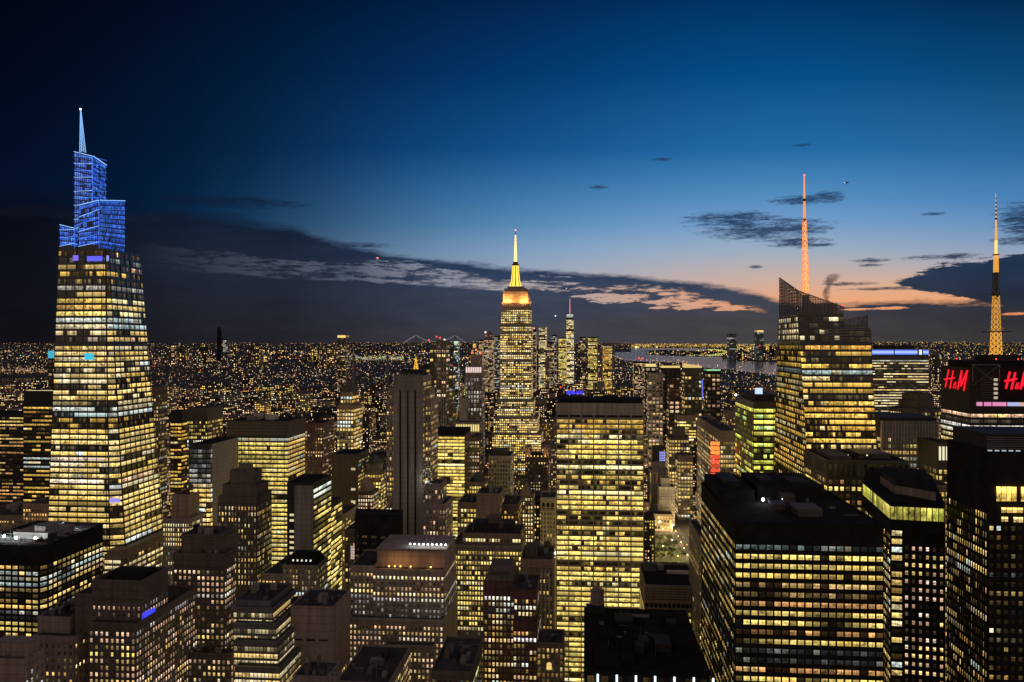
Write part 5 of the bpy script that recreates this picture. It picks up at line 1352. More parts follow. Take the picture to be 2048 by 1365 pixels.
b = T('brown_slab_behind', 'tall brown tower close behind the right edge of the blue crowned skyscraper', 'brown'); Y = 760
b.tier(284, 317, 776, Y, dpx(317, 284, Y, 334), st(fh=3.6, bw=2.4, ww=.5, wh=.55, cap=6, lit=.5, br=.7, pal='warm', pd=.3, run=.6), roof='roof')
b = T('half_lit_block', 'dark block with golden bars of windows at its left side, behind the stone palazzo steps', 'dark', 'office building'); Y = 900
b.tier(341, 363, 824, Y, dpx(363, 341, Y, 374), st(fh=4, bw=4, ww=.9, wh=.5, cap=12, lit=.72, br=.8, pal='gold', rib=1, pan=2, pd=.3, run=.6), roof='black')
b = T('dark_ribbed_tower', 'dark ribbed brown tower with white and yellow windows low on its front', 'bronze', 'office tower'); Y = 960
b.tier(374, 415, 818, Y, 40, st(fh=4.4, bw=2.4, ww=.55, wh=.55, cap=14, lit=.55, br=.8, pal='lemon', pd=.5, off=.25, floors={5: (.9, 'white', .9), 6: (.9, 'cool', .9), 7: (.9, 'cream', .9), 8: (.4, 'lemon', .6)}), roof='roof', relief=True)
b = T('striped_stone_block', 'pale stone block with a striped blank top tier right of the tapering glass skyscraper', 'stone', 'building'); Y = 600
s = st(fh=3.5, bw=1.8, ww=.45, wh=.58, cap=2, lit=.6, br=.8, pal='cream', pd=.35, floors={4: (.9, 'cream', .9)})
b.tier(326, 379, 1040, Y, 36, s, zb=0, roof='roof', par=1)
b.tier(343, 378, 992, Y + 4, 26, None, roof='roof', par=1, wall='tan')
m = MB()
for k in range(6): m.bar(b.at(0, 0, b.z1 - 1.5 - k * 1.6) - EV * .1, b.at(1, 0, b.z1 - 1.5 - k * 1.6) - EV * .1, .3)
b.part(m, 'ledge', 'stone'); b.tank()

b = T('left_edge_dark_tower', 'dark office tower at the left edge with faint pinkish bars of light', 'dark'); Y = 1050
b.tier(-70, 48, 828, Y, 45, st(fh=4.4, bw=5, ww=.9, wh=.42, cap=3, lit=.42, br=.62, pal='orange', rib=1, pan=2, pd=0, run=.6, floors={0: (.8, 'lemon', .7), 1: (.8, 'lemon', .7)}), roof='black')
b = T('bright_roofline_tower', 'dark ribbon windowed tower left of the glass skyscraper with a glowing roof edge', 'dark'); Y = 820
b.tier(47, 116, 784, Y, 40, st(fh=4.2, bw=4.5, ww=.95, wh=.42, cap=14, lit=.45, br=.72, pal='gold', rib=1, pan=2, pd=.3, run=.65, floors={12: (.9, 'cool', .7), 13: (.9, 'cool', .7), 14: (.9, 'cool', .6)}), roof='black')
m = MB()
for f0, f1 in ((.03, .3), (.25, .98)): m.bar(b.at(f0, .05 + f0 * .3, b.z1 + .8), b.at(f1, .05 + f0 * .3, b.z1 + 1.2), .5, g=(1.0, .85, .45, 0))
b.part(m, 'roof_edge_light', 'lamp')
b = T('orange_lit_block', 'brick block glowing orange at street level left of the glass skyscraper', 'tan', 'building'); Y = 690
b.tier(46, 100, 1010, Y, 50, st(fh=3.5, bw=2.3, ww=.55, wh=.55, cap=3, lit=.8, br=.8, pal='orange', pd=.35), roof='roof', units=2)
b = T('low_lit_terrace', 'low lit terrace building at the left edge beside the orange brick block', 'tan', 'building'); Y = 720
b.tier(-60, 45, 1032, Y, 60, st(fh=3.5, bw=2.4, ww=.55, wh=.5, cap=3, lit=.6, br=.7, pal='orange', pd=.35), roof='roof', units=4)

# ================================================================== towers farther off
def far(name, label, xl, xr, yt, Y, d, style, wall='dark', cat='skyscraper', right=0, tiers=(), beacon=(), roofglow=None, left=False):
    b = Bld(name, label, cat, wall=wall)
    if style and Y > 2400: style = dict(style, fh=2.7 * Y / F, bw=2.5 * Y / F, ww=.82, wh=.66, cap=min(style['cap'], 3.0 * Y / F), lit=min(.97, style['lit'] * 1.1), br=style['br'] * .9)
    b.tier(xl, xr, yt, Y, d, style, right=right, left=left, back=False, relief=False, par=0, roof='black')
    for (a, c, y, dY) in tiers: b.tier(a, c, y, Y + dY, d * .7, style, back=False, relief=False, par=0, roof='black')
    for (x, y, g) in beacon:
        m = MB(); m.ball(P(x, y, Y + 2), Y * .0011, g=(*g, 0)); b.part(m, 'beacon', 'lamp')
    if roofglow:
        m = MB(); q = [b.at(0, 0), b.at(1, 0), b.at(1, 1), b.at(0, 1)]; h = roofglow[1] * Y / F
        m.hexa([p - EV * .3 - Vector((0, 0, h)) for p in q], [p - EV * .3 for p in q], g=(*roofglow[0], 0)); b.part(m, 'lit_crown', 'lamp')
    return b
RED = (2.2, .10, .08)
fs = lambda px, **k: st(**{**dict(fh=px, bw=px * 1.1, ww=.62, wh=.55, cap=px, lit=.6, br=.9, pal='warm', pd=0, run=.4), **k})
far('gold_capped_tower', 'dark slim tower with a golden glowing flat cap on the left skyline', 675, 691, 671, 3600, 60, fs(14, lit=.3, pal='pink', br=.6), roofglow=((1, .72, .2), 5))
far('dark_sliver_tower', 'very slim unlit dark tower silhouette standing above the far left skyline', 434, 439.5, 660, 12000, 60, None, wall='black', tiers=((434.8, 438.4, 655, 4),))
far('white_masted_tower', 'slim pale tower beside the unlit sliver on the far left skyline', 446, 452, 678, 12000, 60, fs(26, lit=.6, pal='white', br=.5))
b = far('twin_dark_tower', 'pair of joined dark ribbed towers with red roof lamps left of the deco skyscraper', 859, 876, 690, 1500, 40, fs(8, lit=.12, pal='warm'), wall='glassy', beacon=((858, 681, RED), (873, 674, RED)))
b.tier(873, 892, 681, 1480, 40, fs(8, lit=.14, pal='pink'), zb=0, back=False, relief=False, par=0, wall='bronze')
m = MB()
for k in range(5): p = b.at(k / 4, 0, 60) - EV * .6; m.bar(p, p + Vector((0, 0, b.z1 - 60)), 1.1)
b.part(m, 'facade_rib', 'steel'); m = MB(); m.ball(P(880, 676, 1480), 1.7, g=(*RED, 0)); b.part(m, 'beacon', 'lamp'); m = MB(); m.ball(P(889, 680, 1480), 1.7, g=(2, 1.2, 1.1, 0)); b.part(m, 'beacon', 'lamp')
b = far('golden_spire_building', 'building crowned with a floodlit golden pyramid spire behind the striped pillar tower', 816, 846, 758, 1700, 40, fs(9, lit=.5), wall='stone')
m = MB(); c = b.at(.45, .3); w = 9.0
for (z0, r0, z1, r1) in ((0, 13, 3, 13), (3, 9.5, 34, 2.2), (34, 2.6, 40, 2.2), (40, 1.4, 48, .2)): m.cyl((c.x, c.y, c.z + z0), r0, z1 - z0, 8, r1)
b.part(m, 'golden_pyramid', glowmat('golden_floodlight', (1, .52, .05), .95))  # floodlighting on the pyramid painted as its own glow
far('golden_ribbon_tower', 'office tower packed with golden window bands right of the golden spire', 838, 872, 731, 1600, 50, fs(7.5, bw=8, ww=.92, lit=.86, pal='gold', run=.6), cat='office tower', right=fs(7.5, lit=.5, pal='gold'))
far('slim_ribbed_dark_tower', 'slender dark tower with a thin lit edge right of the twin dark towers', 897, 906, 742, 1350, 24, fs(7, lit=.10), wall='bronze')
b = Bld('white_crowned_tower', 'grey ribbed tower with a glowing white crown, left of the deco skyscraper', 'skyscraper', wall='mauve'); Y = 1150
gs = fs(6, bw=4.2, ww=.5, wh=.62, lit=.30, pal='white', br=.45, dim=4, pd=.5)
b.tier(930, 964, 747, Y, 34, gs, zb=0, relief=True, par=.6); z = b.z1
b.tier(931, 963, 734, Y + 1, 30, None, relief=False, par=0, name='lit_crown', wall='pale')
m = MB()
for k in range(7):
    f0, f1 = (k + .14) / 7, (k + .86) / 7; p, q = b.at(f0, 0, z + 1) - EV * .3, b.at(f1, 0, z + 1) - EV * .3; u = Vector((0, 0, b.z1 - z - 1.6)); m.quad(p, q, q + u, p + u, g=(.92, .66, .62, 0))
b.part(m, 'crown_light', 'lamp')
b.tier(941, 961, 711, Y + 6, 20, fs(9, bw=2.6, ww=.6, wh=.8, lit=.9, pal='gold', br=.8, floors={0: (.2, 'pink', .4)}), relief=False, par=.6)
for x, y in ((944, 706), (961, 707), (952, 700)): m = MB(); m.ball(P(x, y, Y + 8), 1.5, g=(2.0, .28, .12, 0)); b.part(m, 'beacon', 'lamp')
b = Bld('beige_blank_shaft', 'blank beige shaft at the left foot of the white crowned tower', 'building', wall='trav'); b.tier(918, 932, 797, 1130, 24, None, back=False, relief=False, par=.5)
b = Bld('colonnade_block', 'pale block with a floodlit yellow colonnade top before the white crowned tower', 'building', wall='stone'); Y = 1000
b.tier(905, 960, 866, Y, 34, fs(5, lit=.5, pal='lemon'), relief=False, par=.8); z = b.z1
b.tier(911, 959, 846, Y + 3, 28, None, relief=False, par=.8)
m = MB()
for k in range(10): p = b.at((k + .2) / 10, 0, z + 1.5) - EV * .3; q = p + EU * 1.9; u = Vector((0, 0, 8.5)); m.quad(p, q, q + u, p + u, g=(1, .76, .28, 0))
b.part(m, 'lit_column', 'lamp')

far('screen_topped_tower', 'distant tower with a blue green lit screen top beside the tapering glass skyscraper', 96, 122, 702, 1700, 40, fs(9, lit=.2, pal='pink'), cat='office tower', roofglow=((.06, .42, .55), 15))
# --- lower island
Y = 4300
b = far('glass_tower_with_mast', 'tallest downtown tower with a pink lit mast at its top', 1132, 1147.5, 660, Y, 55, fs(24, bw=22, lit=.85, pal='cream', br=1.3), wall='glassy', tiers=((1132.6, 1147, 637, 6),))
b.tier(1133, 1146.6, 628, Y + 9, 38, fs(20, ww=.9, wh=.8, cap=1, lit=1, pal='cool', br=.5), back=False, relief=False, par=0)
m = MB(); m.bar(P(1139.8, 628, Y + 25), P(1139.8, 598, Y + 25), 3.0, r2=2.0); b.part(m, 'mast', glowmat('pink_mast_light', (.95, .30, .38), 1.0))
far('yellow_downtown_tower', 'yellow lit flat topped tower left of the tallest downtown tower', 1077.5, 1093, 651, 4200, 50, fs(22, bw=15, lit=.85, pal='cream', br=.95), wall='glassy', roofglow=((.05, .05, .06), 5))
far('squat_yellow_tower', 'squat yellow glowing block right of the tallest downtown tower', 1176, 1195, 674, 4000, 60, fs(11, bw=15, ww=.7, wh=.9, cap=14, lit=.98, pal='lemon', br=.95), wall='glassy')
far('wide_yellow_block', 'wide yellow lit block at the left foot of the tallest downtown tower', 1117, 1133, 675, 4150, 60, fs(15, lit=.85, pal='lemon', br=.9), wall='glassy')
far('stepped_yellow_block', 'golden stepped block at the right end of the downtown cluster', 1206, 1226, 690, 3900, 60, fs(14, bw=10, ww=.7, lit=.8, pal='gold', br=.9), wall='tan', tiers=((1213, 1226, 686, 6),))
far('dark_downtown_tower', 'dark sparsely lit tower between the tallest and the squat yellow downtown towers', 1160, 1170, 674, 4250, 40, fs(20, lit=.25, pal='pink'))
far('pink_dotted_tower', 'tower dotted with pinkish light close to the right of the deco skyscraper', 1064, 1072, 659, 3900, 40, fs(20, lit=.5, pal='pink', br=.6), beacon=((1068, 657, (1.6, .5, .4)),))
far('grey_downtown_tower', 'grey downtown tower between the two yellow lit downtown towers', 1103, 1113, 670, 4300, 40, fs(20, lit=.55, pal='white', br=.5))
far('dim_downtown_block', 'dim downtown block under the grey downtown tower', 1094, 1108, 684, 4000, 50, fs(18, lit=.5, pal='pink', br=.6))
b = far('stepped_financial_tower', 'stepped grey tower with a bright white top lamp left of the deco skyscraper', 968, 986, 678, 3700, 60, fs(15, lit=.55, pal='pink', br=.6), wall='tan', tiers=((970, 984, 668, 6), (973, 981, 663, 10)), beacon=((971, 665, (2, 1.9, 1.5)),))
far('pink_lit_slim_tower', 'slim tower washed in pink light left of the stepped grey tower', 958, 965, 680, 3600, 40, fs(30, ww=.9, wh=.9, lit=.8, pal='pink', br=.7))
far('dim_slab_downtown', 'dim slab between the stepped grey tower and the deco skyscraper', 988, 1000, 672, 3800, 50, fs(16, lit=.45, pal='white', br=.5))
far('gold_domed_tower', 'small tower with a little golden dome above the white crowned tower', 943, 953, 697, 2900, 40, fs(14, lit=.4, pal='pink'), wall='tan', roofglow=((1, .5, .08), 7), tiers=((946, 950, 688, 6),))
far('green_topped_tower', 'dark tower with a green white lit top behind the twin dark towers', 908, 916, 683, 3000, 40, fs(14, lit=.3, pal='cool'), roofglow=((.6, .85, .6), 5))
# --- across the river
far('riverside_glass_tower', 'tall dark glass tower with a lit middle on the far river bank', 1458, 1473, 668, 13200, 200, fs(18, lit=.10, br=.4, pal='cool', floors={2: (1, 'white', .5)}), wall='glassy')
far('lamp_topped_riverside_tower', 'slim dark tower with orange roof lamps on the far river bank', 1514, 1527, 661, 13000, 200, fs(22, lit=.10, br=.4, pal='cool'), wall='glassy', roofglow=((1, .62, .22), 4), beacon=((1519, 692, RED),))
# --- right middle
b = far('slanted_roof_tower', 'tower with a slanting yellow lit roof and a thin blue edge before the river', 1369, 1404, 736, 1500, 40, fs(7.5, bw=6, lit=.42, br=.75, pal='warm'), wall='bronze', right=fs(7.5, lit=.4))
m = MB(); q = [b.at(0, 0), b.at(1, 0), b.at(1, .8), b.at(0, .8)]; m.hexa(q, [q[0] + Vector((0, 0, 8)), q[1] + Vector((0, 0, 3)), q[2] + Vector((0, 0, 3)), q[3] + Vector((0, 0, 8))], g=(.75, .52, .18, 0)); b.part(m, 'slanting_roof', 'lamp')
m = MB(); p = b.at(1.02, 0, b.z1 - 22) - EV * .8; m.bar(p, p - Vector((0, 0, 34)), 1.1, g=(.18, .20, .95, 0)); b.part(m, 'blue_light_strip', 'lamp')
far('beige_topped_tower', 'tower with a blank beige top band among dim towers right of the slab', 1297, 1326, 746, 1500, 36, fs(7, bw=6, cap=16, lit=.5, br=.6, pal='pink'), wall='trav', cat='office tower')
far('dim_brown_tower', 'dim brown tower between the beige topped tower and the slanting roof tower', 1338, 1360, 760, 1550, 36, fs(8, lit=.35, br=.6, pal='pink'), wall='red', cat='office tower')
far('red_beacon_tower', 'low dark tower with paired red lamps above the slab, near the water', 1268, 1290, 724, 2600, 50, fs(13, lit=.4, br=.7, pal='pink'), cat='office tower', beacon=((1278, 717, RED), (1285, 717, RED)))
far('pale_lit_terrace', 'long building with a pale yellow lit top near the water', 1322, 1360, 732, 2300, 50, fs(11, lit=.4, pal='pink', br=.6), cat='building', roofglow=((.85, .62, .2), 4))
far('pale_crest_tower', 'tower with a pale yellow lit crest left of the long lit terrace', 1291, 1312, 728, 2350, 50, fs(11, lit=.4, pal='pink', br=.6), cat='building', roofglow=((.85, .68, .25), 6))
far('green_roof_lit_hall', 'dark low hall with a green lit roofline right of the slanting roof tower', 1414, 1441, 739, 1900, 50, fs(10, lit=.2, pal='pink', br=.6), cat='building', roofglow=((.35, .75, .35), 3))
b = far('blue_sign_far_tower', 'dark building with a bright blue sign on its roof behind the slab', 1125, 1168, 793, 1500, 40, fs(7, lit=.3), cat='building', wall='mauve')
m = MB()
for k in range(12):
    if k == 6: continue
    p = P(1134 + k * 2.9, 789, 1496); h = 6.5 if k % 3 else 8; m.bar(p, p + Vector((0, 0, h)), .8, g=(.07, .06, 1.4, 0))
m.bar(P(1134, 787, 1497), P(1167, 787, 1497), .9, g=(.08, .07, 1.5, 0)); b.part(m, 'blue_sign', 'lamp')
m = MB(); q = [P(1165, 797, 1490), P(1188, 797, 1490)]; t_ = [P(1165, 773, 1490), P(1188, 773, 1490)]
for a, c in ((q[0], t_[0]), (q[1], t_[1]), (t_[0], t_[1]), (P(1172, 797, 1490), P(1172, 773, 1490)), (P(1180, 797, 1490), P(1180, 773, 1490)), (P(1165, 785, 1490), P(1188, 785, 1490))): m.bar(a, c, .45)
b.part(m, 'roof_frame', 'pale')
far('gold_strip_tower', 'dark slim tower with a golden strip and red lamp left of the blue roof sign', 1115, 1126, 781, 1450, 30, fs(12, bw=8, ww=.5, wh=.9, lit=.7, pal='gold'), cat='building', beacon=((1121, 775, RED),))
b = Bld('grid_window_tower', 'tower with a fine grid of yellow windows under a square brown top', 'office tower', wall='brown'); Y = 1260
s_ = st(fh=5.4, bw=4.6, ww=.66, wh=.6, cap=3, lit=.86, br=.85, pal='warm', pd=0)
b.tier(1338, 1378, 876, Y, 40, s_, zb=0, right=False, relief=False); b.tier(1347, 1370, 857, Y + 8, 22, None, right=False, relief=False); b.tank()
b = Bld('ribbon_brown_top', 'stone topped tower with yellow ribbons behind the grid window tower', 'office tower', wall='tan'); b.tier(1354, 1392, 832, 1420, 36, st(fh=5, bw=4.2, ww=.9, wh=.5, cap=9, lit=.85, br=.9, pal='lemon', rib=0, pd=0), right=False, relief=False)
b = Bld('low_grid_block', 'lower block of yellow windows at the right foot of the grid window tower', 'office building', wall='brown'); b.tier(1356, 1386, 912, 1215, 30, st(fh=5.6, bw=4.8, ww=.62, wh=.55, cap=8, lit=.75, br=.85, pal='warm', pd=0), right=False, relief=False, units=1)
b = Bld('grey_stone_church', 'dim grey stone tower building with tall piers right of the slab', 'building', wall='conc'); Y = 1230
b.tier(1299, 1336, 940, Y, 30, st(fh=16, bw=3, ww=.45, wh=.85, cap=4, lit=0, pd=.6, dim=2), zb=0, relief=True); b.tier(1304, 1331, 925, Y + 5, 20, None)
m = MB(); c = b.at(.5, .5); m.cyl((c.x, c.y, c.z), 9.0, 24, 16); b.part(m, 'round_turret', 'dark')
m = MB()
for k in range(6): p = c - EV * 9.5 + EU * 1.0 + Vector((0, 0, 2 + k * 2.5)); m.quad(p, p + EU * 9, p + EU * 9 + Vector((0, 0, 1.6)), p + Vector((0, 0, 1.6)), g=(.30, .32, .85, 0))
b.part(m, 'violet_screen', 'lamp')
b = Bld('white_stepped_house', 'pale stepped block with dark windows in front of the grey stone tower', 'building', wall='pale'); b.tier(1318, 1350, 975, 1180, 30, st(fh=4, bw=3, ww=.3, wh=.5, cap=3, lit=.1, pal='pink', pd=.3), zb=0); b.tier(1322, 1340, 958, 1186, 22, None, units=1)
b = Bld('bright_terrace_block', 'low block with brilliant yellow top windows at the far edge of the park', 'building', wall='tan'); b.tier(1303, 1345, 1030, 1145, 24, st(fh=4.5, bw=4, ww=.7, wh=.7, cap=2, lit=.75, br=.9, pal='lemon', pd=0), relief=False, units=2)
b = Bld('narrow_edge_tower', 'narrow dark brick building at the left side of the black office tower', 'building', wall='tan'); b.tier(1398, 1415, 1075, 420, 40, st(fh=3.2, bw=1.6, ww=.4, wh=.5, cap=5, lit=.1, pd=.3, dim=3), left=st(fh=3.2, bw=2, ww=.4, wh=.5, cap=5, lit=.15, pd=.3))
b = Bld('white_fin_block', 'block with four brilliant white vertical light fins left of the dark corner tower', 'building', wall='bronze'); b.tier(1876, 1905, 890, 480, 30, st(fh=3.6, bw=2.4, ww=.6, wh=.6, cap=14, lit=.6, pal='lemon', pd=.3))
m = MB()
for k in range(4): p = b.at(.12 + k * .24, 0, b.z1 - 1) - EV * .4; m.bar(p, p - Vector((0, 0, 8)), .6, g=(.9, .85, .55, 0))
b.part(m, 'light_fin', 'lamp')
b = Bld('yellow_fin_base', 'gold lit block filling the gap behind the glazed penthouse tower', 'building', wall='tan'); b.tier(1866, 1905, 975, 440, 22, st(fh=3.4, bw=2.2, ww=.6, wh=.6, cap=2, lit=.8, pal='gold', pd=.3))

# ================================================================== ground, water, park
def sheet(name, pts, z, mat, label=None, kind='structure'):
    m = MB(); m.poly([Vector((p[0], p[1], z)) for p in pts]); o = m.build(name, mat); o['kind'] = kind
    return o
M['ground'] = wallmat('city_ground', (.035, .030, .032), .9, .4, .02)
M['road'] = wallmat('asphalt', (.05, .047, .045), .7, .3, .1)
M['grassm'] = wallmat('park_grass', (.05, .07, .025), .95, .4, .1)
sheet('ground', [(-160000, -2000), (160000, -2000), (160000, 200000), (-160000, 200000)], 0, 'ground')
wm = bpy.data.materials.new('harbour_water'); wm.use_nodes = True; X.nt = wm.node_tree; B_ = wm.node_tree.nodes['Principled BSDF']
B_.inputs['Base Color'].default_value = (.022, .030, .040, 1); B_.inputs['Roughness'].default_value = .14; B_.inputs['Specular IOR Level'].default_value = .24
tcn = wm.node_tree.nodes.new('ShaderNodeTexCoord'); bp = wm.node_tree.nodes.new('ShaderNodeBump'); bp.inputs['Strength'].default_value = .07; bp.inputs['Distance'].default_value = 3
nz = noise(tcn.outputs['Object'], .02, 4); wm.node_tree.links.new(nz.s, bp.inputs['Height']); wm.node_tree.links.new(bp.outputs[0], B_.inputs['Normal'])
M['water'] = wm
def gp(px, py): Y = EYE * F / (py - HOR); return ((px - 1024) / F * Y, Y)
sheet('water', [gp(*p) for p in [(1236, 716), (1250, 722), (1300, 724), (1362, 725), (1410, 736), (1470, 741), (1556, 752), (1640, 768), (1740, 770), (1830, 763), (1850, 758), (1850, 744), (1740, 735), (1640, 731), (1555, 726), (1500, 723), (1450, 719), (1440, 714), (1380, 714), (1330, 712), (1290, 709), (1300, 703), (1400, 702), (1450, 699.5), (1380, 696.6), (1290, 696.0), (1258, 695.0), (1215, 695.6), (1218, 708)]], .5, 'water')
sheet('river', [gp(*p) for p in [(-120, 776), (60, 768), (108, 762), (108, 754), (60, 757), (-120, 762)]], .5, 'water')
sheet('avenue', [grid(122, 640), grid(152, 640), grid(152, 5000), grid(122, 5000)], .06, 'road')
sheet('road', [grid(-276, 640), grid(-248, 640), grid(-248, 5000), grid(-276, 5000)], .06, 'road')
sheet('park_lawn', [grid(40, 985), grid(119, 985), grid(119, 1130), grid(40, 1130)], .12, 'grassm')
m = MB()
for u in (132, 137, 142):
    for k in range(60): a = grid(u, 700 + k * 9, .07); m.quad(a, a + EU * .25, a + EU * .25 + EV * 4, a + EV * 4)
o = m.build('lane_marking', 'pale'); o['kind'] = 'structure'

# trees of the park
M['leaf'] = wallmat('leaves', (.075, .095, .030), .8, .5, 1.2); M['bark'] = wallmat('bark', (.06, .045, .035), .9, .3, 3)
def tree(loc, h, rng, label):
    r = empty('park_tree', loc, label, 'tree', 'trees in the lit park'); L0 = Vector(loc)
    m = MB(); m.bar(L0, L0 + Vector((0, 0, h * .45)), .35, r2=.2, n=6)
    tips = []
    for k in range(5):
        a = k * 1.26 + rng.random(); p = L0 + Vector((0, 0, h * .4)); q = p + Vector((math.cos(a) * h * .25, math.sin(a) * h * .25, h * rng.uniform(.2, .45))); m.bar(p, q, .16, r2=.06, n=5); tips.append(q)
    m.build('trunk', 'bark', r)
    m = MB(); cl = [(t_ + Vector((rng.uniform(-1, 1), rng.uniform(-1, 1), rng.uniform(-.5, 1.2))), h * rng.uniform(.10, .19)) for t_ in tips for _ in range(3)] + [(L0 + Vector((0, 0, h * .8)), h * .2)]
    for c, rad in cl:
        for _ in range(55):
            d = Vector((rng.gauss(0, 1), rng.gauss(0, 1), rng.gauss(0, .8))); d.normalize(); p = c + d * rad * rng.uniform(.5, 1.08)
            t1 = Vector((rng.uniform(-1, 1), rng.uniform(-1, 1), rng.uniform(-1, 1))).normalized() * rng.uniform(.28, .55); t2 = t1.cross(d).normalized() * rng.uniform(.25, .5)
            m.quad(p - t1, p + t2, p + t1, p - t2)
    m.build('crown', 'leaf', r); return r
rg = random.Random(77); tk = 0; protos = []
ordn = ['first', 'second', 'third', 'fourth', 'fifth', 'sixth', 'seventh', 'eighth', 'ninth', 'tenth', 'eleventh', 'twelfth']
for row, v in enumerate((998, 1022, 1050, 1084)):
    for k in range(7):
        u = 50 + k * 10.6 + rg.uniform(-2, 2) + (5 if row % 2 else 0)
        if u > 118: continue
        lab = 'leafy tree in the lit park, %s from left in %s row from front' % (ordn[k], ordn[row])
        g = grid(u, v + rg.uniform(-4, 4))
        if len(protos) < 6:
            t_ = tree(g, rg.uniform(11, 15), rg, lab); protos.append(t_)
        else:
            src = rg.choice(protos); t_ = src.copy(); COL.objects.link(t_); t_.location = g; t_['label'] = lab; t_.rotation_euler.z = rg.uniform(0, 6); sc_ = rg.uniform(.8, 1.15); t_.scale = (sc_, sc_, sc_)
            for ch in list(src.children): c = ch.copy(); COL.objects.link(c); c.parent = t_

# street lamps and cars on the two avenues
def lamp_post(loc, label, power):
    r = empty('street_lamp', loc, label, 'street lamp', 'street lamps along the lit avenue'); L0 = Vector(loc)
    m = MB(); m.bar(L0, L0 + Vector((0, 0, 8.5)), .12, r2=.07, n=6); m.bar(L0 + Vector((0, 0, 8.4)), L0 + EU * 2 + Vector((0, 0, 8.9)), .06); m.build('post', 'steel', r)
    m = MB(); m.ball(L0 + EU * 2 + Vector((0, 0, 8.7)), .55, g=(5, 3.6, 1.6, 0)); hd = m.build('lamp_head', 'lamp', r)
    if power:
        d = bpy.data.lights.new('street_light', 'POINT'); d.energy = power; d.color = (1, .72, .32); d.shadow_soft_size = .5
        l = bpy.data.objects.new('lamp_light', d); COL.objects.link(l); l.parent = r; l.location = EU * 2 + Vector((0, 0, 8.0))
    return r
for i, v in enumerate(range(700, 1340, 40)):
    for u, side in ((-279, 'left'), (-245, 'right')):
        o = lamp_post(grid(u, v), '%s street lamp from the near end on the %s kerb of the left hand avenue' % (('nearest', 'second', 'third', 'fourth', 'fifth', 'sixth', 'seventh', 'eighth', 'ninth', 'tenth', 'eleventh', 'twelfth', 'thirteenth', 'fourteenth', 'fifteenth', 'sixteenth')[i], side), 12000)
k = 0
for v in range(900, 1420, 32):
    for u, side in ((120, 'left'), (152.5, 'right')):
        lamp_post(grid(u, v + (16 if side == 'right' else 0)), '%s street lamp from the near end on the %s kerb of the right hand avenue' % (('nearest', 'second', 'third', 'fourth', 'fifth', 'sixth', 'seventh', 'eighth', 'ninth', 'tenth', 'eleventh', 'twelfth', 'thirteenth', 'fourteenth', 'fifteenth', 'sixteenth', 'seventeenth')[(v - 900) // 32], side), 30000 if v % 64 == 4 else 0)
for i, (u, v, pw) in enumerate(((48, 990, 18000), (78, 986, 18000), (108, 990, 18000), (60, 1036, 16000), (95, 1036, 16000), (75, 1068, 16000), (110, 1070, 16000), (45, 1070, 16000))):
    o = lamp_post(grid(u, v), 'lamp post among the park trees, %s counted from the near left corner' % ordn[i], pw); o['group'] = 'lamps in the park'
def side_lamp(loc):
    o = lamp_post(loc, 'small street lamp glowing in a side street between the city blocks', 90000); o['group'] = 'side street lamps'
def car(loc, label, col, back):
    r = empty('car', loc, label, 'car', 'cars driving on the lit avenue'); L0 = Vector(loc); s_ = 1 if back else -1
    def pr(x, y, z): return L0 + EU * x + EV * y * s_ + Vector((0, 0, z))
    m = MB(); prof = [(-2.2, .35), (-2.25, .8), (-1.2, .95), (-.6, 1.45), (.9, 1.45), (1.6, .95), (2.25, .8), (2.2, .35)]
    L_, R_ = [pr(-.9, y, z) for y, z in prof], [pr(.9, y, z) for y, z in prof]
    m.poly(L_); m.poly(R_[::-1])
    for i in range(len(prof)): j = (i + 1) % len(prof); m.quad(L_[i], R_[i], R_[j], L_[j])
    m.build('body', col, r)
    for y in (-1.35, 1.35):
        for x in (-.85, .85): w = MB(); w.bar(pr(x - .1, y, .33), pr(x + .1, y, .33), .33, n=10); w.build('wheel', 'black', r)
    for x in (-.6, .6):
        w = MB(); w.ball(pr(x, 2.25, .72), .22, g=(6, 5.5, 4, 0)); w.build('headlight', 'lamp', r)
        w = MB(); w.ball(pr(x, -2.25, .75), .2, g=(3.5, .12, .08, 0)); w.build('tail_light', 'lamp', r)
    return r
rg = random.Random(5); n_ = {}
for k in range(26):
    lane = k % 4; u = (125.5, 131.5, 141, 147.5)[lane]; v = 905 + (k // 4) * 42 + rg.uniform(-9, 9) + lane * 9; back = True
    cn = ['black', 'pale', 'steel', 'dark'][rg.randrange(4)]; n_[lane] = n_.get(lane, 0) + 1
    cc_ = {'black': 'black', 'pale': 'white', 'steel': 'grey', 'dark': 'dark'}[cn]
    car(grid(u, v, .08), '%s car with lights on, %s in the %s lane of the right hand avenue' % (cc_, ordn[n_[lane] - 1], ('leftmost', 'second', 'third', 'rightmost')[lane]), cn, k % 3 > 0)

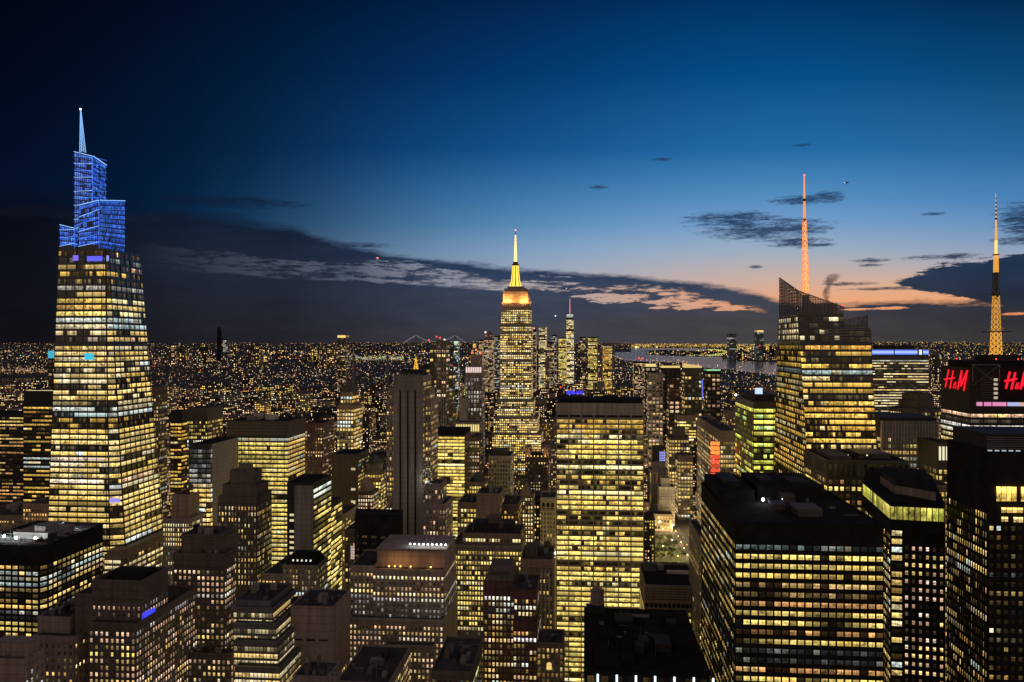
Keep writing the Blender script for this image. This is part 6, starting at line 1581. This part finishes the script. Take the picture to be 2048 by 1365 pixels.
# ================================================================== bridges, aircraft, steam
def bridge(name, label, Y, towers, deck_y, ends, sag, col, tw, dg=None):
    r = empty(name, (P(towers[0], deck_y, Y).x, Y, 0), label, 'bridge'); R_ = Y / F
    for x, y in zip(towers, sag[1]):
        m = MB()
        for dy_ in (0, 30): m.bar(Vector((P(x, y, Y).x, Y + dy_, 0)), P(x, y, Y) + Vector((0, dy_, 0)), tw)
        m.bar(P(x, y + 2, Y), P(x, y + 2, Y) + Vector((0, 30, 0)), tw * .8); m.build('bridge_tower', 'steel', r)
    pts = [(ends[0], deck_y - 1), (towers[0], sag[1][0])]
    n = 14
    for k in range(1, n): f = k / n; x = towers[0] + (towers[1] - towers[0]) * f; pts.append((x, sag[0] - (sag[0] - sag[1][0]) * (2 * f - 1) ** 2))
    pts += [(towers[1], sag[1][1]), (ends[1], deck_y - 1)]
    for dy_ in (0, 30):
        m = MB()
        for a, c in zip(pts, pts[1:]): m.bar(P(*a, Y) + Vector((0, dy_, 0)), P(*c, Y) + Vector((0, dy_, 0)), .38 * R_, g=(*col, 0), m=1)
        m.build('suspension_cable', ['steel', 'lamp'], r)
    m = MB(); a, c = P(ends[0], deck_y, Y), P(ends[1], deck_y, Y); m.hexa([a, c, c + Vector((0, 30, 0)), a + Vector((0, 30, 0))], [p + Vector((0, 0, 1.0 * R_)) for p in (a, c, c + Vector((0, 30, 0)), a + Vector((0, 30, 0)))], bottom=True)
    m.build('deck', 'steel', r)
    if dg:
        m = MB()
        for k in range(24): m.ball(a.lerp(c, (k + .5) / 24) + Vector((0, -2, 1.6 * R_)), .5 * R_, g=(*dg, 0))
        m.build('deck_light', 'lamp', r)
bridge('far_suspension_bridge', 'faint long suspension bridge on the horizon behind the twin dark towers', 9000, (832, 910), 687, (806, 931), (684, (671, 671)), (.30, .27, .24), 9)
bridge('near_suspension_bridge', 'small suspension bridge with pale cables and a lit deck below the gold capped tower', 4600, (707, 775), 722, (682, 806), (720, (709, 711)), (.34, .32, .26), 7, (.75, .85, .35))

def airliner(px, py, Y, label, col, s_):
    r = empty('airliner', P(px, py, Y), label, 'aircraft', 'aircraft lights over the city'); c = P(px, py, Y)
    m = MB(); m.bar(c + Vector((-18, 0, 0)), c + Vector((16, 0, 0)), 1.9, r2=1.6, n=8); m.bar(c + Vector((-18, 0, 0)), c + Vector((-25, 0, 1.5)), 1.8, r2=.3, n=8); m.build('fuselage', 'pale', r)
    m = MB(); m.hexa([c + Vector((-3, -17, -.6)), c + Vector((0, -17, -.6)), c + Vector((5, 0, -.6)), c + Vector((-2, 0, -.6))], [c + Vector((-3, -17, -.2)), c + Vector((0, -17, -.2)), c + Vector((5, 0, 0)), c + Vector((-2, 0, 0))]); m.hexa([c + Vector((-2, 0, -.6)), c + Vector((5, 0, -.6)), c + Vector((0, 17, -.6)), c + Vector((-3, 17, -.6))], [c + Vector((-2, 0, 0)), c + Vector((5, 0, 0)), c + Vector((0, 17, -.2)), c + Vector((-3, 17, -.2))]); m.build('wing', 'pale', r)
    m = MB(); m.hexa([c + Vector((-25, -.2, 1)), c + Vector((-20, -.2, 1)), c + Vector((-20, .2, 1)), c + Vector((-25, .2, 1))], [c + Vector((-26, -.1, 7)), c + Vector((-23, -.1, 7)), c + Vector((-23, .1, 7)), c + Vector((-26, .1, 7))]); m.build('tail_fin', 'pale', r)
    m = MB(); m.ball(c + Vector((0, -2.5, -2)), s_, g=(*col, 0)); m.build('landing_light', 'lamp', r)
airliner(755, 516, 7000, 'distant aircraft showing one red light above the cloud gap left of centre', (3.5, .5, .35), 7)
airliner(1111, 632, 9000, 'distant aircraft showing a white light left of the tallest downtown tower', (2.2, 2.2, 2.2), 6)
airliner(1133, 577, 9500, 'faint distant aircraft light in the cloud right of the golden mast', (1.2, 1.2, 1.2), 5)
r = empty('helicopter', P(1693, 366, 1500), 'small dark helicopter flying high in the sky right of the orange spire', 'helicopter'); c = P(1693, 366, 1500)
m = MB()
for a, r0, r1 in ((-2.6, .5, 1.2), (-1.4, 1.2, 1.3), (.2, 1.3, .8), (1.6, .8, .25), (2.4, .25, .14)): m.bar(c + Vector((a, 0, 0)), c + Vector((a + 1.3 if a < 1.6 else a + 3.0, 0, .1)), r0, r2=r1, n=10)
m.build('fuselage', 'dark', r)
m = MB(); m.bar(c + Vector((-5.5, 0, 1.7)), c + Vector((4.9, 0, 1.7)), .14); m.bar(c + Vector((-.3, -5.2, 1.7)), c + Vector((-.3, 5.2, 1.7)), .14); m.bar(c + Vector((-.3, 0, 1)), c + Vector((-.3, 0, 1.8)), .2); m.build('rotor', 'dark', r)
m = MB(); m.bar(c + Vector((-1.8, -.8, -1.7)), c + Vector((1.4, -.8, -1.7)), .08); m.bar(c + Vector((-1.8, .8, -1.7)), c + Vector((1.4, .8, -1.7)), .08); m.bar(c + Vector((5.2, 0, .1)), c + Vector((5.8, 0, 1.4)), .2); m.build('skids', 'dark', r)
m = MB(); m.ball(c + Vector((-3.2, -.6, 0)), .6, g=(2, 2.2, 2.6, 0)); m.build('nose_light', 'lamp', r)

# steam rising behind the crystal tower: one closed box of drifting vapour
sm = bpy.data.materials.new('steam'); sm.use_nodes = True; nt = sm.node_tree; nt.nodes.clear(); X.nt = nt
ou = nt.nodes.new('ShaderNodeOutputMaterial'); pv = nt.nodes.new('ShaderNodeVolumePrincipled'); nt.links.new(pv.outputs[0], ou.inputs['Volume'])
tcn = nt.nodes.new('ShaderNodeTexCoord'); sp = nt.nodes.new('ShaderNodeSeparateXYZ'); nt.links.new(tcn.outputs['Object'], sp.inputs[0])
sx, sy, sz = (X(o_) for o_ in sp.outputs)
h01 = sz.map(-2, 22)
wob = noise(tcn.outputs['Object'], .22, 4, .6) - 0.5
fine = noise(tcn.outputs['Object'], .5, 3, .6) - 0.5
path = curve(h01, [(0, .40), (.3, .36), (.55, .42), (.75, .52), (.9, .62), (1, .70)]) * 20.0 - 9.0
rad = curve(h01, [(0, .16), (.3, .22), (.6, .20), (.75, .42), (.88, .46), (1, .12)]) * 13.0
dx_ = (sx - path + wob * 7.0) / rad; dy_ = sy / 4.0
dens = (1.0 - dx_ * dx_ - dy_ * dy_ + wob * 2.6 + fine * 2.2).map(0.0, 1.2) * h01.map(.9, 1, 1, 0) * h01.map(0, .06)
nt.links.new((dens * .26).s, pv.inputs['Density']); pv.inputs['Color'].default_value = (.42, .38, .42, 1)
m = MB(); c0 = P(1657, 606, 600); q = [c0 + Vector((x_, y_, -2)) for x_, y_ in ((-12, -5), (14, -5), (14, 5), (-12, 5))]; m.hexa(q, [p + Vector((0, 0, 25)) for p in q], bottom=True)
o = m.build('steam_plume', sm, None, c0); tag(o, 'grey steam plume rising behind the slanted crown of the crystal tower', 'steam', kind='stuff')
S.cycles.volume_step_rate = 2.0; S.cycles.volume_max_steps = 64

# ================================================================== the rest of the city, block by block
from mathutils.bvhtree import BVHTree
def interp(x, pts):
    if x <= pts[0][0]: return pts[0][1]
    for (a, p), (c, q) in zip(pts, pts[1:]):
        if x <= c: return p + (q - p) * (x - a) / (c - a)
    return pts[-1][1]
LIM1 = [(0, 1045), (330, 1085), (440, 1100), (660, 1075), (690, 1075), (700, 1120), (720, 1020), (780, 1000), (860, 1000), (905, 985), (1113, 1000), (1287, 1010), (1288, 1141), (1402, 1141), (1403, 960), (1560, 960), (1860, 970), (2048, 900)]
LIM2 = [(0, 850), (330, 860), (660, 930), (780, 900), (860, 880), (980, 905), (1090, 905), (1113, 870), (1287, 870), (1300, 1030), (1395, 1030), (1400, 890), (1480, 860), (2048, 830)]
LIM3 = [(0, 800), (600, 800), (780, 790), (980, 800), (1113, 790), (1290, 775), (1370, 770), (1480, 800), (1560, 810), (1745, 800), (2048, 790)]
LIM4 = [(0, 728), (330, 742), (700, 742), (960, 735), (1100, 722), (1230, 720), (1290, 742), (1400, 764), (1560, 772), (2048, 745)]
SHORE = [(1236, 716), (1300, 724), (1362, 725), (1410, 736), (1470, 741), (1556, 752), (1640, 768), (1740, 770), (1850, 763), (2200, 755)]
WATER = [(1236, 716), (1250, 722), (1300, 724), (1362, 725), (1410, 736), (1470, 741), (1556, 752), (1640, 768), (1740, 770), (1830, 763), (1850, 758), (1850, 744), (1740, 735), (1640, 731), (1555, 726), (1500, 723), (1450, 719), (1440, 714), (1380, 714), (1330, 712), (1290, 709), (1300, 703), (1400, 702), (1450, 699.5), (1380, 696.6), (1290, 696.0), (1258, 695.0), (1215, 695.6), (1218, 708)]
def inside(x, y, poly):
    r = False
    for (a, c), (d, e) in zip(poly, poly[1:] + poly[:1]):
        if (c > y) != (e > y) and x < (d - a) * (y - c) / (e - c) + a: r = not r
    return r
rf = random.Random(2024)
FILL = []; STREETS = []
v = 655.0
while v < 4300:
    deep = 30 if v < 1700 else (44 if v < 2600 else 62)
    half = .66 * v + 60; u = -half - .09 * v
    while u < half:
        w = rf.uniform(14, 36) * (1 if v < 1500 else 1.25 if v < 2500 else 1.7)
        u0, u1 = u, u + w - .3; u += w
        k = min(abs((u0 + u1) / 2 - c) for c in [-262 - 280 * i for i in range(9)] + [137 + 280 * i for i in range(9)])
        if k < 15 + w / 2: continue
        if u1 > 38 and u0 < 121 and v + deep > 980 and v < 1132: continue
        if any(u1 > a - 2 and u0 < c + 2 and v + deep > d - 2 and v < e + 2 for a, c, d, e in HERO): continue
        p = grid((u0 + u1) / 2, v); px = 1024 + p.x / p.y * F
        if px < -60 or px > 2110: continue
        if px > 1236 and p.y > EYE * F / (interp(px, SHORE) - HOR) - deep - 40: continue
        r = rf.random()
        h = rf.uniform(18, 62) if r < .66 else rf.uniform(50, 95) if r < .93 else rf.uniform(90, 150)
        if v > 1700: h *= .72
        if v > 2500: h *= .8
        L = interp(px, LIM1) if v < 985 else interp(px, LIM2) if v < 1500 else interp(px, LIM3) if v < 2600 else interp(px, LIM4)
        h = min(h, EYE - (L - HOR) * p.y / F - rf.uniform(0, 8))
        if h < 7: h = rf.uniform(5, 8)
        q = [grid(u0, v), grid(u1, v), grid(u1, v + deep - .5), grid(u0, v + deep - .5)]
        FILL.append(dict(q=q, h=h, w=w, v=v, px=px, Y=p.y))
    gap_ = 20 if (int(v / 40) % 2) else 1.5
    if gap_ > 10 and v < 1900: STREETS.append(v + deep + 10)
    v += deep + gap_
# towers of the far skylines, across the rivers
for k in range(64):
    if k < 40: px = rf.uniform(300, 690); Y = rf.uniform(8500, 13000); h = EYE - (HOR + rf.choice((-5, 0, 3, 6, 9, 12, 16, 20, 24)) + rf.uniform(0, 3) - HOR) * Y / F
    elif k < 54: px = rf.uniform(1440, 1556); Y = rf.uniform(13300, 15000); h = EYE - (rf.uniform(693, 712) - HOR) * Y / F
    elif k < 58: px = rf.uniform(1855, 1900); Y = rf.uniform(3900, 4400); h = EYE - (rf.uniform(700, 725) - HOR) * Y / F
    else: px = rf.uniform(1090, 1235); Y = rf.uniform(3700, 4300); h = EYE - (rf.uniform(690, 712) - HOR) * Y / F
    c = P(px, 700, Y); w = rf.uniform(5, 10) * Y / F
    q = [Vector((c.x, c.y, 0)), Vector((c.x, c.y, 0)) + EU * w, Vector((c.x, c.y, 0)) + EU * w + EV * 40, Vector((c.x, c.y, 0)) + EV * 40]
    FILL.append(dict(q=q, h=h, w=w, v=Y, px=px, Y=Y, tower=True))
rs = random.Random(31)
for k in range(210):                                     # lamps in the side streets
    v = rs.choice(STREETS); u = rs.uniform(-.66, .60) * v
    if any(a - 3 < u < c + 5 and d - 3 < v < e + 3 for a, c, d, e in HERO) or (36 < u < 121 and 980 < v < 1134): continue
    side_lamp(grid(u, v))
BODY = ['brown', 'red', 'tan', 'conc', 'bronze', 'dark', 'mauve', 'glassy']
WORD = {'brown': 'brown', 'red': 'brick', 'tan': 'tan', 'conc': 'grey', 'bronze': 'bronze', 'dark': 'blackish', 'mauve': 'greyish', 'glassy': 'glassy'}
for i, f in enumerate(FILL):
    f['mat'] = rf.choice(BODY); f['pal'] = rf.choice(('pink', 'pink', 'pink', 'warm', 'warm', 'orange', 'mixed', 'lemon', 'gold'))
    f['lit'] = min(.8, max(.08, rf.betavariate(1.3, 3.0) + (.22 if f['Y'] < 1500 else .20))); f['br'] = rf.uniform(.6, 1.1)
    if f['Y'] > 1100 and rf.random() < .06: f['lit'] = .75; f['br'] = .95; f['pal'] = rf.choice(('lemon', 'gold', 'warm'))
    t = [p + Vector((0, 0, f['h'])) for p in f['q']]; q = f['q']
    for k in range(4): occ((q[k], q[(k + 1) % 4], t[(k + 1) % 4], t[k]), i)
    occ(t, i)
BV = BVHTree.FromPolygons(OCC_V, OCC_F)
cam_p = Vector((0, 0, EYE)); hits = {}; hx = {}
for py in range(676, 1366, 3):
    for px in range(0, 2048, 3):
        d = Vector(((px - 1024) / F, 1, (HOR - py) / F)).normalized()
        loc, nrm, idx, dist = BV.ray_cast(cam_p, d)
        if idx is None: continue
        k = OCC_ID[idx]; hits[k] = hits.get(k, 0) + 1
        if isinstance(k, int): a = hx.setdefault(k, [0, 0]); a[0] += px; a[1] += py

def fill_mesh(f, m, rng):
    q, h = f['q'], f['h']; t = [p + Vector((0, 0, h)) for p in q]
    m.hexa(q, t, top=False); m.poly(t, m=2)
    cen = sum(t, Vector()) / 4
    # parapet lip and roof housings
    t2 = [cen + (p - cen) * 1.012 for p in t]; m.hexa([p - Vector((0, 0, .8)) for p in t2], [p + Vector((0, 0, .7)) for p in t2], top=False)
    if f['Y'] < 2600:
        for _ in range(rng.choice((1, 2, 3) if f['Y'] < 1300 else (0, 1, 1))):
            a, b_ = rng.uniform(.1, .6), rng.uniform(.1, .6); e1, e2 = t[1] - t[0], t[3] - t[0]; c0 = t[0] + e1 * a + e2 * b_; s1, s2 = e1 * rng.uniform(.12, .35), e2 * rng.uniform(.15, .35)
            b4 = [c0, c0 + s1, c0 + s1 + s2, c0 + s2]; m.hexa(b4, [p + Vector((0, 0, rng.uniform(2.5, 5))) for p in b4])
        if rng.random() < .3 and f['Y'] < 1500:
            c = t[0] + (t[1] - t[0]) * rng.uniform(.2, .8) + (t[3] - t[0]) * rng.uniform(.3, .8)
            for sx, sy in ((-1, -1), (1, -1), (1, 1), (-1, 1)): m.bar(c + Vector((sx, sy, 0)), c + Vector((sx, sy, 2.6)), .15)
            m.cyl((c.x, c.y, c.z + 2.6), 1.7, 3.2, 9); m.cyl((c.x, c.y, c.z + 5.8), 1.8, 1.0, 9, .1)
    px_m = f['Y'] / 820; fh = max(3.4, 1.9 * px_m); bw = max(2.6, 1.7 * px_m); W, H = max(1.25, .78 * px_m), max(1.7, .85 * px_m)
    faces = [(q[0], q[1])] + ([(q[1], q[2])] if f['px'] < VP else [(q[3], q[0])])
    for a, c in faces:
        L = (c - a).length; nb = int((L - 1) / bw); nf = int((h - 3) / fh)
        if nb < 1: continue
        e = (c - a) / L; n = e.cross(Vector((0, 0, 1)))
        for k in range(nf):
            fl = f['lit'] * rng.choice((.4, .8, 1, 1, 1.6)); z = h - 2.2 - (k + 1) * fh + (fh - H) / 2
            if z < 0: continue
            for j in range(nb):
                lit = rng.random() < fl
                if not lit and (f['Y'] > 1300 or rng.random() < .3): continue
                o = a + e * ((L - nb * bw) / 2 + (j + .5) * bw - W / 2) + n * .12; u_ = Vector((0, 0, H))
                col = pick(rng, f['pal']); g = f['br'] * rng.choice((.35, .6, .8, 1, 1.15)) if lit else rng.uniform(.005, .03)
                g *= 1.2 if f['Y'] < 1500 else 1.9; o = o + Vector((0, 0, z)); m.quad(o, o + e * W, o + e * W + u_, o + u_, ((.2, 0), (1.3, 0), (1.3, 1), (.2, 1)), g=(col[0] * g, col[1] * g, col[2] * g, rng.random()), m=1)
    # a light or two on the roof or at the door
    if f['Y'] > 900 and rng.random() < .35:
        p = cen + Vector((rng.uniform(-3, 3), rng.uniform(-3, 3), .8)); col = rng.choice(((1.6, 1.2, .8), (1.6, .9, .5), (1.3, 1.4, 1.3), (1.5, .25, .18)))
        m.ball(p, .45 * px_m, g=(*col, 0), m=3, n=5, k=3)

order = sorted((i for i in range(len(FILL)) if hits.get(i, 0) > 1), key=lambda i: -hits[i])
solo = order[:290]
MARKS = [('the blue-crowned skyscraper', 200, 800), ('the gold capped tower', 683, 690), ('the hip roofed tower', 700, 830), ('the striped pillar tower', 818, 900), ('the white crowned tower', 947, 790),
         ('the golden-masted skyscraper', 1031, 760), ('the seven-bay slab', 1200, 950), ('the slanting roof tower', 1387, 790), ('the red-striped building', 1433, 910), ('the green-lit tower', 1515, 880), ('the crystal tower', 1650, 760),
         ('the tallest downtown tower', 1140, 690), ('the lit park', 1345, 1100), ('the cream block', 800, 1180), ('the crenellated tower', 490, 1040), ('the copper roofed block', 747, 920), ('the blue-lit slab', 1800, 750), ('the sign tower', 1960, 800), ('the squat yellow tower', 1186, 690), ('the ribbon window block', 530, 950), ('the lamp-topped riverside tower', 1520, 690)]
def nth(n):
    base = ordn[n] if n < 12 else None
    if base: return base
    a = ['thirteenth', 'fourteenth', 'fifteenth', 'sixteenth', 'seventeenth', 'eighteenth', 'nineteenth', 'twentieth', 'twenty-first', 'twenty-second', 'twenty-third', 'twenty-fourth', 'twenty-fifth', 'twenty-sixth', 'twenty-seventh', 'twenty-eighth', 'twenty-ninth', 'thirtieth', 'thirty-first', 'thirty-second', 'thirty-third', 'thirty-fourth']
    return a[min(n - 12, len(a) - 1)]
bins = {}
for i in solo:
    x, y = hx[i][0] / hits[i], hx[i][1] / hits[i]
    m_ = min(MARKS, key=lambda q: abs(q[1] - x) * 1.0 + abs(q[2] - y) * .8); dx, dy_ = x - m_[1], y - m_[2]
    side = ('left of' if dx < 0 else 'right of') if abs(dx) > abs(dy_) * .6 else ('above' if dy_ < 0 else 'below')
    bins.setdefault((m_[0], side), []).append((math.hypot(dx, dy_), i))
for (mk, side), lst in bins.items():
    lst.sort()
    for n, (dd, i) in enumerate(lst):
        f = FILL[i]; lit = f['lit']; ratio = f['h'] / f['w']
        shape = 'tower' if ratio > 3 else 'block' if ratio > 1.1 else 'low block'
        lw = {'pink': 'pinkish', 'warm': 'yellow', 'orange': 'orange', 'mixed': 'mixed', 'lemon': 'bright yellow', 'gold': 'golden'}[f['pal']]
        dens = 'few %s lights' % lw if lit < .16 else 'scattered %s windows' % lw if lit < .4 else 'many %s windows' % lw
        f['label'] = '%s %s, %s, %s nearest %s %s' % (WORD[f['mat']], shape, dens, nth(n), side, mk)
        if len(f['label'].split()) > 16: f['label'] = '%s %s, %s, %s nearest %s %s' % (WORD[f['mat']], shape, dens.replace('bright ', ''), nth(n), side, mk)
        if len(f['label'].split()) > 16: print('LONG', f['label'])
rest = MB(); rest_mats = ['brown', 'win', 'roof', 'lamp']
solo_s = set(solo); groups = {}
for i, f in enumerate(FILL):
    rng = random.Random(i * 7 + 1)
    if f.get('tower') and f['Y'] < 9000: f['lit'] = min(f['lit'], .30) * .8
    if i in solo_s:
        m = MB(); fill_mesh(f, m, rng); c = sum(f['q'], Vector()) / 4
        o = m.build('city_building', [f['mat'], 'win', 'roof', 'lamp'], None, c); tag(o, f['label'], 'building', 'blocks filling the city between the landmark towers')
    else:
        k = f['mat']; groups.setdefault(k, MB()); fill_mesh(f, groups[k], rng)
m = MB(); mats = []; n = 0
for k, g in groups.items():
    i = len(m.v); m.v += g.v; m.f += [tuple(x + i for x in f_) for f_ in g.f]; m.uv += g.uv; m.g += g.g; m.m += [x + 4 * n for x in g.m]; mats += [k, 'win', 'roof', 'lamp']; n += 1
o = m.build('city_mass', mats); tag(o, 'mass of small dark city blocks with tiny lights beyond the landmark towers', 'city blocks', kind='stuff')

# street and house lights out to the horizon: small glowing boxes standing on the ground
rl = random.Random(99); m = MB()
def far_light(px, py, size, col):
    Y = EYE * F / (py - HOR)
    if Y > 120000: return
    z = rl.uniform(4, 18) if py < 720 else rl.uniform(14, 46); x = (px - 1024) / F * Y; s_ = size * Y / F
    m.ball((x, Y, z + s_), s_, g=(*col, 0), n=4, k=2)
C_P = [(1.1, .58, .34), (1.0, .62, .30), (1.1, .68, .20), (1.2, .76, .28), (1.0, .84, .6), (.9, .50, .40), (1.1, .6, .16)]
C_G = [(1.2, .72, .14), (1.1, .62, .10), (1.3, .86, .25), (1.1, .7, .2)]
for _ in range(21000):
    px = rl.uniform(-120, 2170); py = HOR + 1.2 + 150 * rl.random() ** 1.75
    if inside(px, py, WATER) or (px > 1215 and py < 697 and px < 1290) or (px < 108 and 754 < py < 776): continue
    patch = .5 + .5 * math.sin(px * .021 + math.sin(py * .19) * 2.3) * math.sin(px * .0093 + py * .33 + 1.7)
    if rl.random() > .25 + .95 * patch: continue
    gold = (px > 1280 and py < 712) or (500 < px < 960 and py < 730 and rl.random() < .45)
    c = rl.choice(C_G if gold else C_P); k = rl.choice((.35, .5, .7, .9, 1.2, 1.6, 2.4)) * (1.15 if py < 712 else .9)
    if px < 420: k *= .8
    r_ = rl.random()
    if r_ < .012: c = (1.7, .12, .10)
    elif r_ < .022: c = (.45, .85, .55)
    elif r_ < .028: c = (.25, .35, 1.5)
    far_light(px, py, rl.choice((.5, .6, .75, 1.0)), (c[0] * k, c[1] * k, c[2] * k))
for _ in range(520):                                     # golden docks along the far shore
    px = rl.uniform(1285, 1556); py = rl.uniform(691.6, 696.2) if px < 1460 else rl.uniform(691.6, 701)
    c = rl.choice(C_G); k = rl.uniform(.5, 1.5); far_light(px, py, rl.choice((.6, .8, 1.1)), tuple(x * k for x in c))
for px, py, s_, k in ((1272, 697.2, 2.4, 2.5), (1300, 696.4, 2.2, 2.5), (1310, 696.2, 2.4, 3.0), (1314, 697, 1.6, 2), (1276, 697, 1.8, 2)): far_light(px, py, s_, (1.0 * k, .85 * k, .25 * k))
for k in range(150):                                     # a street sweeping along the riverside park
    f = k / 150; a = math.pi * f; px = 1416 + 38 * math.sin(a) if f < 1 else 0; py = 700.3 + 12.6 * f ** 1.25
    far_light(px, py, .75, (.62, .72, .16))
for k in range(120): far_light(rl.uniform(1372, 1455), rl.uniform(711.6, 713.6), .6, (.7, .72, .3))
for k in range(160): far_light(rl.uniform(1445, 1556), rl.uniform(703, 725), rl.uniform(.5, .9), rl.choice(C_G + C_P))
for k in range(170): far_light(rl.uniform(690, 806), rl.uniform(714, 723), rl.uniform(.5, .9), rl.choice(((.8, .85, .35), (.9, .75, .3), (.6, .8, .45))))
for k in range(120): far_light(rl.uniform(0, 105), rl.uniform(742, 753), rl.uniform(.5, .9), rl.choice(C_P))
o = m.build('city_lights', 'lamp'); tag(o, 'countless tiny street and house lights spreading to the horizon', 'city lights', kind='stuff')
# low hills closing the view beyond the last lights
m2 = MB(); hl = MB(); rh = random.Random(12)
for (x0, x1, Y, base, amp, sd) in ((-300, 640, 36000, 1.4, 2.2, 1), (600, 1262, 30000, 2.6, 3.6, 2), (1540, 2400, 34000, 2.6, 3.0, 3), (1240, 1560, 60000, .4, 1.6, 4)):
    pts = []
    for k in range(91):
        x = x0 + (x1 - x0) * k / 90; hgt = base + amp * (.5 + .28 * math.sin(x * .013 + sd) + .16 * math.sin(x * .041 + sd * 2) + .08 * math.sin(x * .13 + sd)) * min(1, 6 * k / 90, 6 * (1 - k / 90)); pts.append((x, hgt))
    for (xa, ha), (xb, hb) in zip(pts, pts[1:]):
        A, B = Vector(((xa - 1024) / F * Y, Y, 0)), Vector(((xb - 1024) / F * Y, Y, 0)); s1, s2 = 1 + 4500 / Y, 1 + 9000 / Y
        ta, tb = A * s1 + Vector((0, 0, EYE + ha * Y * s1 / F)), B * s1 + Vector((0, 0, EYE + hb * Y * s1 / F))
        m2.quad(A, B, tb, ta); m2.quad(tb, B * s2, A * s2, ta)
        for _ in range({1: 12, 2: 13, 3: 22, 4: 20}[sd]):
            if rh.random() < .35: continue
            f_ = rh.random() ** .7; p = A.lerp(B, rh.random()); p = p + (ta - A) * f_ - Vector((0, 60, -30)); s_ = rh.choice((.4, .5, .7)) * Y / F; c = rh.choice(C_G if sd > 2 else C_G + C_P); kk = rh.choice((.4, .7, 1.1, 1.7)); hl.ball(p, s_, g=(c[0] * kk, c[1] * kk, c[2] * kk, 0), n=4, k=2)
o = m2.build('hills', 'ground'); o['kind'] = 'structure'
o = hl.build('hill_lights', 'lamp'); tag(o, 'tiny scattered house lights on the low hills along the horizon', 'city lights', kind='stuff')
# islands in the bay
for nm, pts in (('island', [(1290, 702.6), (1330, 700.4), (1372, 702.2), (1330, 704)]), ('spit', [(1325, 708.5), (1372, 705.0), (1440, 704.5), (1376, 712.5)])):
    m = MB(); q = [Vector((*gp(*p), 0)) for p in pts]; m.hexa(q[::-1], [p + Vector((0, 0, 14)) for p in q[::-1]]); o = m.build(nm, 'black'); o['kind'] = 'structure'
for i, (px, py) in enumerate(((1311, 708), (1347, 714.5), (1314, 719), (1345, 708.3), (1256, 703))):
    Y = EYE * F / (py - HOR); c = Vector(((px - 1024) / F * Y, Y, 0)); k = Y / F
    r = empty('ferry', c, 'boat showing a white light on the dark bay, %s from the left' % ordn[sorted((1311, 1347, 1314, 1345, 1256)).index(px)], 'boat', 'boats on the bay')
    m = MB(); ring = [c + Vector((x * k, y * k, 0)) for x, y in ((-1.6, -.4), (1.4, -.4), (2.0, 0), (1.4, .4), (-1.6, .4))]; m.hexa(ring, [p + Vector((0, 0, .7 * k)) for p in ring]); m.build('hull', 'dark', r)
    m = MB(); ring = [c + Vector((x * k, y * k, .7 * k)) for x, y in ((-1.2, -.3), (.8, -.3), (.8, .3), (-1.2, .3))]; m.hexa(ring, [p + Vector((0, 0, .6 * k)) for p in ring]); m.build('cabin', 'pale', r)
    m = MB(); m.ball(c + Vector((0, -.2 * k, 1.6 * k)), .6 * k, g=(1.6, 1.5, 1.3, 0)); m.build('deck_light', 'lamp', r)

# ================================================================== windows: those in plain view become parts of their building
def parea(q):
    p = [proj(v_) for v_ in q]; a = 0
    for (x0, y0), (x1, y1) in zip(p, p[1:] + p[:1]): a += x0 * y1 - x1 * y0
    return abs(a) / 2, sum(x for x, y in p) / 4, sum(y for x, y in p) / 4
for b in PENDING:
    by = {}
    for w in b.wins: by.setdefault(w[0], []).append(w)
    scored = []
    for key, ws in by.items():
        n = ws[0][4]; c = ws[0][1][0]; s_ = 0
        if n.dot(cam_p - Vector(c)) > 0:
            for w in ws[::max(1, len(ws) // 5)]:
                a, x, y = parea(w[1])
                if not (0 < x < 2048 and y < 1365): continue
                cc_ = (Vector(w[1][0]) + Vector(w[1][2])) / 2; d = (cc_ - cam_p); L = d.length; d.normalize()
                loc, nn, idx, dist = BV.ray_cast(cam_p, d)
                if idx is not None and OCC_ID[idx] is b and abs(dist - L) < 2.5: s_ += a
        scored.append((s_, key))
    scored.sort(key=lambda t: -t[0])
    keep = [k for s_, k in scored[:98] if s_ >= 5.0]
    ks = set(keep)
    def put(ws, name, stuff=False):
        m = MB()
        for (_, q, pan, g, n, rib) in ws: m.quad(*q, uv=((pan[0], 0), (pan[1], 0), (pan[1], 1), (pan[0], 1)), g=g)
        o = m.build(name, 'win', b.root)
        if stuff: o['kind'] = 'stuff'
    for k in keep: put(by[k], 'window_band' if by[k][0][5] else 'window')
    left_ = [w for k, ws in by.items() if k not in ks for w in ws]
    if left_: put(left_, 'window_band' if left_[0][5] else 'window', True)
print('SCENE', len(FILL), len(order), len(bpy.data.objects), sum(len(me.polygons) for me in bpy.data.meshes))
